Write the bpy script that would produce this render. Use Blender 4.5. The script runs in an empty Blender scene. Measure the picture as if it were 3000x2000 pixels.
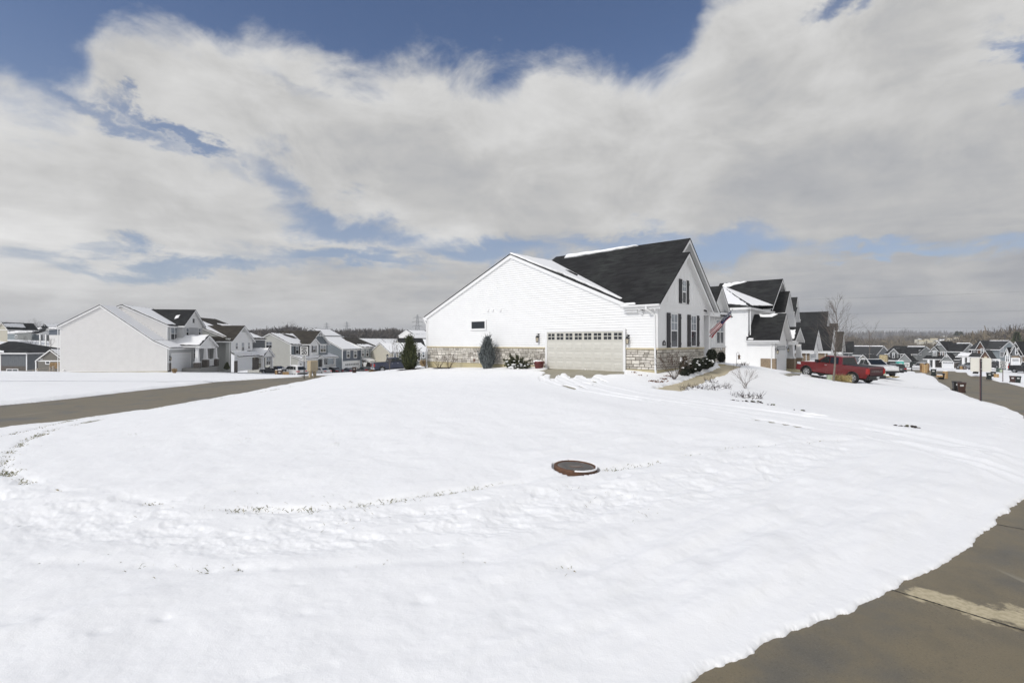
import bpy, math, random
import numpy as np
from mathutils import Vector, Matrix

# ------------------------------------------------------------------ camera, sky, sun
S = bpy.context.scene
FPX, HY, EYE = 1490.0, 1002.0, 1.52          # focal length and horizon in photo pixels, eye height over the garage slab
cam = bpy.data.cameras.new('camera')
cam.sensor_width = 36.0
cam.lens = 36.0 * FPX / 3000.0
cam.shift_y = (HY - 999.0) / 3000.0
cam.clip_start = 0.05
cam.clip_end = 6000.0
camo = bpy.data.objects.new('camera', cam)
camo.location = (0, 0, EYE)
camo.rotation_euler = (math.radians(90), 0, 0)
S.collection.objects.link(camo)
S.camera = camo
S.render.resolution_x, S.render.resolution_y = 1024, 682
S.view_settings.view_transform = 'Standard'
S.view_settings.look = 'None'
S.view_settings.exposure = 0.0
S.view_settings.gamma = 1.0

SUN_EL, SUN_AZ = math.radians(40), math.radians(229)   # azimuth: clockwise from +Y (behind the camera, to the left)
sun = bpy.data.lights.new('sun', 'SUN')
sun.energy = 1.95
sun.angle = math.radians(7)
sun.color = (1.0, 0.965, 0.91)
suno = bpy.data.objects.new('sun', sun)
sd_ = Vector((math.sin(SUN_AZ) * math.cos(SUN_EL), math.cos(SUN_AZ) * math.cos(SUN_EL), math.sin(SUN_EL)))
suno.rotation_euler = sd_.to_track_quat('Z', 'Y').to_euler()
suno.location = sd_ * 100
S.collection.objects.link(suno)


def azel(px, py):
    x, z = (px - 1500) / FPX, (HY - py) / FPX
    return math.atan(x), math.atan2(z, math.hypot(1, x))


class NT:
    """tiny helper to write shader maths"""
    def __init__(s, tree):
        s.t = tree

    def n(s, typ, **kw):
        nd = s.t.nodes.new(typ)
        for k, v in kw.items():
            setattr(nd, k, v)
        return nd

    def link(s, a, b):
        s.t.links.new(a, b)

    def put(s, sock, v):
        if hasattr(v, 'is_linked') or hasattr(v, 'links'):
            s.link(v, sock)
        else:
            sock.default_value = v

    def m(s, op, a, b=0.0, c=0.0, clamp=False):
        nd = s.n('ShaderNodeMath', operation=op, use_clamp=clamp)
        s.put(nd.inputs[0], a)
        s.put(nd.inputs[1], b)
        if op in ('MULTIPLY_ADD', 'SMOOTH_MIN', 'SMOOTH_MAX', 'COMPARE', 'WRAP'):
            s.put(nd.inputs[2], c)
        return nd.outputs[0]

    def step(s, x, a, b):
        nd = s.n('ShaderNodeMapRange', interpolation_type='SMOOTHSTEP')
        s.put(nd.inputs['Value'], x)
        s.put(nd.inputs['From Min'], a)
        s.put(nd.inputs['From Max'], b)
        return nd.outputs['Result']

    def mix(s, f, a, b, mode='MIX'):
        nd = s.n('ShaderNodeMix', data_type='RGBA', blend_type=mode)
        s.put(nd.inputs[0], f)
        for i, v in ((6, a), (7, b)):
            if isinstance(v, (tuple, list)):
                v = tuple(v) + (1.0,) * (4 - len(v))
            s.put(nd.inputs[i], v)
        return nd.outputs[2]

    def noise(s, vec, scale, detail=4, rough=0.55, dist=0.0):
        nd = s.n('ShaderNodeTexNoise')
        if vec is not None:
            s.link(vec, nd.inputs['Vector'])
        nd.inputs['Scale'].default_value = scale
        nd.inputs['Detail'].default_value = detail
        nd.inputs['Roughness'].default_value = rough
        nd.inputs['Distortion'].default_value = dist
        return nd.outputs['Fac']

    def comb(s, x, y, z):
        nd = s.n('ShaderNodeCombineXYZ')
        for i, v in enumerate((x, y, z)):
            s.put(nd.inputs[i], v)
        return nd.outputs[0]


CL_BASE = 0.505


def make_world():
    w = bpy.data.worlds.new('World')
    S.world = w
    w.use_nodes = True
    w.node_tree.nodes.clear()
    t = NT(w.node_tree)
    out = t.n('ShaderNodeOutputWorld')
    bg = t.n('ShaderNodeBackground')
    bg.inputs['Strength'].default_value = 0.1
    t.link(bg.outputs[0], out.inputs[0])
    sky = t.n('ShaderNodeTexSky', sky_type='NISHITA')
    sky.sun_disc = False
    sky.sun_elevation = SUN_EL
    sky.sun_rotation = SUN_AZ
    sky.air_density = 1.0
    sky.dust_density = 0.6
    sky.ozone_density = 1.6
    tc = t.n('ShaderNodeTexCoord')
    sep = t.n('ShaderNodeSeparateXYZ')
    t.link(tc.outputs['Generated'], sep.inputs[0])
    X, Y, Z = sep.outputs
    az = t.m('ARCTAN2', X, Y)
    el = t.m('ARCSINE', Z)
    # cloud layer coordinates: a flat deck seen in perspective
    den = t.m('ADD', t.m('MAXIMUM', Z, 0.0), 0.16)
    q = t.comb(t.m('DIVIDE', X, den), t.m('DIVIDE', Y, den), 0.0)
    aev = t.comb(t.m('MULTIPLY', az, 1.0), t.m('MULTIPLY', el, 1.8), 3.0)
    n1 = t.noise(q, 0.85, 9, 0.58, 0.35)
    n2 = t.noise(aev, 4.2, 10, 0.60, 0.45)
    n3 = t.noise(q, 0.42, 4, 0.5, 0.2)
    n4 = t.noise(t.comb(t.m('MULTIPLY', az, 1.0), t.m('MULTIPLY', el, 1.35), 7.0), 9.5, 8, 0.62, 0.6)
    flat = t.noise(t.comb(t.m('MULTIPLY', az, 1.6), t.m('MULTIPLY', el, 9.0), 11.0), 3.2, 7, 0.58, 0.4)
    nn = t.m('ADD', t.m('MULTIPLY', t.m('SUBTRACT', n1, 0.5), 0.30), t.m('MULTIPLY', t.m('SUBTRACT', n2, 0.5), 0.36))
    nn = t.m('ADD', nn, t.m('MULTIPLY', t.m('SUBTRACT', n4, 0.5), 0.16))
    # upper edge of the cloud bank as elevation over azimuth
    edge = [(-1800, 300), (-900, 60), (-200, 260), (0, 262), (200, 285), (290, 150), (360, 105), (520, 150), (640, 140), (745, 70), (850, 120),
            (1000, 165), (1110, 205), (1220, 130), (1300, 140), (1390, 205), (1480, 225), (1600, 165), (1700, 175), (1840, 240), (1910, 235),
            (2010, 150), (2080, 0), (2250, -160), (2700, -250), (3050, -200), (3800, -500)]
    fc = t.n('ShaderNodeFloatCurve')
    t.link(t.m('MULTIPLY_ADD', az, 0.5, 0.5), fc.inputs['Value'])
    cv = fc.mapping.curves[0]
    pts = []
    for px, py in edge:
        a, e = azel(px, py)
        pts.append((a * 0.5 + 0.5, e))
    cv.points[0].location = (0.0, pts[0][1])
    cv.points[1].location = (1.0, pts[-1][1])
    for p in pts:
        cv.points.new(*p)
    fc.mapping.update()
    s0 = t.m('SUBTRACT', fc.outputs[0], el)
    s0 = t.m('ADD', s0, t.m('MULTIPLY', nn, 0.62))
    cov = t.step(s0, -0.035, 0.05)
    # gaps of blue inside the bank
    gaps = [(330, 300, 260, 36, 0.8, 20), (520, 365, 190, 28, 1.0, 22), (790, 520, 150, 75, 0.75, 40), (960, 645, 190, 62, 1.05, 5),
            (1330, 210, 200, 50, 0.3, 0), (520, 770, 560, 42, 0.95, -3), (1000, 760, 300, 40, 1.0, 3), (1420, 725, 330, 52, 1.05, 5), (1800, 700, 260, 40, 0.8, 4), (2120, 735, 250, 62, 1.05, -4),
            (2990, 170, 90, 130, 0.95, -30), (2460, 5, 130, 45, 0.9, 0), (2600, 745, 400, 34, 0.85, 2), (850, 235, 150, 50, 0.5, 35), (1750, 850, 300, 26, 0.6, 0), (620, 480, 110, 50, 0.45, 40)]
    hole = None
    azw = t.m('ADD', az, t.m('ADD', t.m('MULTIPLY', t.m('SUBTRACT', n2, 0.5), 0.30), t.m('MULTIPLY', t.m('SUBTRACT', n4, 0.5), 0.16)))
    n5 = t.noise(t.comb(t.m('MULTIPLY', az, 1.0), t.m('MULTIPLY', el, 1.8), 23.0), 6.5, 9, 0.62, 0.3)
    elw = t.m('ADD', el, t.m('MULTIPLY', t.m('SUBTRACT', n5, 0.5), 0.20))
    for px, py, rx, ry, wgt, tilt in gaps:
        a, e = azel(px, py)
        k = 1.0 / math.hypot(FPX, px - 1500) 
        ra, re = rx * FPX * k * k, ry * k
        da, de = t.m('SUBTRACT', azw, a), t.m('SUBTRACT', elw, e)
        c_, s_ = math.cos(math.radians(tilt)), math.sin(math.radians(tilt))
        u = t.m('SUBTRACT', t.m('MULTIPLY', da, c_ / ra), t.m('MULTIPLY', de, s_ / ra))
        v = t.m('ADD', t.m('MULTIPLY', da, s_ / re), t.m('MULTIPLY', de, c_ / re))
        r2 = t.m('ADD', t.m('MULTIPLY', u, u), t.m('MULTIPLY', v, v))
        g = t.m('MULTIPLY', t.m('EXPONENT', t.m('MULTIPLY', r2, -1.0)), wgt)
        hole = g if hole is None else t.m('MAXIMUM', hole, g)
    band = t.m('MULTIPLY', t.step(el, 0.30, 0.12), t.m('SUBTRACT', flat, 0.5))
    hs = t.m('ADD', hole, t.m('MULTIPLY', nn, -1.1))
    hs = t.m('SUBTRACT', hs, t.m('MULTIPLY', band, 1.5))
    cov = t.m('MULTIPLY', cov, t.m('SUBTRACT', 1.0, t.m('MULTIPLY', t.step(hs, 0.18, 1.02), 0.90)))
    # unseen broken cloud overhead and behind the viewer, added to whiten the ambient light
    high = t.m('MULTIPLY', t.step(el, 0.66, 0.85), t.step(n1, 0.40, 0.56))
    back = t.m('MULTIPLY', t.step(Y, -0.05, -0.35), t.step(n1, 0.38, 0.54))
    cov = t.m('MAXIMUM', cov, t.m('MAXIMUM', high, back))
    # brightness of the cloud: sunlit ragged tops, greyer thick bodies, flat bands near the horizon
    thick = t.m('ADD', s0, t.m('MULTIPLY', t.m('SUBTRACT', n2, 0.5), 0.7))
    top = t.step(thick, 0.34, -0.02)
    lum = t.m('ADD', CL_BASE, t.m('MULTIPLY', top, 0.17))
    lum = t.m('ADD', lum, t.m('MULTIPLY', t.m('SUBTRACT', n3, 0.5), 0.20))
    lum = t.m('ADD', lum, t.m('MULTIPLY', t.m('SUBTRACT', n1, 0.5), 0.16))
    lum = t.m('ADD', lum, t.m('MULTIPLY', t.m('SUBTRACT', n5, 0.5), 0.26))
    lum = t.m('ADD', lum, t.m('MULTIPLY', t.m('SUBTRACT', n4, 0.5), 0.12))
    lum = t.m('ADD', lum, t.m('MULTIPLY', band, 0.42))
    low = t.step(el, 0.26, 0.02)
    lum = t.m('ADD', lum, t.m('MULTIPLY', t.m('MULTIPLY', t.step(az, 0.15, -0.55), t.step(el, 0.34, 0.10)), 0.13))
    lum = t.m('MAXIMUM', lum, 0.36)
    # unseen clouds round the sun brightened: a glow added for soft fill light
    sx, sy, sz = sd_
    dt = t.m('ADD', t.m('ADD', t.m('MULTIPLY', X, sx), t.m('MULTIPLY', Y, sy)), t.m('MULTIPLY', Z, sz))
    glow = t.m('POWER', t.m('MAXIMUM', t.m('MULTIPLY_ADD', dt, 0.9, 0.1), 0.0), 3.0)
    shade = t.step(lum, 0.36, 0.58)
    tint = t.mix(shade, (0.94, 0.972, 1.045), (1.0, 0.996, 0.985))
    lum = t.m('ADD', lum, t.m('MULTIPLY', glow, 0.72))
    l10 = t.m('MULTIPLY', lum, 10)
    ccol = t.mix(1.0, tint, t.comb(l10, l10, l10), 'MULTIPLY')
    # thin veil low in the sky
    veil = t.m('MULTIPLY', t.step(el, 0.55, 0.0), 0.55)
    clear = t.mix(1.0, sky.outputs[0], (0.84, 0.86, 0.98), 'MULTIPLY')
    clear = t.mix(veil, clear, (3.5, 4.15, 5.4))
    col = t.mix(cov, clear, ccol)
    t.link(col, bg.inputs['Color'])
    try:
        w.cycles.sampling_method = 'MANUAL'
        w.cycles.sample_map_resolution = 512
    except Exception:
        pass


make_world()

# ------------------------------------------------------------------ helpers
rnd = random.Random(7)


def mat(name, col, rough=0.7, var=0.0, vs=3.0, col2=None, bump=0.0, bs=20.0, metal=0.0, spec=None, coat=0.0, stretch=None, detail=4):
    m = bpy.data.materials.new(name)
    m.use_nodes = True
    t = NT(m.node_tree)
    b = m.node_tree.nodes['Principled BSDF']
    b.inputs['Roughness'].default_value = rough
    b.inputs['Metallic'].default_value = metal
    if spec is not None:
        b.inputs['Specular IOR Level'].default_value = spec
    if coat:
        b.inputs['Coat Weight'].default_value = coat
        b.inputs['Coat Roughness'].default_value = 0.08
    tc = t.n('ShaderNodeTexCoord')
    vec = tc.outputs['Object']
    if stretch:
        mp = t.n('ShaderNodeMapping')
        mp.inputs['Scale'].default_value = stretch
        t.link(vec, mp.inputs[0])
        vec = mp.outputs[0]
    c1 = tuple(col) + (1,)
    if var or col2:
        c2 = tuple(col2) + (1,) if col2 else tuple(max(0, c * (1 - var)) for c in col) + (1,)
        f = t.step(t.noise(vec, vs, detail, 0.6), 0.34, 0.66)
        t.link(t.mix(f, c1, c2), b.inputs['Base Color'])
    else:
        b.inputs['Base Color'].default_value = c1
    if bump:
        bp = t.n('ShaderNodeBump')
        bp.inputs['Strength'].default_value = bump
        bp.inputs['Distance'].default_value = 0.02
        t.link(t.noise(vec, bs, 5, 0.6), bp.inputs['Height'])
        t.link(bp.outputs[0], b.inputs['Normal'])
    return m


def snow_mat():
    m = bpy.data.materials.new('snow')
    m.use_nodes = True
    t = NT(m.node_tree)
    b = m.node_tree.nodes['Principled BSDF']
    tc = t.n('ShaderNodeTexCoord')
    v = tc.outputs['Object']
    f = t.noise(v, 0.6, 5, 0.6)
    t.link(t.mix(f, (0.895, 0.895, 0.90), (0.92, 0.92, 0.922)), b.inputs['Base Color'])
    b.inputs['Roughness'].default_value = 0.75
    b.inputs['Specular IOR Level'].default_value = 0.25
    bp = t.n('ShaderNodeBump')
    bp.inputs['Strength'].default_value = 0.55
    bp.inputs['Distance'].default_value = 0.016
    t.link(t.m('ADD', t.noise(v, 9.0, 6, 0.65), t.m('MULTIPLY', t.noise(v, 160.0, 2, 0.6), 0.25)), bp.inputs['Height'])
    t.link(bp.outputs[0], b.inputs['Normal'])
    return m


def road_mat():
    m = bpy.data.materials.new('wet_concrete')
    m.use_nodes = True
    t = NT(m.node_tree)
    b = m.node_tree.nodes['Principled BSDF']
    tc = t.n('ShaderNodeTexCoord')
    v = tc.outputs['Object']
    f1 = t.step(t.noise(v, 0.62, 6, 0.62, 0.5), 0.46, 0.70)
    f2 = t.noise(v, 2.5, 6, 0.65)
    f3 = t.noise(v, 140.0, 3, 0.7)
    c = t.mix(f1, (0.195, 0.162, 0.105), (0.122, 0.118, 0.106))
    c = t.mix(t.m('MULTIPLY', t.step(f2, 0.42, 0.72), 0.5), c, (0.12, 0.108, 0.085))
    c = t.mix(t.m('MULTIPLY', t.step(f3, 0.52, 0.66), 0.5), c, (0.27, 0.24, 0.18))
    f4 = t.noise(v, 70.0, 3, 0.7)
    c = t.mix(t.m('MULTIPLY', t.step(f4, 0.55, 0.68), 0.55), c, (0.075, 0.068, 0.055))
    f5 = t.noise(v, 0.9, 6, 0.7, 0.8)
    c = t.mix(t.m('MULTIPLY', t.step(f5, 0.52, 0.66), 0.5), c, (0.19, 0.158, 0.10))
    # pale dried streaks along the left street and one big dry patch by the joint near the viewer
    mp = t.n('ShaderNodeMapping')
    mp.inputs['Rotation'].default_value = (0, 0, math.radians(11))
    mp.inputs['Scale'].default_value = (2.2, 0.16, 1)
    t.link(v, mp.inputs[0])
    st = t.step(t.noise(mp.outputs[0], 1.3, 4, 0.6), 0.64, 0.74)
    c = t.mix(t.m('MULTIPLY', st, 0.55), c, (0.33, 0.30, 0.23))
    sp = t.n('ShaderNodeSeparateXYZ')
    t.link(v, sp.inputs[0])
    ax, ay, bx, by = DRY
    L = math.hypot(bx - ax, by - ay)
    dx, dy = (bx - ax) / L, (by - ay) / L
    rx, ry = t.m('SUBTRACT', sp.outputs[0], ax), t.m('SUBTRACT', sp.outputs[1], ay)
    along = t.m('ADD', t.m('MULTIPLY', rx, dx), t.m('MULTIPLY', ry, dy))
    perp = t.m('ABSOLUTE', t.m('ADD', t.m('MULTIPLY', rx, -dy), t.m('MULTIPLY', ry, dx)))
    ex = t.m('MAXIMUM', t.m('SUBTRACT', along, L), t.m('MULTIPLY', along, -1.0))
    dist = t.m('ADD', perp, t.m('MULTIPLY', t.m('MAXIMUM', ex, 0.0), 0.6))
    dist = t.m('ADD', dist, t.m('MULTIPLY', t.m('SUBTRACT', t.noise(v, 3.2, 8, 0.68), 0.5), 0.85))
    patch = t.step(dist, 0.19, 0.10)
    c = t.mix(patch, c, t.mix(t.step(t.noise(v, 25, 3), 0.4, 0.65), (0.52, 0.45, 0.31), (0.42, 0.36, 0.24)))
    t.link(c, b.inputs['Base Color'])
    t.link(t.m('ADD', 0.52, t.m('MULTIPLY', patch, 0.35)), b.inputs['Roughness'])
    b.inputs['Specular IOR Level'].default_value = 0.3
    bp = t.n('ShaderNodeBump')
    bp.inputs['Strength'].default_value = 0.4
    bp.inputs['Distance'].default_value = 0.004
    t.link(f3, bp.inputs['Height'])
    t.link(bp.outputs[0], b.inputs['Normal'])
    return m


def shingle_mat(name, c1, c2, c3):
    """asphalt shingles: tabs along the courses, streaks of weathering down the slope"""
    m = bpy.data.materials.new(name)
    m.use_nodes = True
    t = NT(m.node_tree)
    b = m.node_tree.nodes['Principled BSDF']
    b.inputs['Roughness'].default_value = 0.95
    b.inputs['Specular IOR Level'].default_value = 0.08
    tc = t.n('ShaderNodeTexCoord')
    v = tc.outputs['Object']
    sp = t.n('ShaderNodeSeparateXYZ')
    t.link(v, sp.inputs[0])
    h = t.m('ADD', sp.outputs[0], sp.outputs[1])
    row = t.m('FLOOR', t.m('DIVIDE', sp.outputs[2], 0.105))
    tab = t.m('FLOOR', t.m('ADD', t.m('DIVIDE', h, 0.55), t.m('MULTIPLY', row, 0.37)))
    wn = t.n('ShaderNodeTexWhiteNoise', noise_dimensions='2D')
    t.link(t.comb(tab, row, 0), wn.inputs['Vector'])
    f = t.step(wn.outputs['Value'], 0.15, 0.95)
    c = t.mix(f, c1, c2)
    big = t.step(t.noise(v, 0.55, 5, 0.65), 0.42, 0.68)
    mp = t.n('ShaderNodeMapping')
    mp.inputs['Scale'].default_value = (0.5, 0.5, 3.2)
    t.link(v, mp.inputs[0])
    big = t.m('MULTIPLY', big, t.step(t.noise(mp.outputs[0], 2.2, 6, 0.7), 0.35, 0.62))
    c = t.mix(t.m('MULTIPLY', big, 0.85), c, c3)
    fine = t.noise(v, 60.0, 2)
    c = t.mix(t.m('MULTIPLY', fine, 0.3), c, (0.10, 0.10, 0.10))
    t.link(c, b.inputs['Base Color'])
    bp = t.n('ShaderNodeBump')
    bp.inputs['Strength'].default_value = 0.6
    bp.inputs['Distance'].default_value = 0.012
    t.link(t.m('SUBTRACT', 1.0, t.m('FRACT', t.m('DIVIDE', sp.outputs[2], 0.105))), bp.inputs['Height'])
    t.link(bp.outputs[0], b.inputs['Normal'])
    return m


class MB:
    """collects shapes and links them as ONE mesh object"""
    def __init__(s):
        s.v, s.f, s.mi, s.mats, s.sm = [], [], [], [], []

    def idx(s, m):
        if m not in s.mats:
            s.mats.append(m)
        return s.mats.index(m)

    def add(s, vs, fs, m, smooth=False):
        o = len(s.v)
        i = s.idx(m)
        s.v.extend(tuple(v) for v in vs)
        for f in fs:
            s.f.append(tuple(o + k for k in f))
            s.mi.append(i)
            s.sm.append(smooth)

    def box(s, x0, x1, y0, y1, z0, z1, m):
        vs = [(x0, y0, z0), (x1, y0, z0), (x1, y1, z0), (x0, y1, z0), (x0, y0, z1), (x1, y0, z1), (x1, y1, z1), (x0, y1, z1)]
        s.add(vs, [(3, 2, 1, 0), (4, 5, 6, 7), (0, 1, 5, 4), (1, 2, 6, 5), (2, 3, 7, 6), (3, 0, 4, 7)], m)

    def poly(s, pts, m, smooth=False):
        s.add(pts, [tuple(range(len(pts)))], m, smooth)

    def slab(s, pts, off, m):
        """polygon pts extruded by vector off"""
        n = len(pts)
        off = Vector(off)
        a = [Vector(p) for p in pts]
        vs = a + [p + off for p in a]
        fs = [tuple(range(n)), tuple(range(2 * n - 1, n - 1, -1))]
        fs += [(i, (i + 1) % n, n + (i + 1) % n, n + i) for i in range(n)]
        s.add(vs, fs, m)

    def frustum(s, x, y, z0, z1, w0, d0, w1, d1, m):
        vs = []
        for z, w, d in ((z0, w0, d0), (z1, w1, d1)):
            vs += [(x - w / 2, y - d / 2, z), (x + w / 2, y - d / 2, z), (x + w / 2, y + d / 2, z), (x - w / 2, y + d / 2, z)]
        s.add(vs, [(3, 2, 1, 0), (4, 5, 6, 7), (0, 1, 5, 4), (1, 2, 6, 5), (2, 3, 7, 6), (3, 0, 4, 7)], m)

    def tube(s, pts, rad, m, n=6, smooth=True, cap=True):
        pts = [Vector(p) for p in pts]
        if not isinstance(rad, (list, tuple)):
            rad = [rad] * len(pts)
        vs, fs = [], []
        up = None
        for i, p in enumerate(pts):
            d = (pts[min(i + 1, len(pts) - 1)] - pts[max(i - 1, 0)])
            if d.length < 1e-9:
                d = Vector((0, 0, 1))
            d.normalize()
            if up is None:
                up = Vector((1, 0, 0)) if abs(d.x) < 0.9 else Vector((0, 1, 0))
            a = d.cross(up)
            if a.length < 1e-6:
                a = d.cross(Vector((0, 1, 0.3)))
            a.normalize()
            b = d.cross(a).normalized()
            for k in range(n):
                an = 2 * math.pi * k / n
                vs.append(p + (a * math.cos(an) + b * math.sin(an)) * rad[i])
        for i in range(len(pts) - 1):
            for k in range(n):
                fs.append((i * n + k, i * n + (k + 1) % n, (i + 1) * n + (k + 1) % n, (i + 1) * n + k))
        if cap:
            fs.append(tuple(range(n - 1, -1, -1)))
            fs.append(tuple(range((len(pts) - 1) * n, len(pts) * n)))
        s.add(vs, fs, m, smooth)

    def lathe(s, prof, c, m, n=20, axis='z', smooth=True, cap=False):
        vs, fs = [], []
        for r, h in prof:
            for k in range(n):
                a = 2 * math.pi * k / n
                u, w = r * math.cos(a), r * math.sin(a)
                if axis == 'z':
                    vs.append((c[0] + u, c[1] + w, c[2] + h))
                elif axis == 'y':
                    vs.append((c[0] + u, c[1] + h, c[2] + w))
                else:
                    vs.append((c[0] + h, c[1] + u, c[2] + w))
        for i in range(len(prof) - 1):
            for k in range(n):
                fs.append((i * n + k, i * n + (k + 1) % n, (i + 1) * n + (k + 1) % n, (i + 1) * n + k))
        if cap:
            fs.append(tuple(range(n)))
            fs.append(tuple(range((len(prof) - 1) * n, len(prof) * n)))
        s.add(vs, fs, m, smooth)

    def pieces(s, eps=0.06):
        """split into groups of shapes that touch one another"""
        n = len(s.v)
        par = list(range(n))

        def find(a):
            while par[a] != a:
                par[a] = par[par[a]]
                a = par[a]
            return a
        for f in s.f:
            r = find(f[0])
            for k in f[1:]:
                q = find(k)
                if q != r:
                    par[q] = r
        box = {}
        for i, v in enumerate(s.v):
            r = find(i)
            b = box.get(r)
            if b is None:
                box[r] = [v[0], v[1], v[2], v[0], v[1], v[2]]
            else:
                for k in range(3):
                    b[k] = min(b[k], v[k])
                    b[3 + k] = max(b[3 + k], v[k])
        ids = list(box)
        if len(ids) > 400:
            return [s]
        grp = {r: r for r in ids}

        def gf(a):
            while grp[a] != a:
                a = grp[a]
            return a
        for i, a in enumerate(ids):
            A = box[a]
            for b in ids[:i]:
                B = box[b]
                if all(A[k] - eps <= B[3 + k] and B[k] - eps <= A[3 + k] for k in range(3)):
                    x, y = gf(a), gf(b)
                    if x != y:
                        grp[x] = y
        out = {}
        for f, mi, sm in zip(s.f, s.mi, s.sm):
            out.setdefault(gf(find(f[0])), []).append((f, mi, sm))
        if len(out) == 1:
            return [s]
        res = []
        for fl in out.values():
            m = MB()
            mp = {}
            for f, mi, sm in fl:
                for k in f:
                    if k not in mp:
                        mp[k] = len(m.v)
                        m.v.append(s.v[k])
                m.f.append(tuple(mp[k] for k in f))
                m.mi.append(m.idx(s.mats[mi]))
                m.sm.append(sm)
            res.append(m)
        return res

    def build(s, name, parent=None, loc=None, rotz=0.0):
        me = bpy.data.meshes.new(name)
        me.from_pydata(s.v, [], s.f)
        for m in s.mats:
            me.materials.append(m)
        me.polygons.foreach_set('material_index', s.mi)
        me.polygons.foreach_set('use_smooth', s.sm)
        me.update()
        o = bpy.data.objects.new(name, me)
        if parent is not None:
            o.parent = parent
        if loc is not None:
            o.location = loc
        o.rotation_euler = (0, 0, rotz)
        S.collection.objects.link(o)
        return o


def tag(o, label=None, cat=None, group=None, kind=None):
    if label:
        o['label'] = label
    if cat:
        o['category'] = cat
    if group:
        o['group'] = group
    if kind:
        o['kind'] = kind
    return o


def thing(name, label, cat, loc=(0, 0, 0), rotz=0.0, group=None):
    o = bpy.data.objects.new(name, None)
    o.empty_display_size = 0.3
    o.location = loc
    o.rotation_euler = (0, 0, rotz)
    S.collection.objects.link(o)
    return tag(o, label, cat, group)


def copy_tree(o, parent=None):
    c = o.copy()
    S.collection.objects.link(c)
    if parent is not None:
        c.parent = parent
    for ch in list(o.children):
        copy_tree(ch, c)
    return c


def dup(o, loc, rotz, label=None, group=None, scale=None):
    c = copy_tree(o)
    c.location = loc
    c.rotation_euler = (0, 0, rotz)
    if label:
        c['label'] = label
    if group:
        c['group'] = group
    if scale:
        c.scale = (scale,) * 3
    return c


def P(px, py, Y):
    """world point seen at a photo pixel at depth Y"""
    return Vector(((px - 1500) / FPX * Y, Y, EYE + (HY - py) / FPX * Y))

# ------------------------------------------------------------------ terrain: bare ground heights fitted through surveyed spots
CTRL = []


def spot(px, py, Y):
    p = P(px, py, Y)
    CTRL.append((p.x, p.y, p.z))


for p in [(0, 0, -.64), (-5, -1, -.6), (6, 0, -.72), (0, -12, -.6), (12, -6, -.9), (-14, -8, -.6), (-12, 5, -.68), (-18, 0, -.85), (3, 4, -.62), (7.2, 7.1, -.72),
          (0, -60, -1.5), (60, -40, -3), (-70, -40, -2.5), (-20, 10, -1.0), (-30, 14, -1.25), (14, 13, -.95), (22, 10, -1.15)]:
    CTRL.append(p)
for p in [(1686, 1374, 8.3), (1000, 1500, 6.3), (200, 1440, 7.4), (400, 1300, 11), (1000, 1205, 14.6), (1600, 1180, 15.5), (2000, 1200, 14.6), (2400, 1260, 12.6),
          (0, 1257, 15.9), (0, 1187, 22.8), (430, 1183, 25), (440, 1142, 32), (700, 1128, 38), (640, 1115, 42), (905, 1104, 46), (1100, 1092, 42), (1200, 1082, 37.5),
          (1253, 1080, 37.0), (1415, 1081, 33.2), (1606, 1079, 29.7), (1829, 1089.5, 26.4), (1926, 1101, 25.1), (1963, 1143, 20), (2070, 1086, 27.2), (2140, 1072, 31),
          (2190, 1118, 27), (2175, 1068, 45), (2270, 1083, 43), (2362, 1101, 43.2), (2499, 1122, 40), (2300, 1150, 26), (2446, 1123, 33), (2600, 1200, 22.5), (2720, 1140, 38),
          (2876, 1176, 25), (2960, 1250, 17), (2817, 1150, 48.6), (2720, 1100, 72), (2776, 1086, 95), (2560, 1105, 55), (2620, 1092, 90), (2400, 1083, 62), (2440, 1076, 85),
          (2927, 1119, 64), (3000, 1134, 56), (2960, 1121, 74), (2880, 1109, 80), (2955, 1092, 86), (2780, 1078, 150), (2650, 1078, 140), (2880, 1086, 115), (2990, 1085, 104),
          (3100, 1100, 80), (2640, 1066, 190), (2500, 1064, 190),
          (491, 1091, 61), (175, 1096, 59), (100, 1090, 52), (0, 1088, 50), (0, 1110, 36), (250, 1112, 44), (600, 1088, 73), (740, 1092, 86), (860, 1096, 88), (790, 1098, 76),
          (960, 1094, 104), (1010, 1092, 122), (1090, 1091, 80), (1150, 1089, 70), (1220, 1072, 75), (1150, 1080, 110),
          (60, 1105, 95), (140, 1110, 84), (150, 1040, 125), (100, 1010, 150), (60, 998, 172), (0, 992, 172), (130, 998, 165), (220, 1030, 160), (500, 1040, 170), (700, 1050, 180),
          (1000, 1045, 190), (1200, 1035, 210), (1230, 1006, 260), (900, 1003, 330), (1100, 1003, 330), (500, 990, 330), (200, 975, 300), (0, 975, 300)]:
    spot(*p)
for a in range(0, 360, 24):
    r = math.radians(a)
    for R_, z in ((620, -6.0), (1500, 6.0)):
        CTRL.append((R_ * math.sin(r), R_ * math.cos(r), z))
CT = np.array(CTRL)
_c2 = 5.0 ** 2


def _fit():
    d = CT[:, None, :2] - CT[None, :, :2]
    A = np.sqrt((d ** 2).sum(-1) + _c2)
    n = len(CT)
    M = np.zeros((n + 1, n + 1))
    M[:n, :n] = A + np.eye(n) * -0.35
    M[:n, n] = 1
    M[n, :n] = 1
    return np.linalg.solve(M, np.append(CT[:, 2], 0.0))


CW = _fit()


def zgv(X, Y):
    X, Y = np.asarray(X, float), np.asarray(Y, float)
    out = np.full(X.shape, CW[-1])
    for (cx, cy, _), w in zip(CT, CW[:-1]):
        out += w * np.sqrt((X - cx) ** 2 + (Y - cy) ** 2 + _c2)
    return out


def zg(x, y):
    return float(zgv(np.array([x]), np.array([y]))[0])


_ys = np.concatenate([np.arange(1.2, 60, 0.05), np.arange(60, 400, 0.4)])


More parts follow.
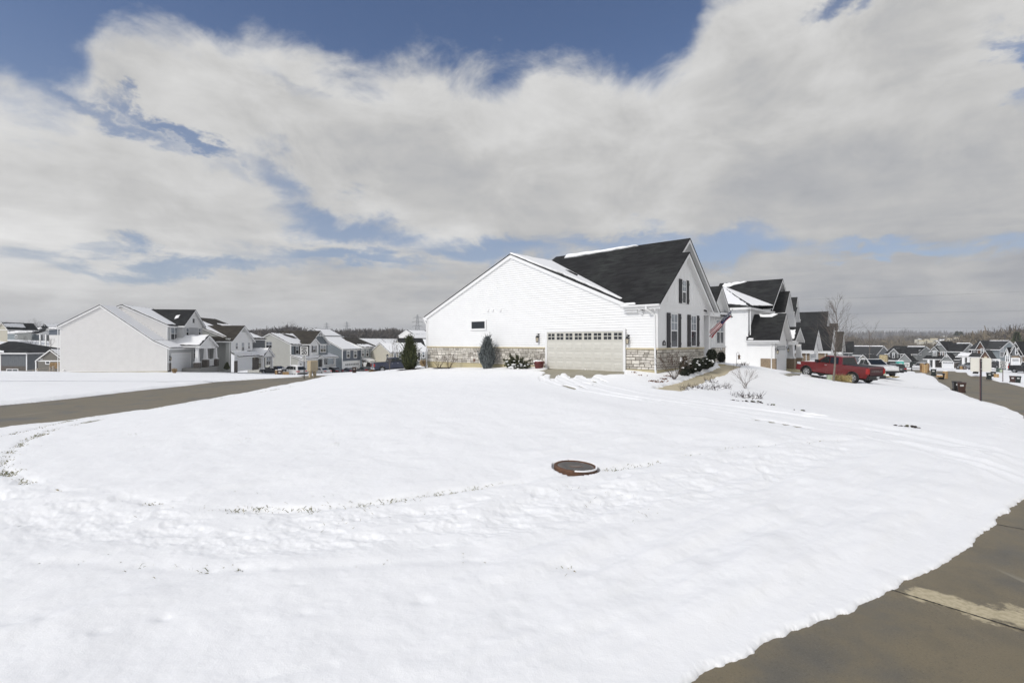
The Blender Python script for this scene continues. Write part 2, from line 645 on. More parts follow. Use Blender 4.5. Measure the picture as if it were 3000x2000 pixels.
def G(px, py, lift=0.0):
    """ground point seen at a photo pixel"""
    X = (px - 1500) / FPX * _ys
    zr = EYE + (HY - py) / FPX * _ys
    below = np.nonzero(zr < zgv(X, _ys) + lift)[0]
    i = below[0] if len(below) else len(_ys) - 1
    return float(X[i]), float(_ys[i])


def GP(pts):
    return [G(*p) for p in pts]


# ------------------------------------------------------------------ noise on arrays
def _hash(ix, iy, seed):
    h = (ix.astype(np.int64) * 374761393 + iy.astype(np.int64) * 668265263 + seed * 1442695041) & 0xFFFFFFFF
    h = ((h ^ (h >> 13)) * 1274126177) & 0xFFFFFFFF
    return ((h ^ (h >> 16)) & 0xFFFFFF) / float(0xFFFFFF)


def vnoise(x, y, seed=0):
    ix, iy = np.floor(x), np.floor(y)
    fx, fy = x - ix, y - iy
    fx, fy = fx * fx * fx * (fx * (fx * 6 - 15) + 10), fy * fy * fy * (fy * (fy * 6 - 15) + 10)
    ix, iy = ix.astype(np.int64), iy.astype(np.int64)
    a, b = _hash(ix, iy, seed), _hash(ix + 1, iy, seed)
    c, d = _hash(ix, iy + 1, seed), _hash(ix + 1, iy + 1, seed)
    return (a + (b - a) * fx) * (1 - fy) + (c + (d - c) * fx) * fy - 0.5


def fbm(x, y, sc, octs=4, seed=0, gain=0.5):
    s, amp, f = 0, 1.0, 1.0 / sc
    for o in range(octs):
        s = s + amp * vnoise(x * f + 17.3 * o, y * f - 9.1 * o, seed + o)
        amp *= gain
        f *= 2.03
    return s


def sst(x, a, b):
    t = np.clip((x - a) / (b - a), 0, 1)
    return t * t * (3 - 2 * t)


def seg_dist(X, Y, pts, closed=False):
    """distance to a polyline and the signed side / inside flag for closed ones"""
    d2 = np.full(X.shape, 1e12)
    ins = np.zeros(X.shape, bool)
    n = len(pts)
    for i in range(n if closed else n - 1):
        ax, ay = pts[i]
        bx, by = pts[(i + 1) % n]
        ex, ey = bx - ax, by - ay
        L2 = ex * ex + ey * ey + 1e-12
        t = np.clip(((X - ax) * ex + (Y - ay) * ey) / L2, 0, 1)
        d2 = np.minimum(d2, (X - ax - t * ex) ** 2 + (Y - ay - t * ey) ** 2)
        if closed and abs(ey) > 1e-12:
            c = ((ay > Y) != (by > Y)) & (X < ex * (Y - ay) / ey + ax)
            ins ^= c
    d = np.sqrt(d2)
    return np.where(ins, -d, d) if closed else d


# ------------------------------------------------------------------ outlines of what is cleared of snow
near_edge = [(2030, 2000), (2170, 1935), (2330, 1862), (2440, 1818), (2510, 1772), (2560, 1752), (2600, 1745), (2640, 1738), (2653, 1722), (2648, 1706), (2700, 1680), (2760, 1648),
             (2805, 1622), (2830, 1600), (2862, 1576), (2900, 1545), (2920, 1526), (2950, 1508), (3000, 1476)]
right_left = [(3000, 1216), (2967, 1201), (2943, 1191), (2917, 1184), (2876, 1174), (2845, 1163), (2815, 1150), (2784, 1136), (2751, 1118), (2721, 1100), (2700, 1090)]
right_right = [(2776, 1085), (2831, 1091), (2876, 1101), (2927, 1118), (2960, 1124), (3000, 1134)]
e1 = GP(near_edge)
rl = GP(right_left)
rr = GP(right_right)
tail = [(70, 118), (62, 150), (68, 152), (84, 122)]
corner = [(-16.2, 13.0), (-14.8, 8.0), (-11.5, 4.2), (-6.0, 2.2), (-2.5, 1.95), (0.2, 2.35)]
ROAD_A = corner[2:] + e1 + [(8.2, 8.0), (12.5, 12.2), (16.5, 16.2)] + rl + tail + rr + [(70, 40), (70, 10), (30, -12), (-4, -12), (-30, -12), (-26, 3)]
lo = [(0, 1257), (170, 1238), (350, 1212), (520, 1185), (640, 1164), (760, 1143), (880, 1119), (935, 1106)]
hi = [(893, 1102), (780, 1108), (640, 1117), (430, 1141), (240, 1163), (110, 1177), (0, 1187)]
l1, l2 = GP(lo), GP(hi)
far_l = [(l1[-1][0] - 1.0, l1[-1][1] + 10), (l1[-1][0] - 3.5, l1[-1][1] + 30), (l1[-1][0] - 6, l1[-1][1] + 70), (l1[-1][0] - 11, l1[-1][1] + 70), (l1[-1][0] - 9.5, l1[-1][1] + 30), (l1[-1][0] - 7, l1[-1][1] + 8)]
ROAD_B = corner[:4][::-1] + l1 + far_l + l2 + [(-29, 15), (-34, 3), (-26, 1)]
WALK = GP([(1921, 1141), (1950, 1145), (1985, 1149), (2021, 1132), (2067, 1113.5), (2113, 1097.5), (2166, 1075), (2150, 1070), (2112, 1068), (2119, 1077), (2089, 1089), (2055, 1102), (2007, 1119), (1952, 1135)])
APRON = GP([(1562, 1089.5), (1598, 1082), (1606, 1078), (1717, 1082), (1829, 1088), (1831, 1101), (1812, 1101), (1790, 1100), (1772, 1102), (1759, 1098.5), (1745, 1098.5), (1737, 1102), (1731, 1108.5),
            (1722, 1110), (1709, 1100.5), (1686, 1100), (1681, 1107), (1671, 1107), (1671, 1103), (1664, 1100), (1658, 1094), (1646, 1093.5), (1642, 1098), (1634, 1097.5),
            (1627, 1103), (1623, 1108.5), (1611, 1108), (1613, 1098), (1601, 1096), (1588, 1101.5), (1584, 1101), (1598, 1092.5), (1580, 1090.5)])
BARE = [GP(p) for p in ([(1648, 1130), (1654, 1128), (1675, 1133), (1692, 1139.5), (1684, 1141.5), (1665, 1136)], [(1703, 1121), (1720, 1122.5), (1735, 1126), (1728, 1126.5)],
                        [(1736, 1128), (1752, 1129), (1757, 1132.5), (1742, 1131.5)], [(1731, 1114.5), (1741, 1116), (1757, 1122.5), (1748, 1122)],
                        [(1738, 1103), (1745, 1105), (1781, 1121), (1778, 1121.5)], [(1682, 1125), (1690, 1127), (1722, 1139), (1718, 1139.5)],
                        [(2190, 1226.5), (2250, 1234), (2320, 1246), (2388, 1258.5), (2384, 1260), (2300, 1245), (2230, 1233)], [(2525, 1258), (2580, 1268), (2632, 1277), (2622, 1277.5), (2570, 1268)],
                        [(2330, 1216), (2380, 1221), (2420, 1227), (2375, 1222)])]
TREADS = [GP(p) for p in ([(1580, 1104), (1588, 1104.5), (1595, 1117), (1586, 1118.5), (1580, 1112)], [(1611, 1108), (1623, 1109), (1629, 1119), (1617, 1117)],
                          [(1633, 1098), (1644, 1099), (1648, 1108), (1638, 1107)], [(1658, 1096), (1668, 1103), (1685, 1112), (1672, 1112)])]
R2_DRIVE = GP([(2285, 1098), (2320, 1092), (2345, 1094), (2345, 1103), (2310, 1106)])
UNDER = GP([(2352, 1100), (2380, 1102), (2470, 1115), (2540, 1124), (2560, 1128), (2500, 1126), (2430, 1115), (2360, 1105)])
TRACKS = [GP(p) for p in ([(1590, 1112), (1622, 1126), (1690, 1146), (1800, 1164), (2000, 1196), (2250, 1240), (2500, 1287), (2700, 1330), (2900, 1388), (3000, 1422)],
                          [(1625, 1106), (1672, 1128), (1760, 1150), (1900, 1170), (2150, 1206), (2400, 1241), (2600, 1271), (2800, 1312), (3000, 1372)],
                          [(1640, 1104), (1700, 1131), (1800, 1155), (1960, 1184), (2200, 1224), (2400, 1262), (2600, 1300), (2800, 1348), (3000, 1400)],
                          [(1700, 1108), (1760, 1130), (1860, 1152), (2050, 1181), (2300, 1215), (2520, 1247), (2760, 1290), (3000, 1345)])]
STEPS = GP([(-300, 1380), (60, 1500), (300, 1548), (800, 1585), (1300, 1556), (1800, 1480), (2200, 1385), (2420, 1310)])
SIDE_TUFT = GP([(300, 1236), (170, 1264), (80, 1300), (25, 1345), (8, 1385), (40, 1415), (110, 1440), (200, 1462), (350, 1488), (520, 1506), (700, 1512), (850, 1514), (950, 1512),
                (1130, 1488), (1320, 1462), (1560, 1428), (1900, 1375), (2190, 1322), (2480, 1302)])
SIDE_TUFT_2 = GP([(-60, 1640), (50, 1655), (120, 1680), (270, 1685), (400, 1690), (640, 1700), (900, 1695), (1380, 1668), (1720, 1690)])
UPPER_WALK = GP([(0, 1290), (200, 1240), (420, 1206), (620, 1176), (850, 1136), (960, 1118)])
DA, DB = G(2705, 1744), G(3080, 1842)
DRY = (DA[0], DA[1], DB[0], DB[1])

M_SNOW = snow_mat()
M_ROAD = road_mat()
M_WALK = mat('pale_concrete', (0.56, 0.49, 0.345), 0.8, col2=(0.46, 0.40, 0.28), vs=1.2, bump=0.2, bs=60)
M_APRON = mat('damp_concrete', (0.24, 0.215, 0.155), 0.55, col2=(0.31, 0.285, 0.22), vs=0.9, bump=0.2, bs=60, stretch=(1, 3, 1))


def make_ground():
    half = 0.90
    fine = np.linspace(-half, half, 1500)
    coarse = np.linspace(half, 2 * math.pi - half, 140)[1:-1]
    ang = np.concatenate([fine, coarse])
    inv = np.linspace(1 / 1.9, 1 / 120.0, 760)
    r = np.concatenate([[0.5, 1.2], 1 / inv, np.geomspace(124, 2600, 60)])
    # finer rings where the driveway and the far road lie
    r = np.sort(np.concatenate([r, np.linspace(17, 47, 260), np.linspace(47, 110, 170)]))
    A, R = np.meshgrid(ang, r)
    X, Y = R * np.sin(A), R * np.cos(A)
    Z = zgv(X, Y)
    nr, na = X.shape
    near = R < 140
    jit = fbm(X, Y, 0.7, 3, 5, 0.5) * 0.09 + fbm(X, Y, 0.17, 4, 15, 0.6) * 0.030
    jit = jit * np.clip(1.6 - R / 40, 0.35, 1)
    sdA = np.full(X.shape, 99.0)
    sdA[near] = seg_dist(X[near], Y[near], ROAD_A, True)
    sdB = np.full(X.shape, 99.0)
    sdB[near] = seg_dist(X[near], Y[near], ROAD_B, True)
    sdR = np.minimum(sdA, sdB)
    mid = (R > 14) & (R < 60) & (np.cos(A) > 0.3)
    sdW = np.full(X.shape, 99.0)
    sdW[mid] = seg_dist(X[mid], Y[mid], WALK, True)
    sdD = np.full(X.shape, 99.0)
    sdD[mid] = seg_dist(X[mid], Y[mid], APRON, True)
    sdS = np.full(X.shape, 99.0)
    for b in BARE + [UNDER, R2_DRIVE]:
        sdS[mid] = np.minimum(sdS[mid], seg_dist(X[mid], Y[mid], b, True))
    # snow depth
    depth = 0.11 + 0.045 * fbm(X, Y, 2.6, 3, 1) + 0.022 * fbm(X, Y, 0.5, 4, 2) * np.clip(1.4 - R / 30, 0.15, 1)
    # wind ripples running down towards the road at lower right
    u, v = X * 0.77 + Y * 0.63, -X * 0.63 + Y * 0.77
    rip = fbm(u * 0.45, v * 1.9, 0.55, 3, 31)
    depth += 0.055 * rip * sst(X, -1.5, 2.0) * np.clip(1.3 - R / 16, 0, 1)
    depth += 0.09 * np.clip(fbm(u * 0.5, v * 1.6, 0.8, 2, 41) - 0.12, 0, 1) * np.clip(1.3 - R / 14, 0, 1)
    # trodden band of the snowed-in pavement
    n_ = R < 30
    ds = np.full(X.shape, 99.0)
    ds[n_] = seg_dist(X[n_], Y[n_], STEPS)
    band = sst(ds, 1.0, 0.35)
    depth += band * (0.036 * np.minimum(fbm(X * 0.8, Y * 1.2, 0.30, 4, 51, 0.6), 0.12) - 0.012)
    rr_ = random.Random(3)
    for i in range(len(STEPS) - 1):
        ax, ay = STEPS[i]
        bx, by = STEPS[i + 1]
        L = math.hypot(bx - ax, by - ay)
        for k in range(int(L / 0.30)):
            t = rr_.random()
            fx, fy = ax + (bx - ax) * t + rr_.gauss(0, .3), ay + (by - ay) * t + rr_.gauss(0, .28)
            a = math.atan2(by - ay, bx - ax) + rr_.gauss(0, .5)
            amp_ = rr_.uniform(.15, .75) * (1.0 if fx > 1 else .6)
            sel = (np.abs(X - fx) < .4) & (np.abs(Y - fy) < .4)
            uu = (X[sel] - fx) * math.cos(a) + (Y[sel] - fy) * math.sin(a)
            vv = -(X[sel] - fx) * math.sin(a) + (Y[sel] - fy) * math.cos(a)
            q = (uu / .15) ** 2 + (vv / .07) ** 2
            depth[sel] += amp_ * (-0.030 * np.exp(-q ** 1.5)) + amp_ * 0.008 * np.exp(-((np.sqrt(q) - 1.45) / .35) ** 2)
    # small holes with grass in the foreground
    for (px, py) in HOLES:
        fx, fy = G(px, py)
        sel = (np.abs(X - fx) < .5) & (np.abs(Y - fy) < .5)
        q = ((X[sel] - fx) / .06) ** 2 + ((Y[sel] - fy) / .05) ** 2
        depth[sel] -= 0.010 * np.exp(-q)
    for px, py, sx, sy in DIMPLES:
        fx, fy = G(px, py)
        sel = (np.abs(X - fx) < 1) & (np.abs(Y - fy) < 1)
        depth[sel] -= 0.006 * np.exp(-((X[sel] - fx) / sx) ** 2 - ((Y[sel] - fy) / sy) ** 2)
    # shallow steps along both edges of the pavement (where the tufts stand)
    for line, side in ((SIDE_TUFT, .046), (SIDE_TUFT_2, .018)):
        d = np.full(X.shape, 99.0)
        d[n_] = seg_dist(X[n_], Y[n_], line)
        depth -= side * np.exp(-(d / 0.10) ** 2) * (0.6 + 1.3 * vnoise(X * 2.2, Y * 2.2, 9)) * np.clip(1.3 - R / 22, 0.2, 1)
    d = np.full(X.shape, 99.0)
    m2 = R < 70
    d[m2] = seg_dist(X[m2], Y[m2], UPPER_WALK)
    depth -= 0.035 * np.exp(-(d / 0.16) ** 2) * (0.7 + vnoise(X * 1.1, Y * 1.1, 19))
    # tyre tracks
    trk = np.zeros(X.shape)
    for k, tr in enumerate(TRACKS):
        d = np.full(X.shape, 99.0)
        d[mid | n_] = seg_dist(X[mid | n_], Y[mid | n_], tr)
        g = np.clip(1.0 + 0.5 * fbm(X, Y, 3.0, 2, 60 + k), 0.3, 1.4)
        trk += -0.022 * sst(d, 0.17, 0.08) * g + 0.009 * np.exp(-((d - 0.23) / 0.07) ** 2) * g
    drv = np.full(X.shape, 99.0)
    drv[mid] = seg_dist(X[mid], Y[mid], TRACKS[2])
    depth = np.where(drv < 40, depth * (0.40 + 0.60 * sst(drv, 1.5, 3.0)), depth)
    depth += trk * np.where(R > 18, .9, 1.3)
    # lumpy ploughed rim along the roads
    rim = np.exp(-((sdR - 0.45) / 0.35) ** 2)
    depth += rim * (0.05 * fbm(X, Y, 0.6, 3, 71) + 0.02) * np.clip((R - 5) / 14, 0.0, 1)
    mx, my = G(1686, 1391)
    depth = np.where(np.hypot(X - mx, Y - my) < 0.37, 0.03, depth)
    depth = np.maximum(depth, 0.016)
    top = Z + depth
    # the cover thins towards the kerb and ends in a low ragged lip
    thin = 0.30 + 0.70 * sst(sdR, 0.0, 0.75)
    top = Z + np.where(sdR < 2, depth * thin, depth)
    w = np.clip(0.06 + R * 0.003, 0.06, 0.2)
    t = np.clip((sdR + jit) / w, 0, 1)
    lip = np.sqrt(1 - (1 - t) ** 2)
    top = np.where(sdR + jit <= 0, Z - 0.05, Z - 0.02 + (top - Z + 0.02) * lip)
    j2 = fbm(X, Y, 0.5, 3, 81) * 0.16
    for s_, wd, jj in ((sdW - 0.16, 0.18, j2 * .8), (sdD, 0.07, j2 * 0.3), (sdS, 0.06, j2 * 0.3)):
        t = np.clip((s_ + jj) / wd, 0, 1)
        lip = np.sqrt(1 - (1 - t) ** 2)
        top = np.where(s_ < 40, Z - 0.03 + (top - Z + 0.03) * lip, top)
    # squeezed tread marks where the slab just shows through
    for tr in TREADS:
        s_ = np.full(X.shape, 99.0)
        s_[mid] = seg_dist(X[mid], Y[mid], tr, True)
        bars = np.sin((X * 0.67 + Y * 0.74) * 2 * math.pi / 0.16) + 1.2 * vnoise(X * 6, Y * 6, 91)
        top = np.where((s_ < 0) & (bars > 0.1), Z - 0.006, np.where(s_ < 0.05, np.minimum(top, Z + 0.02), top))
    # faces
    ii, jj = np.meshgrid(np.arange(nr - 1), np.arange(na), indexing='ij')
    k2 = (jj + 1) % na
    quads = np.stack([ii * na + jj, ii * na + k2, (ii + 1) * na + k2, (ii + 1) * na + jj], -1).reshape(-1, 4)[:, ::-1]

    def mesh(name, zz, keep, m, smooth=True, lift=0.0):
        q = quads[keep]
        used = np.unique(q)
        remap = np.full(nr * na, -1, np.int64)
        remap[used] = np.arange(len(used))
        q = remap[q]
        co = np.stack([X.ravel()[used], Y.ravel()[used], zz.ravel()[used] + lift], -1).astype(np.float32)
        me = bpy.data.meshes.new(name)
        me.vertices.add(len(co))
        me.vertices.foreach_set('co', co.ravel())
        me.loops.add(q.size)
        me.loops.foreach_set('vertex_index', q.ravel().astype(np.int32))
        me.polygons.add(len(q))
        me.polygons.foreach_set('loop_start', np.arange(0, q.size, 4, dtype=np.int32))
        me.polygons.foreach_set('loop_total', np.full(len(q), 4, np.int32))
        me.polygons.foreach_set('use_smooth', np.full(len(q), smooth))
        me.materials.append(m)
        me.update(calc_edges=True)
        o = bpy.data.objects.new(name, me)
        S.collection.objects.link(o)
        o['kind'] = 'structure'
        return o

    def cellmin(a):
        f = a.ravel()
        return np.minimum.reduce([f[quads[:, k]] for k in range(4)])
    cR = cellmin(sdR)
    mesh('snowy_ground', top, np.maximum.reduce([sdR.ravel()[quads[:, k]] for k in range(4)]) > -0.9, M_SNOW)
    cA, cB = cellmin(sdA), cellmin(sdB)
    isA = (cA < 0.7) & (cA <= cB)
    mesh('street', Z, isA, M_ROAD)
    mesh('road', Z, (cB < 0.7) & ~isA, M_ROAD)
    cW = cellmin(sdW)
    mesh('walkway', Z, cW < 0.5, M_WALK, lift=0.004)
    cD = np.minimum(cellmin(sdD), cellmin(sdS))
    mesh('driveway', Z, (np.minimum(cD, cellmin(np.where(mid, seg_dist(X, Y, TRACKS[0]) - 1.2, 99))) < 0.45) & (cW > 0.5) & (cR > 0.7), M_APRON)


HOLES = [(108, 1684), (45, 1652), (365, 1703), (400, 1690), (618, 1705), (707, 1692), (823, 1705), (872, 1752), (136, 1864), (40, 1880), (293, 1905), (478, 1855), (1232, 1795), (1380, 1668),
         (25, 1508), (30, 1570), (60, 1416), (97, 1430), (290, 1488), (520, 1494), (915, 1520), (890, 1845)]
DIMPLES = [(370, 1545, .12, .08), (400, 1575, .14, .09), (560, 1572, .12, .08), (700, 1600, .2, .1), (430, 1810, .1, .06), (640, 1830, .16, .1), (900, 1810, .1, .08), (760, 1880, .14, .08),
           (130, 1860, .1, .06), (300, 1900, .12, .06), (350, 1820, .09, .05), (480, 1850, .07, .05), (1050, 1760, .15, .08), (1230, 1800, .12, .08), (1500, 1880, .2, .1), (30, 1730, .1, .06)]
make_ground()


def joint_strip(px0, px1, wdt=0.02, wob=0.0):
    """dark sealed joint in the concrete street, lying a few millimetres above it"""
    a, b = Vector(G(*px0)), Vector(G(*px1))
    mb = MB()
    n = 60
    d = (b - a).normalized()
    nrm = Vector((-d.y, d.x))
    L, Rr = [], []
    for i in range(n + 1):
        p = a.lerp(b, i / n)
        w = wdt * (0.5 + 0.9 * rnd.random())
        for lst, s in ((L, 1), (Rr, -1)):
            q = p + nrm * w * s * 0.5
            lst.append((q.x, q.y, zg(q.x, q.y) + 0.005))
    for i in range(n):
        mb.add([L[i], L[i + 1], Rr[i + 1], Rr[i]], [(0, 1, 2, 3)], M_JOINT)
    o = mb.build('expansion_joint')
    o['kind'] = 'structure'


M_JOINT = mat('joint_sealant', (0.03, 0.028, 0.025), 0.8)
joint_strip((2600, 1728), (3060, 1868), 0.016)
joint_strip((2920, 1538), (3060, 1562), 0.014)

# ------------------------------------------------------------------ building materials
def siding_mat(name, col, var=0.06):
    return mat(name, col, 0.6, var=var, vs=1.5, spec=0.3)


M_WHITE = siding_mat('white_siding', (0.83, 0.83, 0.825), 0.03)
M_TRIM = mat('white_trim', (0.80, 0.80, 0.795), 0.5, spec=0.3)
M_BLACK_SH = shingle_mat('charcoal_shingles', (0.009, 0.009, 0.010), (0.021, 0.021, 0.022), (0.040, 0.044, 0.041))
M_BROWN_SH = shingle_mat('brown_shingles', (0.030, 0.026, 0.020), (0.055, 0.047, 0.036), (0.07, 0.06, 0.045))
M_GREY_SH = shingle_mat('grey_shingles', (0.035, 0.036, 0.038), (0.055, 0.057, 0.058), (0.07, 0.07, 0.068))
M_GLASS = mat('window_glass', (0.022, 0.025, 0.03), 0.06, spec=0.6)
M_PALE_PANE = mat('pale_window_pane', (0.30, 0.33, 0.36), 0.12, spec=0.6, var=0.25, vs=2.0)  # paler grey pane for the upper sashes
M_SHUT = mat('black_shutter', (0.012, 0.011, 0.013), 0.5)
M_BLACKMETAL = mat('black_metal', (0.018, 0.018, 0.019), 0.45, metal=0.3)
M_FOUND = mat('foundation_concrete', (0.47, 0.42, 0.28), 0.9, col2=(0.42, 0.36, 0.21), vs=1.0, bump=0.3, bs=30)
M_GDOOR = mat('garage_door_paint', (0.62, 0.605, 0.55), 0.5, var=0.03)
M_GDOOR_W = mat('white_garage_door', (0.74, 0.75, 0.76), 0.5, var=0.03)
M_LIMEST = mat('limestone_cap', (0.52, 0.45, 0.30), 0.85, col2=(0.58, 0.51, 0.37), vs=1.6, bump=0.2)
STONES = [mat('veneer_stone', c, 0.9, var=0.22, vs=7, bump=0.5, bs=25) for c in ((0.71, 0.67, 0.60), (0.62, 0.58, 0.51), (0.76, 0.72, 0.65), (0.45, 0.42, 0.37), (0.67, 0.63, 0.57))]
M_MORTAR = mat('dark_mortar', (0.085, 0.070, 0.050), 0.95)
M_BRICK_TAN = mat('tan_brick', (0.30, 0.235, 0.16), 0.9, col2=(0.20, 0.15, 0.105), vs=9, stretch=(1, 1, 2.6), bump=0.4)
M_BRICK_RED = mat('brown_brick', (0.155, 0.085, 0.06), 0.9, col2=(0.10, 0.06, 0.045), vs=9, stretch=(1, 1, 2.6), bump=0.4)
M_BRICK_DK = mat('dark_stone', (0.13, 0.115, 0.10), 0.9, col2=(0.075, 0.065, 0.058), vs=6, stretch=(1, 1, 2.0), bump=0.5)
M_LAMPGLASS = mat('lamp_glass', (0.62, 0.55, 0.42), 0.2)
M_WOOD = mat('treated_wood', (0.36, 0.24, 0.12), 0.85, var=0.35, vs=5, stretch=(1, 1, .2))
M_GREYWOOD = mat('grey_fence_wood', (0.34, 0.30, 0.25), 0.9, var=0.3, vs=5)


def clip_band(poly, a, b):
    for lim, sgn in ((a, 1), (b, -1)):
        out = []
        n = len(poly)
        for i in range(n):
            p, q = poly[i], poly[(i + 1) % n]
            dp, dq = (p.z - lim) * sgn, (q.z - lim) * sgn
            if dp >= 0:
                out.append(p)
            if (dp > 0 > dq) or (dp < 0 < dq):
                t = dp / (dp - dq)
                out.append(p.lerp(q, t))
        poly = out
        if len(poly) < 3:
            return []
    return poly


def lap_siding(mb, pts, nrm, m, exp=0.133, lap=0.013, z0=None):
    """overlapping horizontal boards covering a convex polygon"""
    pts = [Vector(p) for p in pts]
    nrm = Vector(nrm)
    lo, hi = min(p.z for p in pts), max(p.z for p in pts)
    z = lo if z0 is None else z0
    while z < hi - 1e-4:
        b = clip_band(pts, z, z + exp)
        if len(b) >= 3:
            top = [p + nrm * (lap * (1 - (p.z - z) / exp) + 0.002) for p in b]
            n = len(top)
            mb.add(top, [tuple(range(n))], m)
            low = [p for p in b if abs(p.z - z) < 1e-4]
            if len(low) >= 2:
                a, c = low[0], low[-1]
                mb.add([a + nrm * (lap + 0.002), c + nrm * (lap + 0.002), c - nrm * 0.02, a - nrm * 0.02], [(0, 1, 2, 3)], m)
        z += exp


def ashlar(mb, place, u0, u1, z0, z1, seed=0, ext=0.03):
    """random coursed stone with dark joints: place(u, z, d) gives a point d in front of the wall"""
    r = random.Random(seed)

    def bx(a, b, c, d, e, f, m):
        vs = [place(a, c, e), place(b, c, e), place(b, d, e), place(a, d, e), place(a + .008, c + .008, f), place(b - .008, c + .008, f), place(b - .008, d - .008, f), place(a + .008, d - .008, f)]
        mb.add(vs, [(4, 5, 6, 7), (0, 1, 5, 4), (1, 2, 6, 5), (2, 3, 7, 6), (3, 0, 4, 7)], m)
    bx(u0, u1, z0, z1, -0.06, 0.004, M_MORTAR)
    z = z0
    j = 0.022
    while z < z1 - 0.05:
        h = r.choice((0.11, 0.13, 0.15, 0.21, 0.24))
        if z1 - z - h < 0.1:
            h = z1 - z
        u = u0
        while u < u1 - 0.02:
            w = r.uniform(0.22, 0.62)
            if u1 - u - w < 0.16:
                w = u1 - u
            if h > 0.18 and r.random() < 0.5:
                hs = h * r.uniform(0.4, 0.6)
                if w > .4 and r.random() < .6:
                    k = w * r.uniform(.4, .6)
                    cells = [(u, u + k, z, z + hs), (u + k, u + w, z, z + hs), (u, u + w, z + hs, z + h)]
                else:
                    cells = [(u, u + w, z, z + hs), (u, u + w, z + hs, z + h)]
            else:
                cells = [(u, u + w, z, z + h)]
            for a, b, c, d in cells:
                bx(a + j / 2, b - j / 2, c + j / 2, d - j / 2, 0.0, ext * r.uniform(0.6, 1.1), r.choice(STONES))
            u += w
        z += h


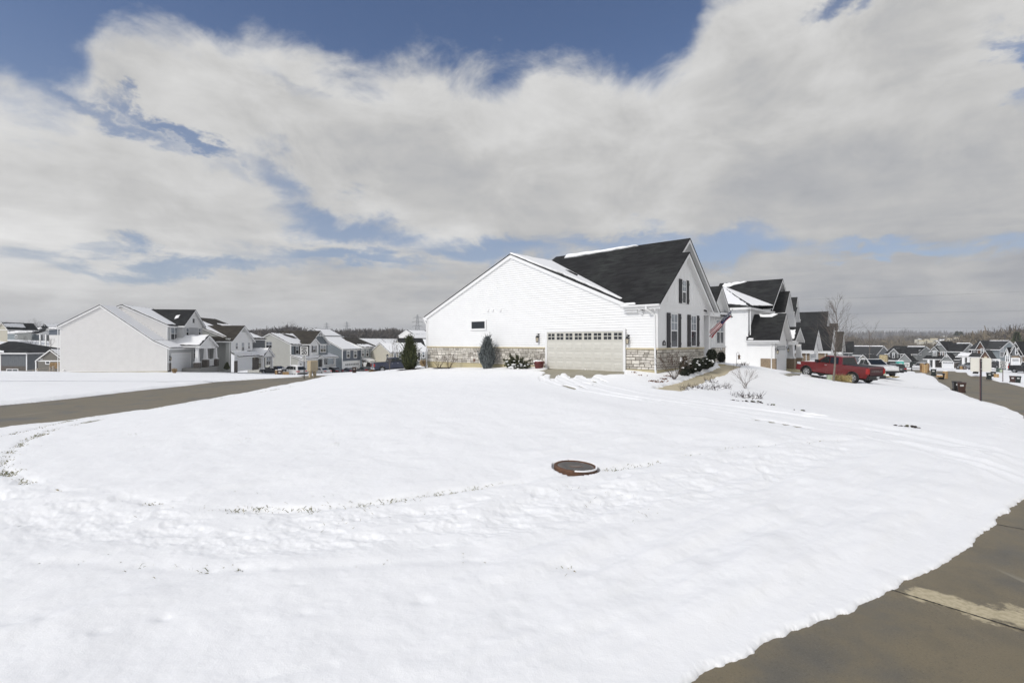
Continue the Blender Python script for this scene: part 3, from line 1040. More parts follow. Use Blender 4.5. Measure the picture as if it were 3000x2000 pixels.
class House:
    def __init__(s, name, label, px, Y, ang, z0, group=None, cat='house', seed=1):
        X = (px - 1500) / FPX * Y
        s.o = Vector((X, Y, z0))
        a = math.radians(ang)
        s.ang = a
        s.ex, s.ey = Vector((math.cos(a), math.sin(a), 0)), Vector((-math.sin(a), math.cos(a), 0))
        s.root = thing(name, label, cat, s.o, a, group)
        s.parts = {}
        s.r = random.Random(seed)

    def w(s, x, y, z):
        return s.o + s.ex * x + s.ey * y + Vector((0, 0, z))

    def loc(s, p):
        d = Vector(p) - s.o
        return Vector((d.dot(s.ex), d.dot(s.ey), d.z))

    def hit(s, px, py, x=None, y=None, z=None):
        d = Vector(((px - 1500) / FPX, 1.0, (HY - py) / FPX))
        c = Vector((0, 0, EYE))
        o, dl = s.loc(c), Vector((d.dot(s.ex), d.dot(s.ey), d.z))
        i = 0 if x is not None else 1 if y is not None else 2
        t = ((x, y, z)[i] - o[i]) / dl[i]
        return o + dl * t

    def part(s, n):
        return s.parts.setdefault(n, MB())

    def done(s):
        for n, mb in s.parts.items():
            if mb.v:
                for piece in mb.pieces():
                    piece.build(n.split('#')[0], s.root)

    # local point on a face: 'f' front (faces -y), 's' side (faces -x), 'r' far side (faces +x)
    def pl(s, face, c, u, z, d=0.0):
        if face == 'f':
            return Vector((u, c - d, z))
        if face == 's':
            return Vector((c - d, u, z))
        return Vector((c + d, u, z))

    def nrm(s, face):
        return {'f': Vector((0, -1, 0)), 's': Vector((-1, 0, 0)), 'r': Vector((1, 0, 0))}[face]

    def fb(s, mb, face, c, u0, u1, z0, z1, d0, d1, m):
        a, b = s.pl(face, c, u0, z0, d0), s.pl(face, c, u1, z1, d1)
        mb.box(min(a.x, b.x), max(a.x, b.x), min(a.y, b.y), max(a.y, b.y), min(a.z, b.z), max(a.z, b.z), m)

    def wall(s, face, c, pts, m, exp=0.133, lap=0.013, part='wall', board=False):
        """pts: (u, z) outline, convex"""
        P3 = [s.pl(face, c, u, z) for u, z in pts]
        mb = s.part(part)
        if board:
            mb.poly([p + s.nrm(face) * 0.006 for p in P3], m)
            us = [p[0] for p in pts]
            u = min(us) + 0.3
            while u < max(us) - 0.1:
                # batten up to the outline
                zs = []
                n = len(pts)
                for i in range(n):
                    (a, za), (b, zb) = pts[i], pts[(i + 1) % n]
                    if (a - u) * (b - u) < 0:
                        zs.append(za + (zb - za) * (u - a) / (b - a))
                if len(zs) >= 2 and max(zs) - min(zs) > .1:
                    s.fb(mb, face, c, u - .025, u + .025, min(zs), max(zs) - .03, 0.006, 0.022, m)
                u += 0.41
        elif exp:
            lap_siding(mb, P3, s.nrm(face), m, exp, lap)
        else:
            mb.poly(P3, m)

    def roof(s, pts, m, thick=0.06, fascia=0.17, inset=0.02, fm=None):
        """pts: top corners of one slope"""
        pts = [Vector(p) for p in pts]
        s.part('roof').slab(pts, (0, 0, -thick), m)
        if fascia:
            c = sum(pts, Vector()) / len(pts)
            q = []
            for p in pts:
                d = c - p
                L = d.length
                q.append(p + d * (inset * 1.4 / L) + Vector((0, 0, -thick - 0.003)))
            s.part('fascia').slab(q, (0, 0, -fascia), fm or M_TRIM)

    def snow(s, pts, h=0.07, amp=0.07, step=0.3, inset=0.05, part='roof_snow', keep=()):
        """a layer of snow over an outline that lies on a slope; edges named in keep stay straight"""
        pts = [Vector(p) for p in pts]
        c = sum(pts, Vector()) / len(pts)
        n = (pts[1] - pts[0]).cross(pts[2] - pts[0]).normalized()
        if n.z < 0:
            n = -n
        out = []
        N = len(pts)
        for i in range(N):
            a, b = pts[i], pts[(i + 1) % N]
            k = max(1, int((b - a).length / step))
            inw = n.cross(b - a).normalized()
            if inw.dot(c - a) < 0:
                inw = -inw
            for q in range(k):
                p = a.lerp(b, q / k)
                if i in keep:
                    out.append(p + inw * 0.01)
                else:
                    out.append(p + inw * (inset + s.r.uniform(-amp, amp)))
        base = [p + n * 0.004 for p in out]
        mid = [p + n * (h * .65) for p in out]
        top = [p + (c - p).normalized() * min(.06, h) + n * h for p in out]
        m_ = len(out)
        fs = [tuple(range(2 * m_, 3 * m_))]
        for L in (0, 1):
            fs += [(L * m_ + i, L * m_ + (i + 1) % m_, (L + 1) * m_ + (i + 1) % m_, (L + 1) * m_ + i) for i in range(m_)]
        s.part(part).add(base + mid + top, fs, M_SNOW)

    def gable(s, x0, x1, y0, y1, z0, ze, zr, axis, wm, rm, ridge=0.5, oh=0.3, ohg=0.25, front=True, side=True, rside=False, exp=0.13, board_above=None, am=None, snow=(0, 0), fascia=0.17, back=False, lap=0.013):
        """box with a pitched roof; axis 'y': gable faces the front, 'x': gable faces the side"""
        if axis == 'y':
            xr = x0 + (x1 - x0) * ridge
            pl, pr = (zr - ze) / (xr - x0), (zr - ze) / (x1 - xr)
            if front:
                if board_above:
                    zb = board_above
                    s.wall('f', y0, [(x0, z0), (x1, z0), (x1, min(zb, ze)), (x0, min(zb, ze))], wm, exp, lap)
                    s.wall('f', y0, [(x0, min(zb, ze)), (x1, min(zb, ze)), (x1, ze), (xr, zr), (x0, ze)], am or wm, board=True)
                else:
                    s.wall('f', y0, [(x0, z0), (x1, z0), (x1, ze), (xr, zr), (x0, ze)], wm, exp, lap)
            if side:
                s.wall('s', x0, [(y0, z0), (y1, z0), (y1, ze), (y0, ze)], wm, exp, lap)
            if rside:
                s.wall('r', x1, [(y0, z0), (y1, z0), (y1, ze), (y0, ze)], wm, exp, lap)
            if back:
                s.part('wall').poly([(x0, y1, z0), (x1, y1, z0), (x1, y1, ze), (xr, y1, zr), (x0, y1, ze)], wm)
            t = 0.10
            A = [(x0 - oh, y0 - ohg, ze - pl * oh + t), (xr, y0 - ohg, zr + t), (xr, y1, zr + t), (x0 - oh, y1, ze - pl * oh + t)]
            B = [(x1 + oh, y0 - ohg, ze - pr * oh + t), (xr, y0 - ohg, zr + t), (xr, y1, zr + t), (x1 + oh, y1, ze - pr * oh + t)]
        else:
            yr = y0 + (y1 - y0) * ridge
            pl, pr = (zr - ze) / (yr - y0), (zr - ze) / (y1 - yr)
            if side:
                s.wall('s', x0, [(y0, z0), (y1, z0), (y1, ze), (yr, zr), (y0, ze)], wm, exp, lap)
            if front:
                s.wall('f', y0, [(x0, z0), (x1, z0), (x1, ze), (x0, ze)], wm, exp, lap)
            if rside:
                s.wall('r', x1, [(y0, z0), (y1, z0), (y1, ze), (yr, zr), (y0, ze)], wm, exp, lap)
            if back:
                s.part('wall').poly([(x0, y1, z0), (x1, y1, z0), (x1, y1, ze), (x0, y1, ze)], wm)
            t = 0.10
            A = [(x0 - ohg, y0 - oh, ze - pl * oh + t), (x0 - ohg, yr, zr + t), (x1 + ohg, yr, zr + t), (x1 + ohg, y0 - oh, ze - pl * oh + t)]
            B = [(x0 - ohg, y1 + oh, ze - pr * oh + t), (x0 - ohg, yr, zr + t), (x1 + ohg, yr, zr + t), (x1 + ohg, y1 + oh, ze - pr * oh + t)]
        s.roof(A, rm, fascia=fascia)
        s.roof(B, rm, fascia=fascia)
        for q, k in ((A, snow[0]), (B, snow[1])):
            if k:
                s.snow(s.sub(q, *(k if isinstance(k, tuple) else (0.02, 0.98, 0.03, 0.97))))
        return A, B

    @staticmethod
    def sub(q, a0, a1, b0, b1):
        """part of a slope: a along the eave (front-back or left-right), b from eave (0) to ridge (1)"""
        q = [Vector(p) for p in q]

        def at(a, b):
            lo, hi = q[0].lerp(q[3], a), q[1].lerp(q[2], a)
            return lo.lerp(hi, b)
        return [at(a0, b0), at(a1, b0), at(a1, b1), at(a0, b1)]

    def window(s, face, c, u0, u1, z0, z1, cols=1, shut=0.0, grid=False, fw=0.07, single=False, dark=False, label=None, fm=None):
        mb = MB()
        f = fm or M_TRIM
        s.fb(mb, face, c, u0 - fw, u0, z0 - fw, z1 + fw, 0.0, 0.055, f)
        s.fb(mb, face, c, u1, u1 + fw, z0 - fw, z1 + fw, 0.0, 0.055, f)
        s.fb(mb, face, c, u0, u1, z1, z1 + fw, 0.0, 0.055, f)
        s.fb(mb, face, c, u0, u1, z0 - fw, z0, 0.0, 0.06, f)
        zm = (z0 + z1) / 2
        for k in range(cols):
            a, b = u0 + (u1 - u0) * k / cols, u0 + (u1 - u0) * (k + 1) / cols
            if k:
                s.fb(mb, face, c, a - .045, a + .045, z0, z1, 0.0, 0.052, f)
            if not single:
                s.fb(mb, face, c, a, b, zm - .03, zm + .03, 0.0, 0.045, f)
            if grid:
                s.fb(mb, face, c, (a + b) / 2 - .012, (a + b) / 2 + .012, zm + .03, z1, 0.0, 0.04, f)
                s.fb(mb, face, c, a, b, (zm + z1) / 2 - .012, (zm + z1) / 2 + .012, 0.0, 0.04, f)
        wo = mb.build('window', s.root)
        if label:
            wo['label'] = label
        pm = MB()
        if single:
            pm.poly([s.pl(face, c, u0, z0, .028), s.pl(face, c, u1, z0, .028), s.pl(face, c, u1, z1, .028), s.pl(face, c, u0, z1, .028)], M_GLASS)
        else:
            pm.poly([s.pl(face, c, u0, z0, .024), s.pl(face, c, u1, z0, .024), s.pl(face, c, u1, zm, .024), s.pl(face, c, u0, zm, .024)], M_GLASS)
            pm.poly([s.pl(face, c, u0, zm, .03), s.pl(face, c, u1, zm, .03), s.pl(face, c, u1, z1, .03), s.pl(face, c, u0, z1, .03)], M_GLASS if dark else M_PALE_PANE)
        pm.build('pane', wo)
        if shut:
            for a, b in ((u0 - fw - .01 - shut, u0 - fw - .01), (u1 + fw + .01, u1 + fw + .01 + shut)):
                sm = MB()
                n = max(3, int((b - a) / .09))
                for i in range(n):
                    s.fb(sm, face, c, a + (b - a) * i / n + .004, a + (b - a) * (i + 1) / n - .004, z0 - .04, z1 + .06, 0.015, 0.05, M_SHUT)
                for zz in (z0 + .15, z1 - .15):
                    s.fb(sm, face, c, a, b, zz - .06, zz + .06, 0.05, 0.066, M_SHUT)
                sm.build('shutter', s.root)
        return wo

    def garage_door(s, face, c, u0, u1, z0, z1, m=None, cols=8, lites=True, rows=4, trim=0.1, tm=None):
        m = m or M_GDOOR_W
        mb = MB()
        s.fb(mb, face, c, u0, u1, z0, z1, -.05, 0.012, m)
        rh = (z1 - z0) / rows
        cw = (u1 - u0) / cols
        for r_ in range(rows):
            s.fb(mb, face, c, u0, u1, z0 + r_ * rh + .006, z0 + (r_ + 1) * rh - .006, 0.012, 0.026, m)
            if lites and r_ == rows - 1:
                continue
            for k in range(cols):
                a, b = u0 + k * cw + cw * .14, u0 + (k + 1) * cw - cw * .14
                c0, c1 = z0 + r_ * rh + rh * .2, z0 + (r_ + 1) * rh - rh * .2
                o_ = [s.pl(face, c, u, z, 0.027) for u, z in ((a, c0), (b, c0), (b, c1), (a, c1))]
                i_ = [s.pl(face, c, u, z, 0.040) for u, z in ((a + .04, c0 + .04), (b - .04, c0 + .04), (b - .04, c1 - .04), (a + .04, c1 - .04))]
                mb.add(o_ + i_, [(4, 5, 6, 7), (0, 1, 5, 4), (1, 2, 6, 5), (2, 3, 7, 6), (3, 0, 4, 7)], m)
        d = mb.build('garage_door', s.root)
        if lites:
            for k in range(cols):
                a, b = u0 + k * cw + cw * .12, u0 + (k + 1) * cw - cw * .12
                c0, c1 = z1 - rh * .82, z1 - rh * .16
                wm = MB()
                wm.poly([s.pl(face, c, u, z, 0.03) for u, z in ((a, c0), (b, c0), (b, c1), (a, c1))], M_GLASS)
                for (p0, p1, q0, q1) in ((a - .03, a, c0 - .03, c1 + .03), (b, b + .03, c0 - .03, c1 + .03), (a, b, c0 - .03, c0), (a, b, c1, c1 + .03),
                                         ((a + b) / 2 - .018, (a + b) / 2 + .018, c0, c1), (a, b, (c0 + c1) / 2 - .018, (c0 + c1) / 2 + .018)):
                    s.fb(wm, face, c, p0, p1, q0, q1, 0.027, 0.045, m)
                wm.build('door_window', d)
        t = s.part('door_trim')
        for p0, p1, q0, q1 in ((u0 - trim, u0, z0, z1 + trim), (u1, u1 + trim, z0, z1 + trim), (u0, u1, z1, z1 + trim)):
            s.fb(t, face, c, p0, p1, q0, q1, 0.0, 0.06, tm or M_TRIM)
        return d

    def corner(s, face, c, u, z0, z1, w=0.1):
        s.fb(s.part('corner_trim'), face, c, u, u + w, z0, z1, -.01, 0.035, M_TRIM)

    def lamp(s, face, c, u, z, h=0.42):
        mb = MB()
        s.fb(mb, face, c, u - .055, u + .055, z - .08, z + .16, 0.0, 0.03, M_BLACKMETAL)
        p = s.pl(face, c, u, z, 0.0)
        n = s.nrm(face)
        mb.tube([p + n * .03 + Vector((0, 0, .05)), p + n * .1 + Vector((0, 0, .17)), p + n * .17 + Vector((0, 0, .15)), p + n * .18 + Vector((0, 0, .06))], .014, M_BLACKMETAL, 6)
        q = p + n * .18
        mb.lathe([(0.01, .07), (.03, .05), (.095, -.05), (.10, -.075), (.085, -.08)], q, M_BLACKMETAL, 8, smooth=False)
        for k in range(6):
            a = k * math.pi / 3
            mb.tube([q + Vector((.085 * math.cos(a), .085 * math.sin(a), -.08)), q + Vector((.062 * math.cos(a), .062 * math.sin(a), -.33))], .008, M_BLACKMETAL, 4)
        mb.lathe([(.03, -.36), (.066, -.345), (.066, -.325), (0.0, -.32)], q, M_BLACKMETAL, 8)
        o = mb.build('wall_lamp', s.root)
        g = MB()
        g.lathe([(.080, -.082), (.058, -.325)], q, M_LAMPGLASS, 6, smooth=False)
        g.build('lamp_glass', o)

    def downspout(s, face, c, u, ztop, z0, kick=True):
        p = lambda d, z, du=0.0: s.pl(face, c, u + du, z, d)
        mb = MB()
        pts = [p(.30, ztop), p(.30, ztop - .10), p(.07, ztop - .32), p(.07, z0 + .25)]
        if kick:
            pts += [p(.09, z0 + .12), p(.30, z0 + .02)]
        mb.tube(pts, .045, M_TRIM, 6, smooth=False)
        mb.build('downspout', s.root)

    def gutter(s, p0, p1, d):
        """box gutter from p0 to p1 hanging outward along d"""
        p0, p1, d = Vector(p0), Vector(p1), Vector(d)
        prof = [(0, 0), (.10, 0.0), (.12, -.02), (.12, -.05), (.07, -.115), (0, -.115)]
        a = [p0 + d * u + Vector((0, 0, z)) for u, z in prof]
        b = [p1 + d * u + Vector((0, 0, z)) for u, z in prof]
        n = len(prof)
        s.part('gutter').add(a + b, [(i, (i + 1) % n, n + (i + 1) % n, n + i) for i in range(n)] + [tuple(range(n)), tuple(range(2 * n - 1, n - 1, -1))], M_TRIM)


# ------------------------------------------------------------------ the white corner house
def main_house():
    H = House('corner_house', 'large white lap-sided corner house with stone base, charcoal roof and double garage door', 1926, 25.17, 48.2, 0.0, seed=11)
    ap = H.hit(1494, 742, x=-0.13)              # peak of the big side gable
    yr, zr = ap.y, ap.z
    yL = H.hit(1253, 1000, x=0).y
    zeL = 3.26 + .28
    gd0, gd1 = H.hit(1606, 1079, x=0), H.hit(1828.6, 1089, x=0)
    yg1, yg0, zgd = gd0.y, gd1.y, H.hit(1828.6, 968.5, x=0).z
    zc0, zc1, zs0 = 1.16, 1.25, 0.15            # cap over the stone, bottom of stone
    pitch = (zr - .1 - 3.42) / (yL - yr)
    y_e = yr - (zr - .1 - zeL) / pitch          # where the near slope meets the eave height
    zt = lambda y: zr - .1 - abs(y - yr) * pitch
    # lap siding around the garage door (door head zh)
    zh = zgd + 0.12
    u0, u1 = yg0 - .13, yg1 + .13
    W = M_WHITE
    E = .1335
    LAP = .034
    n_ = int(round((zh - zc1) / E))
    H.wall('s', 0, [(0.1, zc1), (u0, zc1), (u0, zc1 + n_ * E), (0.1, zc1 + n_ * E)], W, E, LAP)
    H.wall('s', 0, [(u1, zc1), (yL, zc1), (yL, zc1 + n_ * E), (u1, zc1 + n_ * E)], W, E, LAP)
    zq = zc1 + n_ * E
    yc = 1.75                                    # the cross wing's eave covers the first bit of this wall
    H.wall('s', 0, [(yc, zq), (yL, zq), (yL, zt(yL)), (yr, zt(yr)), (yc, zt(yc))], W, E, LAP)
    H.wall('s', 0, [(0.1, zq), (yc, zq), (yc, 3.42), (0.1, 3.42)], W, E, LAP)
    # foundation and stone
    H.fb(H.part('foundation#1'), 's', 0, 0.0, u0 + .03, -1.2, zs0, -.3, 0.012, M_FOUND)
    H.fb(H.part('foundation#2'), 's', 0, u1 - .03, yL, -1.6, zs0, -.3, 0.012, M_FOUND)
    H.fb(H.part('foundation#1'), 'f', 0, 0.0, 9.5, -1.0, zs0, -.3, 0.012, M_FOUND)
    st = H.part('stone_veneer#3')
    st2 = H.part('stone_veneer#2')
    st1 = H.part('stone_veneer#1')
    ashlar(st1, lambda u, z, d: H.pl('s', 0, u, z, d), 0.0, u0 + .02, zs0, zc0, 3)
    ashlar(st2, lambda u, z, d: H.pl('s', 0, u, z, d), u1 - .02, yL, zs0, zc0, 5)
    xs1 = H.hit(2060, 1012, y=0).x
    ashlar(st1, lambda u, z, d: H.pl('f', 0, u, z, d), -.028, xs1, zs0, zc0, 8)
    for a, b, cap in ((-.03, u0 + .02, H.part('stone_cap#1')), (u1 - .02, yL, H.part('stone_cap#2'))):
        x = a
        while x < b - .01:
            w = min(b - x, H.r.uniform(1.1, 1.9))
            H.fb(cap, 's', 0, x + .004, x + w - .004, zc0, zc1, -.02, .075, M_LIMEST)
            x += w
    cap = H.part('stone_cap#1')
    x = -.074
    while x < xs1:
        w = min(xs1 - x + .01, 1.5)
        H.fb(cap, 'f', 0, x + .004, x + w - .004, zc0, zc1, -.02, .075, M_LIMEST)
        x += 1.5
    # trims
    H.corner('s', 0, yL - .09, zc1, zt(yL) - .0, .09)
    H.corner('s', 0, 0.0, zc1, 3.40, .1)
    H.corner('f', 0, -.035, zc1, 3.40, .135)
    # garage door
    d = H.garage_door('s', -.06 + .0, yg0, yg1, 0.0, zgd, M_GDOOR, cols=8, trim=0.13)
    # high dark window on the side wall with its picture-frame trim
    a, b = H.hit(1383.8, 962, x=0), H.hit(1422.6, 940, x=0)
    H.window('s', -.03, b.y, a.y, a.z, b.z, single=True, fw=.11)
    # three small vent hoods
    for px in (1431, 1445, 1467):
        q = H.hit(px, 907.5, x=0)
        mb = MB()
        H.fb(mb, 's', 0, q.y - .09, q.y + .09, q.z - .09, q.z + .09, .01, .03, M_TRIM)
        mb.slab([H.pl('s', 0, q.y - .07, q.z + .08, .03), H.pl('s', 0, q.y + .07, q.z + .08, .03), H.pl('s', 0, q.y + .07, q.z - .05, .03), H.pl('s', 0, q.y - .07, q.z - .05, .03)], (-.05, 0, -.03), M_TRIM)
        mb.build('vent_hood', H.root)
    # cleanout cover low on the stone
    q = H.hit(1390.5, 1053.5, x=0)
    mb = MB()
    H.fb(mb, 's', 0, q.y - .08, q.y + .08, q.z - .09, q.z + .09, .02, .05, M_BRICK_RED)
    mb.build('outlet_cover', H.root)
    for px, py in ((1579, 984), (1842.5, 987)):
        q = H.hit(px, py, x=0)
        H.lamp('s', 0, q.y, q.z)
    # big roof, ridge along x; fascia boards on the rake
    XB = 9.0
    oh = .28
    zl = zt(yL + oh) + .1
    A = [(-.13, yL + oh, zl), (-.13, yr, zr), (XB, yr, zr), (XB, yL + oh, zl)]
    yn = .75                                     # near slope runs down to the cross wing
    B = [(-.13, yn, zt(yn) + .1), (-.13, yr, zr), (XB, yr, zr), (XB, yn, zt(yn) + .1)]
    H.roof(A, M_BLACK_SH, fascia=0)
    H.roof(B, M_BLACK_SH, fascia=0)
    fa = H.part('fascia')
    for q0, q1 in (((yL + oh, zl), (yr, zr)), ((yn, zt(yn) + .1), (yr, zr))):
        for (x0_, x1_, dz0, dz1) in ((-.115, -.02, .06, .27),):
            fa.slab([(x0_, q0[0], q0[1] - dz0), (x0_, q1[0], q1[1] - dz0), (x0_, q1[0], q1[1] - dz1), (x0_, q0[0], q0[1] - dz1)], (x1_ - x0_, 0, 0), M_TRIM)
        fa.slab([(-.03, q0[0], q0[1] - .27), (-.03, q1[0], q1[1] - .27), (-.03, q1[0], q1[1] - .36), (-.03, q0[0], q0[1] - .36)], (.05, 0, 0), M_TRIM)
    # boxed eave return and gutter at the far left end
    H.part('fascia').box(-.11, 6, yL, yL + oh - .02, zl - .30, zl - .10, M_TRIM)
    H.gutter((-.12, yL + oh, zl - .08), (6, yL + oh, zl - .08), (0, 1, 0))
    mb = MB()
    yd = yL + .05
    mb.tube([(-.05, yL + oh + .04, zl - .2), (-.06, yL + oh, zl - .32), (-.06, yd, zl - .55), (-.06, yd, -.2), (-.10, yd + .15, -.32), (-.15, yd + .5, -.36)], .05, M_TRIM, 6, smooth=False)
    mb.build('downspout', H.root)
    # snow on the near slope of the big roof: between the rake and the valley
    s1 = lambda x, y: Vector((x, y, zt(y) + .1))
    H.snow([s1(-.15, yr - .05), s1(7.5, yr - .05), s1(6.6, yr - 1.6), s1(4.9, yr - 3.3), s1(3.3, yr - 5.2), s1(1.6, yr - 7.2), s1(.35, yn + .25), s1(.1, yn + 1.0), s1(.32, yr - 5.0), s1(.42, yr - 3.6), s1(.05, yr - 2.6)],
           h=.09, amp=.09, inset=.03)
    mb = H.part('roof_bare_patch')
    c_ = [(2.2, yr - 2.5), (2.6, yr - 2.6), (2.3, yr - 3.4), (1.5, yr - 3.9), (1.75, yr - 3.2)]
    mb.slab([Vector((x, y, zt(y) + .1 + .098)) for x, y in c_], (0, 0, .004), M_BLACK_SH)
    # ---------------- cross wing facing the street: lower front gable and the taller one behind it, sharing the left slope
    xl, zl2 = -.32, 3.42
    yf1 = -.30
    q = H.hit(2021, 736, y=yf1)
    xa, za = q.x, q.z
    pg = (za - zl2) / (xa - xl)
    best = min((abs(H.hit(2022.5, 698, y=k * .05).z - zl2 - (H.hit(2022.5, 698, y=k * .05).x - xl) * pg), k * .05) for k in range(-4, 40))
    yf2 = max(best[1], .1)
    q = H.hit(2022.5, 698, y=yf2)
    xb = q.x
    zb_ = zl2 + (xb - xl) * pg
    print('front gables', xa, za, pg, yf2, xb, zb_, q.z)
    xr1 = xa + (xa - xl)
    xr2 = xb + (xb - xl)
    yb = H.hit(1629, 759, x=xb).y
    vx = lambda y: xl + (zt(y) + .1 - zl2) / pg
    yv = yr - (zr - zl2) / pitch                 # where the valley starts at the eave
    L = [(xl, yf1, zl2), (xa, yf1, za), (xa, yf2, za), (xb, yf2, zb_), (xb, yb, zb_), (vx(yr), yr, zr), (xl, yv, zl2)]
    R1 = [(xa, yf1, za), (xr1, yf1, zl2), (xr1, yf2 + .8, zl2), (xa, yf2 + .8, za)]
    R2 = [(xb, yf2, zb_), (xr2, yf2, zl2), (xr2, yb, zl2), (xb, yb, zb_)]
    B[0], B[3] = B[0], B[3]
    rf = H.part('roof')
    for q in (L, R1, R2):
        rf.slab(q, (0, 0, -.06), M_BLACK_SH)
    # rake boards and soffits
    def rake(x0, z0, x1, z1, y, dep, wall_y):
        # face board
        fa.slab([(x0, y + .02, z0 - .062), (x1, y + .02, z1 - .062), (x1, y + .02, z1 - .062 - dep), (x0, y + .02, z0 - .062 - dep)], (0, .03, 0), M_TRIM)
        fa.slab([(x0, y + .05, z0 - .066), (x1, y + .05, z1 - .066), (x1, wall_y, z1 - .066), (x0, wall_y, z0 - .066)], (0, 0, -.05), M_TRIM)
        fa.slab([(x0, wall_y - .03, z0 - .12), (x1, wall_y - .03, z1 - .12), (x1, wall_y - .03, z1 - .36), (x0, wall_y - .03, z0 - .36)], (0, .03, 0), M_TRIM)
    rake(xl, zl2, xa, za, yf1, .21, 0)
    rake(xr1, zl2, xa, za, yf1, .21, 0)
    rake(xl, zl2, xb, zb_, yf2, .21, .85)
    rake(xr2, zl2, xb, zb_, yf2, .21, .85)
    # boxed eave at the near corner with its gutter and downspout
    fa.box(-.30, -.003, yf1 + .03, 1.74, zl2 - .24, zl2 - .065, M_TRIM)
    H.gutter((xl, yf1 + .02, zl2 - .02), (xl, 1.86, zl2 - .02), (-1, 0, 0))
    fa.box(-.2, -.003, 1.0, 1.72, zl2 - .36, zl2 - .245, M_TRIM)
    mb = MB()
    mb.tube([(-.40, .42, zl2 - .1), (-.40, .40, zl2 - .26), (-.075, .12, zl2 - .52), (-.075, .07, .2), (-.075, .05, -.02), (-.24, -.05, -.13)], .052, M_TRIM, 6, smooth=False)
    mb.build('downspout', H.root)
    H.snow([(xl - .1, 1.0, zl2 - .0), (xl - .1, 1.62, zl2 - .0), (xl - .02, 1.62, zl2 + .02), (xl - .02, 1.0, zl2 + .02)], h=.10, amp=.0, inset=0, step=2)
    # snow strip along the ridge of the big cross gable
    sl = lambda x, y: Vector((x, y, zl2 + (x - xl) * pg))
    H.snow([sl(xb - .30, yb - .9), sl(xb - .02, yb - .9), sl(xb - .02, 3.4), sl(xb - .08, 3.3), sl(xb - .22, 6.0)], h=.08, amp=.04, inset=.0)
    # front wall of the lower gable
    zbb = H.hit(1955, 884.5, y=0).z
    H.wall('f', 0, [(0.1, zc1), (xs1, zc1), (xs1, zbb), (0.1, zbb)], W, .125, .024)
    zi = lambda x: za - abs(x - xa) * pg - .12
    H.wall('f', 0, [(.0, zbb), (xr1 - .35, zbb), (xr1 - .35, zi(xr1 - .35)), (xa, zi(xa)), (.0, zi(0.0))], W, board=True)
    H.fb(H.part('corner_trim'), 'f', 0, -.02, xr1 - .42, zbb - .14, zbb, 0.0, .03, M_TRIM)
    H.fb(H.part('corner_trim'), 'f', 0, xs1 - .1, xs1, zc1, zbb - .14, 0.0, .035, M_TRIM)
    # wall of the upper gable
    H.part('wall').poly([(.0, .85, 3.0), (xr2 - .3, .85, 3.3), (xr2 - .3, .85, 3.4), (xb, .85, zb_ - .12), (0, .85, zl2)], M_WHITE)
    # recessed porch right of the stone wall: reveal, pale door, white post
    H.part('wall').poly([(xs1, 0, zs0 - .5), (xs1, 1.6, zs0 - .5), (xs1, 1.6, 3.2), (xs1, 0, 3.2)], M_WHITE)
    H.part('wall').poly([(xs1, 1.6, -.3), (xs1 + 2.2, 1.6, -.3), (xs1 + 2.2, 1.6, 3.3), (xs1, 1.6, 3.3)], M_WHITE)
    pw = H.hit(2078.5, 1000, y=.1).x
    H.fb(H.part('porch_post'), 'f', .1, pw - .12, pw + .12, 0.0, 3.25, -.24, 0, M_TRIM)
    H.fb(H.part('fascia'), 'f', .1, xs1, xr2 - .2, 3.12, 3.36, -.24, 0.0, M_TRIM)
    # ---------------- right wing set further back, with its own small gable
    yw = 1.2
    g0 = H.hit(2092, 1000, y=yw)
    xq0, xq1 = pw + .05, H.hit(2121, 1000, y=yw).x + .25
    H.wall('f', yw, [(xq0, 1.25), (xq1, 1.25), (xq1, 3.5), (xq0, 3.5)], W, board=True)
    ashlar(st, lambda u, z, d: H.pl('f', yw, u, z, d), xq0, xq1, .2, 1.17, 18)
    H.fb(H.part('stone_cap#3'), 'f', yw, xq0, xq1, 1.17, 1.26, -.02, .08, M_TRIM)
    for k in range(3):
        x = xq0 + (xq1 - xq0) * (k + .5) / 3
        mb = MB()
        H.fb(mb, 'f', yw, x - .05, x + .05, 1.0, 1.17, .03, .10, M_TRIM)
        mb.build('bracket', H.root)
    wa, wb = H.hit(2098, 1003.5, y=yw), H.hit(2117.5, 938, y=yw)
    H.window('f', yw, wa.x, wb.x, wa.z, wb.z, cols=2, fw=.09, grid=False)
    pk = H.hit(2116.5, 836, y=yw - .4)
    el_, er_ = H.hit(2094.5, 893, y=yw - .4), H.hit(2144, 923, y=yw - .4)
    xm = pk.x
    half = er_.x - xm
    ze2 = er_.z
    pp = (pk.z - ze2) / half
    H.wall('f', yw, [(xm - half + .3, 3.2), (xm + half - .3, 3.2), (xm + half - .3, pk.z - (half - .3) * pp), (xm, pk.z - .1), (xm - half + .3, pk.z - (half - .3) * pp)], W, board=True)
    rf.slab([(xm - half, yw - .4, ze2), (xm, yw - .4, pk.z), (xm, yw + 7, pk.z), (xm - half, yw + 7, ze2)], (0, 0, -.06), M_BLACK_SH)
    rf.slab([(xm + half, yw - .4, ze2), (xm, yw - .4, pk.z), (xm, yw + 7, pk.z), (xm + half, yw + 7, ze2)], (0, 0, -.06), M_BLACK_SH)
    for sgn in (-1, 1):
        fa.slab([(xm + sgn * half, yw - .38, ze2 - .062), (xm, yw - .38, pk.z - .062), (xm, yw - .38, pk.z - .25), (xm + sgn * half, yw - .38, ze2 - .25)], (0, .03, 0), M_TRIM)
        fa.slab([(xm + sgn * half, yw - .35, ze2 - .066), (xm, yw - .35, pk.z - .066), (xm, yw, pk.z - .066), (xm + sgn * half, yw, ze2 - .066)], (0, 0, -.05), M_TRIM)
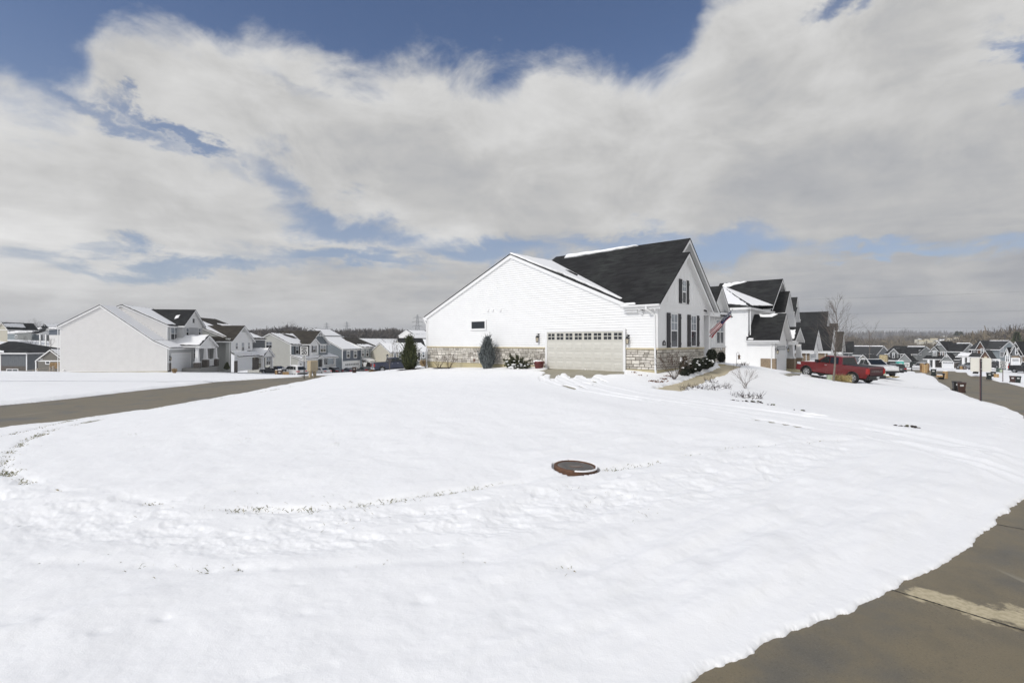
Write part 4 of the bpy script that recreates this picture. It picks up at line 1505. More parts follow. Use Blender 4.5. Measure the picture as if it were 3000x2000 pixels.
    # pent strip of roof under that small gable
    rf.slab([(xm - half + .2, yw - .5, 3.32), (xm + half - .1, yw - .5, 3.32), (xm + half - .1, yw, 3.62), (xm - half + .2, yw, 3.62)], (0, 0, -.06), M_BLACK_SH)
    H.snow([(xm - half + .3, yw - .46, 3.35), (xm + half - .2, yw - .46, 3.35), (xm + half - .2, yw - .12, 3.55), (xm - half + .3, yw - .12, 3.55)], h=.06, amp=.03)
    H.part('wall').poly([(xq1, yw, 0), (xq1, yw + 8, 0), (xq1, yw + 8, 3.5), (xq1, yw, 3.5)], M_WHITE)
    # far wall & back to close the volume
    H.part('wall').poly([(XB, .75, -1), (XB, yL, -1), (XB, yL, 3.5), (XB, yr, zr - .15), (XB, .75, 3.4)], M_WHITE)
    H.part('wall').poly([(0, yL, -1.5), (XB, yL, -1.5), (XB, yL, 3.4), (0, yL, 3.4)], M_WHITE)
    # windows with shutters in the front gable
    for (ax, az_, bx, bz) in ((1963.5, 1014.5, 1981.5, 921), (2022.5, 1011.5, 2036.5, 926)):
        a, b = H.hit(ax, az_, y=0), H.hit(bx, bz, y=0)
        H.window('f', -.016, a.x, b.x, a.z, b.z, shut=.40, grid=True, fw=.06)
        H.fb(H.part('corner_trim'), 'f', 0, a.x - .12, b.x + .12, b.z + .32, b.z + .36, 0.0, .02, M_TRIM)
    a, b = H.hit(1997.8, 885.5, y=0), H.hit(2007.5, 823, y=0)
    H.window('f', 0, a.x, b.x, a.z, b.z, shut=.36, grid=True, fw=.05)
    # house-number plaque
    q = H.hit(1944, 1003.5, y=0)
    mb = MB()
    mb.slab([(q.x - .17, -.02, q.z - .13), (q.x + .17, -.02, q.z - .13), (q.x + .17, -.02, q.z + .06), (q.x + .09, -.02, q.z + .09), (q.x, -.02, q.z + .15), (q.x - .09, -.02, q.z + .09), (q.x - .17, -.02, q.z + .06)], (0, -.02, 0), M_BLACKMETAL)
    pq = mb.build('number_plaque', H.root)
    text_on(pq, '33', Vector((q.x, -.042, q.z - .03)), .17, M_TRIM, (math.radians(90), 0, 0), 'house_number')
    H.done()
    return H


def text_on(parent, txt, loc, size, m, rot, name='lettering', ext=0.002, sx=1.0, bold=0.0, spacing=1.0, align='CENTER'):
    cu = bpy.data.curves.new(name, 'FONT')
    cu.body = txt
    cu.size = size
    cu.align_x = align
    cu.align_y = 'CENTER'
    cu.extrude = ext
    cu.offset = bold
    cu.space_character = spacing
    o = bpy.data.objects.new(name + '_curve', cu)
    S.collection.objects.link(o)
    dg = bpy.context.evaluated_depsgraph_get()
    me = bpy.data.meshes.new_from_object(o.evaluated_get(dg))
    bpy.data.objects.remove(o)
    me.materials.clear()
    me.materials.append(m)
    ob = bpy.data.objects.new(name, me)
    ob.location = loc
    ob.rotation_euler = rot
    ob.scale = (sx, 1, 1)
    if parent is not None:
        ob.parent = parent
    S.collection.objects.link(ob)
    return ob


HM = main_house()

# ------------------------------------------------------------------ houses along the left street
M_PALE = siding_mat('pale_grey_siding', (0.72, 0.71, 0.70), 0.04)
M_GREYFRONT = siding_mat('mid_grey_siding', (0.50, 0.505, 0.51), 0.05)
M_SAGE = siding_mat('sage_grey_siding', (0.43, 0.44, 0.425), 0.05)
M_SAGE2 = siding_mat('warm_grey_siding', (0.48, 0.48, 0.45), 0.05)
M_BLUEGREY = siding_mat('blue_grey_siding', (0.18, 0.205, 0.225), 0.06)
M_SLATE = siding_mat('slate_blue_siding', (0.12, 0.14, 0.17), 0.06)
M_DKGREY = siding_mat('dark_grey_siding', (0.13, 0.14, 0.15), 0.06)
M_BEIGE = siding_mat('beige_siding', (0.52, 0.49, 0.41), 0.05)
M_TAUPE = siding_mat('taupe_siding', (0.165, 0.155, 0.135), 0.06)
M_LTBLUE = siding_mat('light_blue_grey_siding', (0.27, 0.31, 0.33), 0.05)
M_MIDGREY = siding_mat('middle_grey_siding', (0.24, 0.25, 0.245), 0.05)
M_PORCH = mat('porch_concrete', (0.26, 0.255, 0.24), 0.85)
M_DOOR = mat('dark_door', (0.03, 0.028, 0.03), 0.5)
M_INSIDE = mat('porch_shade_wall', (0.30, 0.31, 0.32), 0.7)


def column(H, x, y, z0, z1, pier=None, w0=.42, w1=.30, pm=None, name='porch_column'):
    mb = MB()
    zb = z0
    if pier:
        mb.box(x - .33, x + .33, y - .33, y + .33, z0, z0 + pier, pm or M_BRICK_DK)
        mb.box(x - .37, x + .37, y - .37, y + .37, z0 + pier, z0 + pier + .07, M_TRIM)
        zb = z0 + pier + .07
    mb.frustum(x, y, zb, z1, w0, w0, w1, w1, M_TRIM)
    mb.box(x - w0 / 2 - .03, x + w0 / 2 + .03, y - w0 / 2 - .03, y + w0 / 2 + .03, zb, zb + .10, M_TRIM)
    mb.box(x - w1 / 2 - .04, x + w1 / 2 + .04, y - w1 / 2 - .04, y + w1 / 2 + .04, z1 - .10, z1, M_TRIM)
    return mb.build(name, H.root)


def railing(H, x0, x1, y, z0, z1):
    mb = MB()
    mb.box(x0, x1, y - .04, y + .04, z1 - .08, z1, M_TRIM)
    mb.box(x0, x1, y - .03, y + .03, z0, z0 + .07, M_TRIM)
    n = max(2, int((x1 - x0) / .13))
    for i in range(1, n):
        x = x0 + (x1 - x0) * i / n
        mb.box(x - .02, x + .02, y - .02, y + .02, z0 + .07, z1 - .08, M_TRIM)
    mb.build('railing', H.root)


def front_gable(H, y, ax, lx, zr, ze, wall_y, wm, rm, depth, z0=None, board=True, snow_left=None, oh=.32, truss=False, exp=.13, brd=None):
    """gable facing the front at plane y (rake edge); peak at x=ax, left eave at x=lx; wall set back to wall_y"""
    rx = 2 * ax - lx
    p = (zr - ze) / (ax - lx)
    for sgn, x in ((-1, lx), (1, rx)):
        q = [(x, y, ze), (ax, y, zr), (ax, y + depth, zr), (x, y + depth, ze)]
        H.part('roof').slab(q, (0, 0, -.06), rm)
        fa = H.part('fascia')
        fa.slab([(x, y + .01, ze - .062), (ax, y + .01, zr - .062), (ax, y + .01, zr - .27), (x, y + .01, ze - .27)], (0, .04, 0), M_TRIM)
        fa.slab([(x, y + .05, ze - .066), (ax, y + .05, zr - .066), (ax, wall_y, zr - .066), (x, wall_y, ze - .066)], (0, 0, -.05), M_TRIM)
        fa.slab([(x + sgn * -.02, y + .05, ze - .07), (x + sgn * -.02, y + depth, ze - .07), (x + sgn * -.02, y + depth, ze - .24), (x + sgn * -.02, y + .05, ze - .24)], (-.03 * sgn, 0, 0), M_TRIM)
        if sgn < 0 and snow_left:
            H.snow(House.sub(q, *snow_left), h=.07, amp=.1)
    x0, x1 = lx + oh, rx - oh
    zi = lambda x: zr - .14 - abs(x - ax) * p
    pts = [(x0, ze - .1), (x1, ze - .1), (x1, zi(x1)), (ax, zi(ax)), (x0, zi(x0))]
    H.wall('f', wall_y, pts, brd or wm, exp, board=board)
    if z0 is not None:
        H.wall('f', wall_y, [(x0, z0), (x1, z0), (x1, ze - .1), (x0, ze - .1)], wm, exp)
        H.fb(H.part('corner_trim'), 'f', wall_y, x0, x1, ze - .2, ze - .02, 0, .03, M_TRIM)
    if truss:
        t = H.part('gable_brace')
        zt_ = zr - (ax - lx) * p * .36
        h = (zr - .2 - zt_) / p
        t.box(ax - h, ax + h, y + .02, y + .08, zt_ - .1, zt_ + .04, M_TRIM)
        t.box(ax - .06, ax + .06, y + .02, y + .08, zt_ - .25, zr - .2, M_TRIM)
    return x0, x1


def win_px(H, face, c, x0, y0, x1, y1, **k):
    """window from two photo corners on a known wall plane"""
    kw = {'y': c} if face == 'f' else {'x': c}
    a, b = H.hit(x0, y1, **kw), H.hit(x1, y0, **kw)
    u = (a.x, b.x) if face == 'f' else (a.y, b.y)
    return H.window(face, c, min(u), max(u), min(a.z, b.z), max(a.z, b.z), **k)


def house_1():
    H = House('grey_house', 'big pale grey gabled house across the left street, its blank side wall facing the viewer', 490.8, 61, 99.5, -2.1, seed=21)
    ap, le, br, re = H.hit(294.8, 894, x=0), H.hit(175.5, 953, x=0), H.hit(452, 999, x=0), H.hit(490.8, 1016, x=0)
    yL, ya, yb = le.y, ap.y, br.y
    zl, za, zb, zr = le.z, ap.z, br.z, re.z
    H.wall('s', 0, [(yb, .2), (yL, .2), (yL, zl), (ya, za), (yb, zb)], M_PALE, .235, .055)
    H.wall('s', 0, [(0, .2), (yb, .2), (yb, zb), (0, zr)], M_PALE, .235, .055)
    H.fb(H.part('foundation'), 's', 0, 0, yL, -2.5, .2, -.3, .01, M_FOUND)
    X1 = H.hit(597, 1000, y=0).x
    X2 = X1 + 2
    oh = .3
    sl = (zr - zb) / (0 - yb)
    zf = zr - .3 * (zb - zr) / yb + .1
    F1 = [(-.2, -oh, zf), (-.2, yb, zb + .1), (X2, yb, zb + .1), (X2, -oh, zf)]
    F2 = [(-.2, yb, zb + .1), (-.2, ya, za + .1), (X2, ya, za + .1), (X2, yb, zb + .1)]
    pb = (za - zl) / (yL - ya)
    F3 = [(-.2, yL + oh, zl - pb * oh + .1), (-.2, ya, za + .1), (X2, ya, za + .1), (X2, yL + oh, zl - pb * oh + .1)]
    for f in (F1, F2, F3):
        H.roof(f, M_BLACK_SH, fascia=.2)
    # snow: whole near slope, thinner near the kink
    H.snow([F2[1], F2[2], F2[3], F2[0]], h=.06, amp=.03, inset=.05)
    H.snow([F1[1], F1[2], F1[3], F1[0]], h=.06, amp=.04, inset=.05)
    # trims
    H.corner('s', 0, 0, .2, zr, .12)
    H.corner('s', 0, yL - .12, .2, zl, .12)
    H.downspout('s', 0, yL + .16, zl, .0, False)
    H.downspout('f', 0, .1, zr, 0.0, False)
    mb = MB()
    q = H.hit(187, 1083, x=0)
    H.fb(mb, 's', 0, q.y - .14, q.y + .1, q.z - .05, q.z + .06, 0, .16, M_TRIM)
    mb.build('hose_box', H.root)
    # front, ground floor
    H.wall('f', 0, [(0, 0), (X1, 0), (X1, zr), (0, zr)], M_GREYFRONT, .115)
    gd0, gd1 = H.hit(502.5, 1086, y=0).x, H.hit(557, 1086, y=0).x
    H.garage_door('f', 0, gd0, gd1, 0, 2.2, M_GDOOR_W, cols=8, lites=False, trim=.14)
    H.lamp('f', 0, gd0 - .55, 1.85)
    ashlar_like = H.part('brick_pier')
    H.fb(ashlar_like, 'f', 0, .02, gd0 - .2, -.5, 1.15, 0, .06, M_BRICK_DK)
    mb = MB()
    H.fb(mb, 'f', 0, .3, .75, 1.4, 1.62, 0.0, .03, M_BLACKMETAL)
    mb.build('number_plaque', H.root)
    # upper storey
    xu = H.hit(497.7, 951.5, y=1.6).x
    xs = 3.0
    au, eu = H.hit(357.8, 891, x=xs), H.hit(497.7, 952, x=xs)
    yu = eu.y + .3
    pu = (au.z - eu.z) / (au.y - eu.y)
    ze_u = eu.z + .3 * pu - .1
    H.wall('s', xs, [(yu, zf), (au.y + 5, zf), (au.y + 5, au.z - 5 * pu * .9), (au.y, au.z - .1), (yu, ze_u)], M_PALE, .235, .055)
    U1 = [(xs - .2, yu - .3, eu.z), (xs - .2, au.y, au.z), (X1, au.y, au.z), (X1, yu - .3, eu.z)]
    U2 = [(xs - .2, au.y + 5, au.z - 5 * pu * .9), (xs - .2, au.y, au.z), (X1, au.y, au.z), (X1, au.y + 5, au.z - 5 * pu * .9)]
    H.roof(U1, M_BLACK_SH)
    H.roof(U2, M_BLACK_SH)
    H.snow(H.sub(U1, .02, .93, .05, .98), h=.06, amp=.08)
    H.corner('s', xs, yu, zb, ze_u, .12)
    H.wall('f', yu, [(xs, zb - .3), (X1, zb - .3), (X1, ze_u), (xs, ze_u)], M_GREYFRONT, .115)
    H.corner('f', yu, xs - .02, zb - .3, ze_u, .12)
    win_px(H, 'f', yu, 500, 960, 521.5, 993, cols=2, fw=.1)
    # front gable on the upper storey
    yg = yu - .75
    pk, l_, r_ = H.hit(573, 905.7, y=yg - .35), H.hit(540.4, 952, y=yg - .35), H.hit(604, 956, y=yg - .35)
    half = (r_.x - l_.x) / 2
    xm = (l_.x + r_.x) / 2
    front_gable(H, yg - .35, xm, xm - half, pk.z, l_.z, yg, M_GREYFRONT, M_BLACK_SH, 6.5, z0=zb - .2, board=True, brd=M_TRIM)
    H.snow([Vector((xm - .25 * half - .5, yg + 1.5, pk.z - .2 * half * (pk.z - l_.z) / half)) for _ in ()] or [Vector((xm - half * .55, yg + 1.0, pk.z - .55 * (pk.z - l_.z) + .0)), Vector((xm - half * .62, yg + 1.5, pk.z - .62 * (pk.z - l_.z))), Vector((xm - half * .40, yg + 1.5, pk.z - .40 * (pk.z - l_.z))), Vector((xm - half * .35, yg + 1.0, pk.z - .35 * (pk.z - l_.z)))], h=.05, amp=.05, part='roof_snow#b')
    win_px(H, 'f', yg, 563, 932.5, 569.5, 944.5, single=True, fw=.06)
    win_px(H, 'f', yg, 545, 961, 552, 983, fw=.09)
    win_px(H, 'f', yg, 581, 962, 587, 979, fw=.09)
    H.wall('s', xm - half + .32, [(yg, zb - .2), (yu, zb - .2), (yu, l_.z), (yg, l_.z)], M_GREYFRONT, .115)
    # porch with its own gable
    yp = -2.2
    pk, l_, r_ = H.hit(613, 979.7, y=yp), H.hit(586, 1010.5, y=yp), H.hit(641, 1009.5, y=yp)
    half = (r_.x - l_.x) / 2
    xm = (l_.x + r_.x) / 2
    front_gable(H, yp, xm, xm - half, pk.z, l_.z, yp + .4, M_TRIM, M_BLACK_SH, 4.2, board=True, snow_left=(.02, .98, .03, .97))
    H.fb(H.part('porch_beam'), 'f', yp + .6, xm - half + .2, xm + half - .2, l_.z - .4, l_.z - .08, 0, .25, M_TRIM)
    zf_ = .35
    mb = H.part('porch_floor')
    mb.box(xm - half + .1, xm + half + .2, yp + .1, 0, -.6, zf_, M_PORCH)
    for px in (578, 602.5, 631):
        c = H.hit(px, 1030, y=yp + .5)
        column(H, c.x, yp + .5, zf_ - (.3 if px < 580 else 0), l_.z - .35, pier=1.0)
    c0, c1 = H.hit(608, 1060, y=yp + .5).x, H.hit(627, 1060, y=yp + .5).x
    railing(H, c0, c1, yp + .5, zf_ + .12, zf_ + 1.0)
    win_px(H, 'f', 0, 567, 1018, 573, 1048, fw=.08)
    # back
    H.part('wall').poly([(0, yL, -2), (X2, yL, -2), (X2, yL, zl), (0, yL, zl)], M_PALE)
    H.part('wall').poly([(X2, 0, -2), (X2, yL, -2), (X2, yL, zl), (X2, ya, za), (X2, 0, zr)], M_PALE)
    H.done()


def house_2():
    H = House('sage_house', 'sage grey house with white front gable under brown roof, beyond the big pale house', 677, 74, 95, -2.35, seed=22)
    re = H.hit(673, 990, x=-.2)
    le = H.hit(600, 961.6, x=-.2)
    p = (le.z - re.z) / (le.y - re.y)
    y0 = re.y + .3
    ze = re.z + .3 * p - .1
    ya = 8.5
    za = ze + (ya - y0) * p
    yfw = y0
    H.wall('s', 0, [(-.0, -1), (16, -1), (16, za - (16 - ya) * p), (ya, za), (y0, ze), (0, ze)], M_SAGE, .16)
    R = 13.5
    A = [(-.2, re.y, re.z), (-.2, ya, za + .1), (R, ya, za + .1), (R, re.y, re.z)]
    B = [(-.2, 16, za - (16 - ya) * p), (-.2, ya, za + .1), (R, ya, za + .1), (R, 16, za - (16 - ya) * p)]
    H.roof(A, M_BROWN_SH)
    H.roof(B, M_BROWN_SH)
    H.snow(H.sub(A, .01, .42, .05, .96), amp=.12)
    H.snow(H.sub(A, .66, .97, .04, .72), amp=.15, part='roof_snow#b')
    # projecting white gable
    yg = -.3
    pk, l_, r_ = H.hit(717.3, 952.5, y=yg - .4), H.hit(681.6, 997, y=yg - .4), H.hit(765.8, 1017, y=yg - .4)
    half = pk.x - l_.x
    x0, x1 = front_gable(H, yg - .4, pk.x, l_.x, pk.z, l_.z, yg, M_WHITE, M_BROWN_SH, 9, z0=2.6, board=False, oh=.3)
    sm = H.part('gable_board')
    zz = pk.z - .42 * (pk.z - l_.z)
    h = (pk.z - .35 - zz) / ((pk.z - l_.z) / half)
    sm.slab([(pk.x - h, yg - .03, zz), (pk.x + h, yg - .03, zz), (pk.x, yg - .03, pk.z - .35)], (0, -.02, 0), M_SAGE)
    for a, b, c, d in ((690, 1003.5, 695.5, 1021), (707.5, 1003, 714.5, 1026), (726, 1003, 731, 1019.5)):
        win_px(H, 'f', yg, a, b, c, d, fw=.08)
    H.wall('s', x0, [(yg, -.5), (y0, -.5), (y0, ze), (yg, ze)], M_SAGE, .16)
    H.downspout('s', x0, yg + .15, ze, 0, False)
    # pent roof over the garage with snow
    a, b = H.hit(681, 1044.5, y=yg - 1.2), H.hit(766, 1040, y=yg - 1.2)
    t = H.hit(681, 1032, y=yg).z
    Q = [(x0 - .1, yg - 1.2, a.z), (x0 - .1, yg, t + .15), (x1 + 3.6, yg, t + .15), (x1 + 3.6, yg - 1.2, a.z)]
    H.roof(Q, M_BROWN_SH, fascia=.16)
    H.snow(H.sub(Q, .005, .995, .03, .95), amp=.04)
    zw = a.z - .2
    H.wall('f', yg - .9, [(x0, -.3), (x1 + 1.0, -.3), (x1 + 1.0, zw), (x0, zw)], M_TRIM, .16)
    g0, g1 = H.hit(687.5, 1080, y=yg - .9).x, H.hit(737, 1080, y=yg - .9).x
    H.garage_door('f', yg - .9, g0, g1, 0, 2.15, M_GDOOR_W, lites=False)
    H.fb(H.part('stone_pier'), 'f', yg - .9, g1 + .15, g1 + 2.6, -.4, zw - .1, 0, .06, M_BRICK_DK)
    H.fb(H.part('stone_pier'), 'f', yg - .9, x0, g0 - .2, -.4, zw - .4, 0, .06, M_BRICK_DK)
    H.lamp('f', yg - .9, g1 + .7, 1.7)
    # porch gable
    yp = yg - 1.9
    pk, l_ = H.hit(790, 1017, y=yp), H.hit(773, 1043, y=yp)
    front_gable(H, yp, pk.x, l_.x, pk.z, l_.z, yp + .3, M_TRIM, M_BROWN_SH, 3.0, board=True, snow_left=(.02, .98, .03, .97))
    for px in (770, 796):
        c = H.hit(px, 1050, y=yp + .4)
        column(H, c.x, yp + .4, -.4, l_.z - .1, w0=.36)
    win_px(H, 'f', yg - .9, 757, 1047, 764, 1076, fw=.08)
    wx = H.hit(780, 1060, y=y0).x
    H.wall('f', y0, [(x1 - .3, -.5), (R, -.5), (R, ze), (x1 - .3, ze)], M_DKGREY, .16)
    H.fb(H.part('stone_pier'), 'f', y0, x1, R, -.5, 2.5, 0, .05, M_BRICK_DK)
    win_px(H, 'f', y0, 779.5, 1001, 795, 1018, cols=2, fw=.1)
    win_px(H, 'f', y0 - .06, 780, 1045, 791.5, 1067, cols=2, fw=.1)
    H.done()


def house_3():
    H = House('brace_gable_house', 'grey house with black shutters and white trussed brown-roofed gable behind the speed limit sign', 851, 95, 86, -4.25, seed=23)
    re, ri = H.hit(855, 1008.5, x=-.2), H.hit(803, 981, x=-.2)
    rg = H.hit(789, 977.5, x=-.2)
    p = (ri.z - re.z) / (ri.y - re.y)
    y0 = re.y + .3
    ze = re.z
    ya = rg.y
    za = re.z + (ya - re.y) * p
    yB = 2 * ya - re.y
    H.wall('s', 0, [(y0, -.6), (yB, -.6), (yB, ze), (ya, za - .1), (y0, ze)], M_SAGE2, .2)
    R = 16.0
    A = [(-.2, re.y, re.z), (-.2, ya, za), (R, ya, za), (R, re.y, re.z)]
    B = [(-.2, yB, re.z), (-.2, ya, za), (R, ya, za), (R, yB, re.z)]
    H.roof(A, M_BROWN_SH)
    H.roof(B, M_BROWN_SH)
    H.snow(H.sub(A, .01, .52, .04, .97), amp=.15)
    mb = H.part('bare_roof_patch')
    c = H.sub(A, .22, .40, .52, .9)
    mb.slab([v + Vector((0, -.02, .10)) for v in [c[0].lerp(c[1], .5), c[1], c[1].lerp(c[2], .5), c[2].lerp(c[3], .6), c[3], c[3].lerp(c[0], .4)]], (0, 0, .02), M_BROWN_SH)
    H.wall('f', y0, [(0, 2.2), (R, 2.2), (R, ze), (0, ze)], M_BLUEGREY, .16)
    H.corner('f', y0, -.02, 2.2, ze, .14)
    H.corner('s', 0, y0, -.5, ze, .14)
    win_px(H, 'f', y0, 866.5, 1014, 874, 1034.5, shut=.5, fw=.1)
    # large braced gable
    yg = y0 - 1.0
    pk, l_ = H.hit(938.3, 967.5, y=yg - .5), H.hit(909, 1006.5, y=yg - .5)
    rr_ = H.hit(968, 1007, y=yg - .5)
    half = (rr_.x - l_.x) / 2
    xm = (l_.x + rr_.x) / 2
    front_gable(H, yg - .5, xm, xm - half, pk.z, l_.z, yg, M_BLUEGREY, M_BROWN_SH, 8.5, z0=2.2, board=False, truss=True)
    # smaller white gable in front, left of it
    y2 = yg - .6
    pk, l_, rr_ = H.hit(924, 988, y=y2 - .35), H.hit(909, 1006, y=y2 - .35), H.hit(940, 1008, y=y2 - .35)
    half2 = (rr_.x - l_.x) / 2
    x2 = (l_.x + rr_.x) / 2
    front_gable(H, y2 - .35, x2, x2 - half2, pk.z, l_.z, y2, M_TRIM, M_BROWN_SH, 2.5, z0=2.3, board=True, truss=True)
    win_px(H, 'f', y2, 916.5, 1012.5, 923, 1030.5, shut=.45, fw=.08)
    win_px(H, 'f', yg, 938.5, 1011, 953.5, 1030, cols=2, fw=.14)
    # snowy porch roof over the garage and porch
    yp = -2.4
    a, b = H.hit(870, 1051.5, y=yp), H.hit(975, 1046, y=yp)
    t = H.hit(858, 1041, y=y0).z + .2
    Q = [(-.3, yp, a.z), (-.3, y0 - .0, t), (R + .4, y0, t), (R + .4, yp, a.z)]
    H.roof(Q, M_BROWN_SH)
    H.snow(H.sub(Q, .005, .995, .02, .97), amp=.04)
    front_gable(H, yp - .3, H.hit(941, 1040, y=yp - .3).x, H.hit(930, 1047, y=yp - .3).x, H.hit(941, 1039.5, y=yp - .3).z, a.z, yp, M_TRIM, M_BROWN_SH, 2.2, board=True, snow_left=(.02, .98, .05, .97))
    H.wall('s', 0, [(-1.6, -.6), (y0, -.6), (y0, t), (-1.6, a.z)], M_SAGE2, .2)
    H.wall('f', -1.6, [(0, -.5), (8, -.5), (8, a.z), (0, a.z)], M_TRIM, .16)
    g0, g1 = H.hit(873.5, 1080, y=-1.6).x, H.hit(915, 1080, y=-1.6).x
    H.garage_door('f', -1.6, g0, g1, 0, 2.15, M_GDOOR_W, lites=False)
    H.lamp('f', -1.6, .5, 1.7)
    H.wall('f', y0, [(8, -.5), (R, -.5), (R, 2.6), (8, 2.6)], M_BLUEGREY, .16)
    for px in (946.5, 980):
        c = H.hit(px, 1060, y=yp + .3)
        column(H, c.x, yp + .3, -.2, a.z - .1, w0=.34, w1=.3)
    railing(H, H.hit(948, 1, y=yp + .3).x, H.hit(979, 1, y=yp + .3).x, yp + .3, .3, 1.2)
    win_px(H, 'f', y0 - .02, 953, 1052, 958, 1067, fw=.1)
    mb = MB()
    q = H.hit(939, 1068, y=y0)
    H.fb(mb, 'f', y0, q.x - .5, q.x + .5, .0, 2.1, 0, .05, M_DOOR)
    mb.build('front_door', H.root)
    H.done()


def house_4():
    H = House('slate_house', 'slate blue house with snow-white roof and a long white-braced porch, left of the blue pickup', 1003.5, 115, 74, -5.45, seed=24)
    re, ri = H.hit(1006, 1023, x=-.2), H.hit(967, 1000.5, x=-.2)
    p = (ri.z - re.z) / (ri.y - re.y)
    y0 = re.y + .3
    ze = re.z
    ya = y0 + 5.6
    za = re.z + (ya - re.y) * p
    yB = 2 * ya - re.y
    H.wall('s', 0, [(y0, -.6), (yB, -.6), (yB, ze), (ya, za - .1), (y0, ze)], M_BLUEGREY, .22)
    R1 = H.hit(1055, 1020, y=y0).x
    A = [(-.2, re.y, re.z), (-.2, ya, za), (R1 + .2, ya, za), (R1 + .2, re.y, re.z)]
    B = [(-.2, yB, re.z), (-.2, ya, za), (R1, ya, za), (R1, yB, re.z)]
    H.roof(A, M_BROWN_SH)
    H.roof(B, M_BROWN_SH)
    H.snow(H.sub(A, .005, .995, .02, .99), amp=.03)
    H.corner('s', 0, y0, -.5, ze, .18)
    H.wall('f', y0, [(0, 2.75), (R1, 2.75), (R1, ze), (0, ze)], M_SLATE, .2)
    H.wall('f', y0, [(0, -.5), (R1, -.5), (R1, 2.75), (0, 2.75)], M_TRIM, .2)
    for a, b in ((1016.5, 1024), (1037, 1044.5)):
        win_px(H, 'f', y0, a, 1027.5, b, 1045.5, fw=.16)
    g0, g1 = H.hit(1010.5, 1, y=y0).x, H.hit(1051, 1, y=y0).x
    H.garage_door('f', y0, g0, g1, 0, 2.15, M_GDOOR_W, cols=8, trim=.2)
    # right half, a little lower and further forward
    y1 = y0 - .5
    R2 = H.hit(1106, 1020, y=y1).x
    zt_, zb_ = H.hit(1070, 1016, y=y1 - .3).z, 2.7
    rg = za - .2
    H.wall('f', y1, [(R1, zb_), (R2, zb_), (R2, zt_), (R1, zt_)], M_LTBLUE, board=True)
    H.wall('s', R1, [(y1, zb_), (y0, zb_), (y0, zt_), (y1, zt_)], M_LTBLUE, .2)
    Q = [(R1 - .2, y1 - .3, zt_), (R1 - .2, ya, rg + .1), (R2 + .3, ya, rg + .1), (R2 + .3, y1 - .3, zt_)]
    H.roof(Q, M_BROWN_SH, fascia=.35)
    H.snow(H.sub(Q, .02, .75, .02, .28), amp=.3, part='roof_snow#b')
    for a, b in ((1060, 1065.5), (1073, 1079), (1085, 1090.5), (1097.5, 1103)):
        win_px(H, 'f', y1, a, 1025, b, 1042, fw=.16)
    yp = y1 - 2.3
    a = H.hit(1072, 1058, y=yp)
    t = H.hit(1057, 1049, y=y1).z
    Q = [(R1 - .3, yp, a.z), (R1 - .3, y1, t + .1), (R2 + .6, y1, t + .1), (R2 + .6, yp, a.z)]
    H.roof(Q, M_BROWN_SH, fascia=.2)
    H.snow(H.sub(Q, .005, .995, .02, .97), amp=.04)
    H.wall('f', y1, [(R1, -.5), (R2, -.5), (R2, zb_), (R1, zb_)], M_BRICK_DK, 0)
    for px in (1069, 1090.5, 1118):
        c = H.hit(px, 1075, y=yp + .3)
        column(H, c.x, yp + .3, -.2, a.z - .15, w0=.30, w1=.30)
        for sg in (-1, 1):
            mb = MB()
            mb.slab([(c.x + sg * .12, yp + .25, a.z - 1.1), (c.x + sg * .28, yp + .25, a.z - 1.1), (c.x + sg * .95, yp + .25, a.z - .15), (c.x + sg * .75, yp + .25, a.z - .15)], (0, .12, 0), M_TRIM)
            mb.build('porch_brace', H.root)
    win_px(H, 'f', y1, 1099, 1060, 1104, 1070, fw=.12)
    H.part('wall').poly([(R2, y1, -1), (R2, yB, -1), (R2, yB, ze), (R2, ya, rg), (R2, y1, zt_)], M_BLUEGREY)
    H.done()


def plain_house(name, label, px, Y, ang, z0, W, D, ze, zr, axis, wm, rm, snow=(1, 1), wins=(), gd=None, group=None, ridge=.5, exp=.2, fm=None, seed=5, rside=False, doors=()):
    """smaller far house: one pitched body, windows given as (face, u0, u1, z0, z1, kwargs)"""
    H = House(name, label, px, Y, ang, z0, group, seed=seed)
    H.gable(0, W, 0, D, -1.5, ze, zr, axis, wm, rm, ridge=ridge, snow=snow, exp=exp, rside=rside, fascia=.22, back=True)
    for f, u0, u1, a, b, kw in wins:
        c = 0 if f in 'fs' else W
        H.window(f, c, u0, u1, a, b, **dict({'fw': .1}, **kw))
    if gd:
        H.garage_door('f', 0, gd[0], gd[1], 0, 2.2, M_GDOOR_W, lites=gd[2] if len(gd) > 2 else False)
    return H


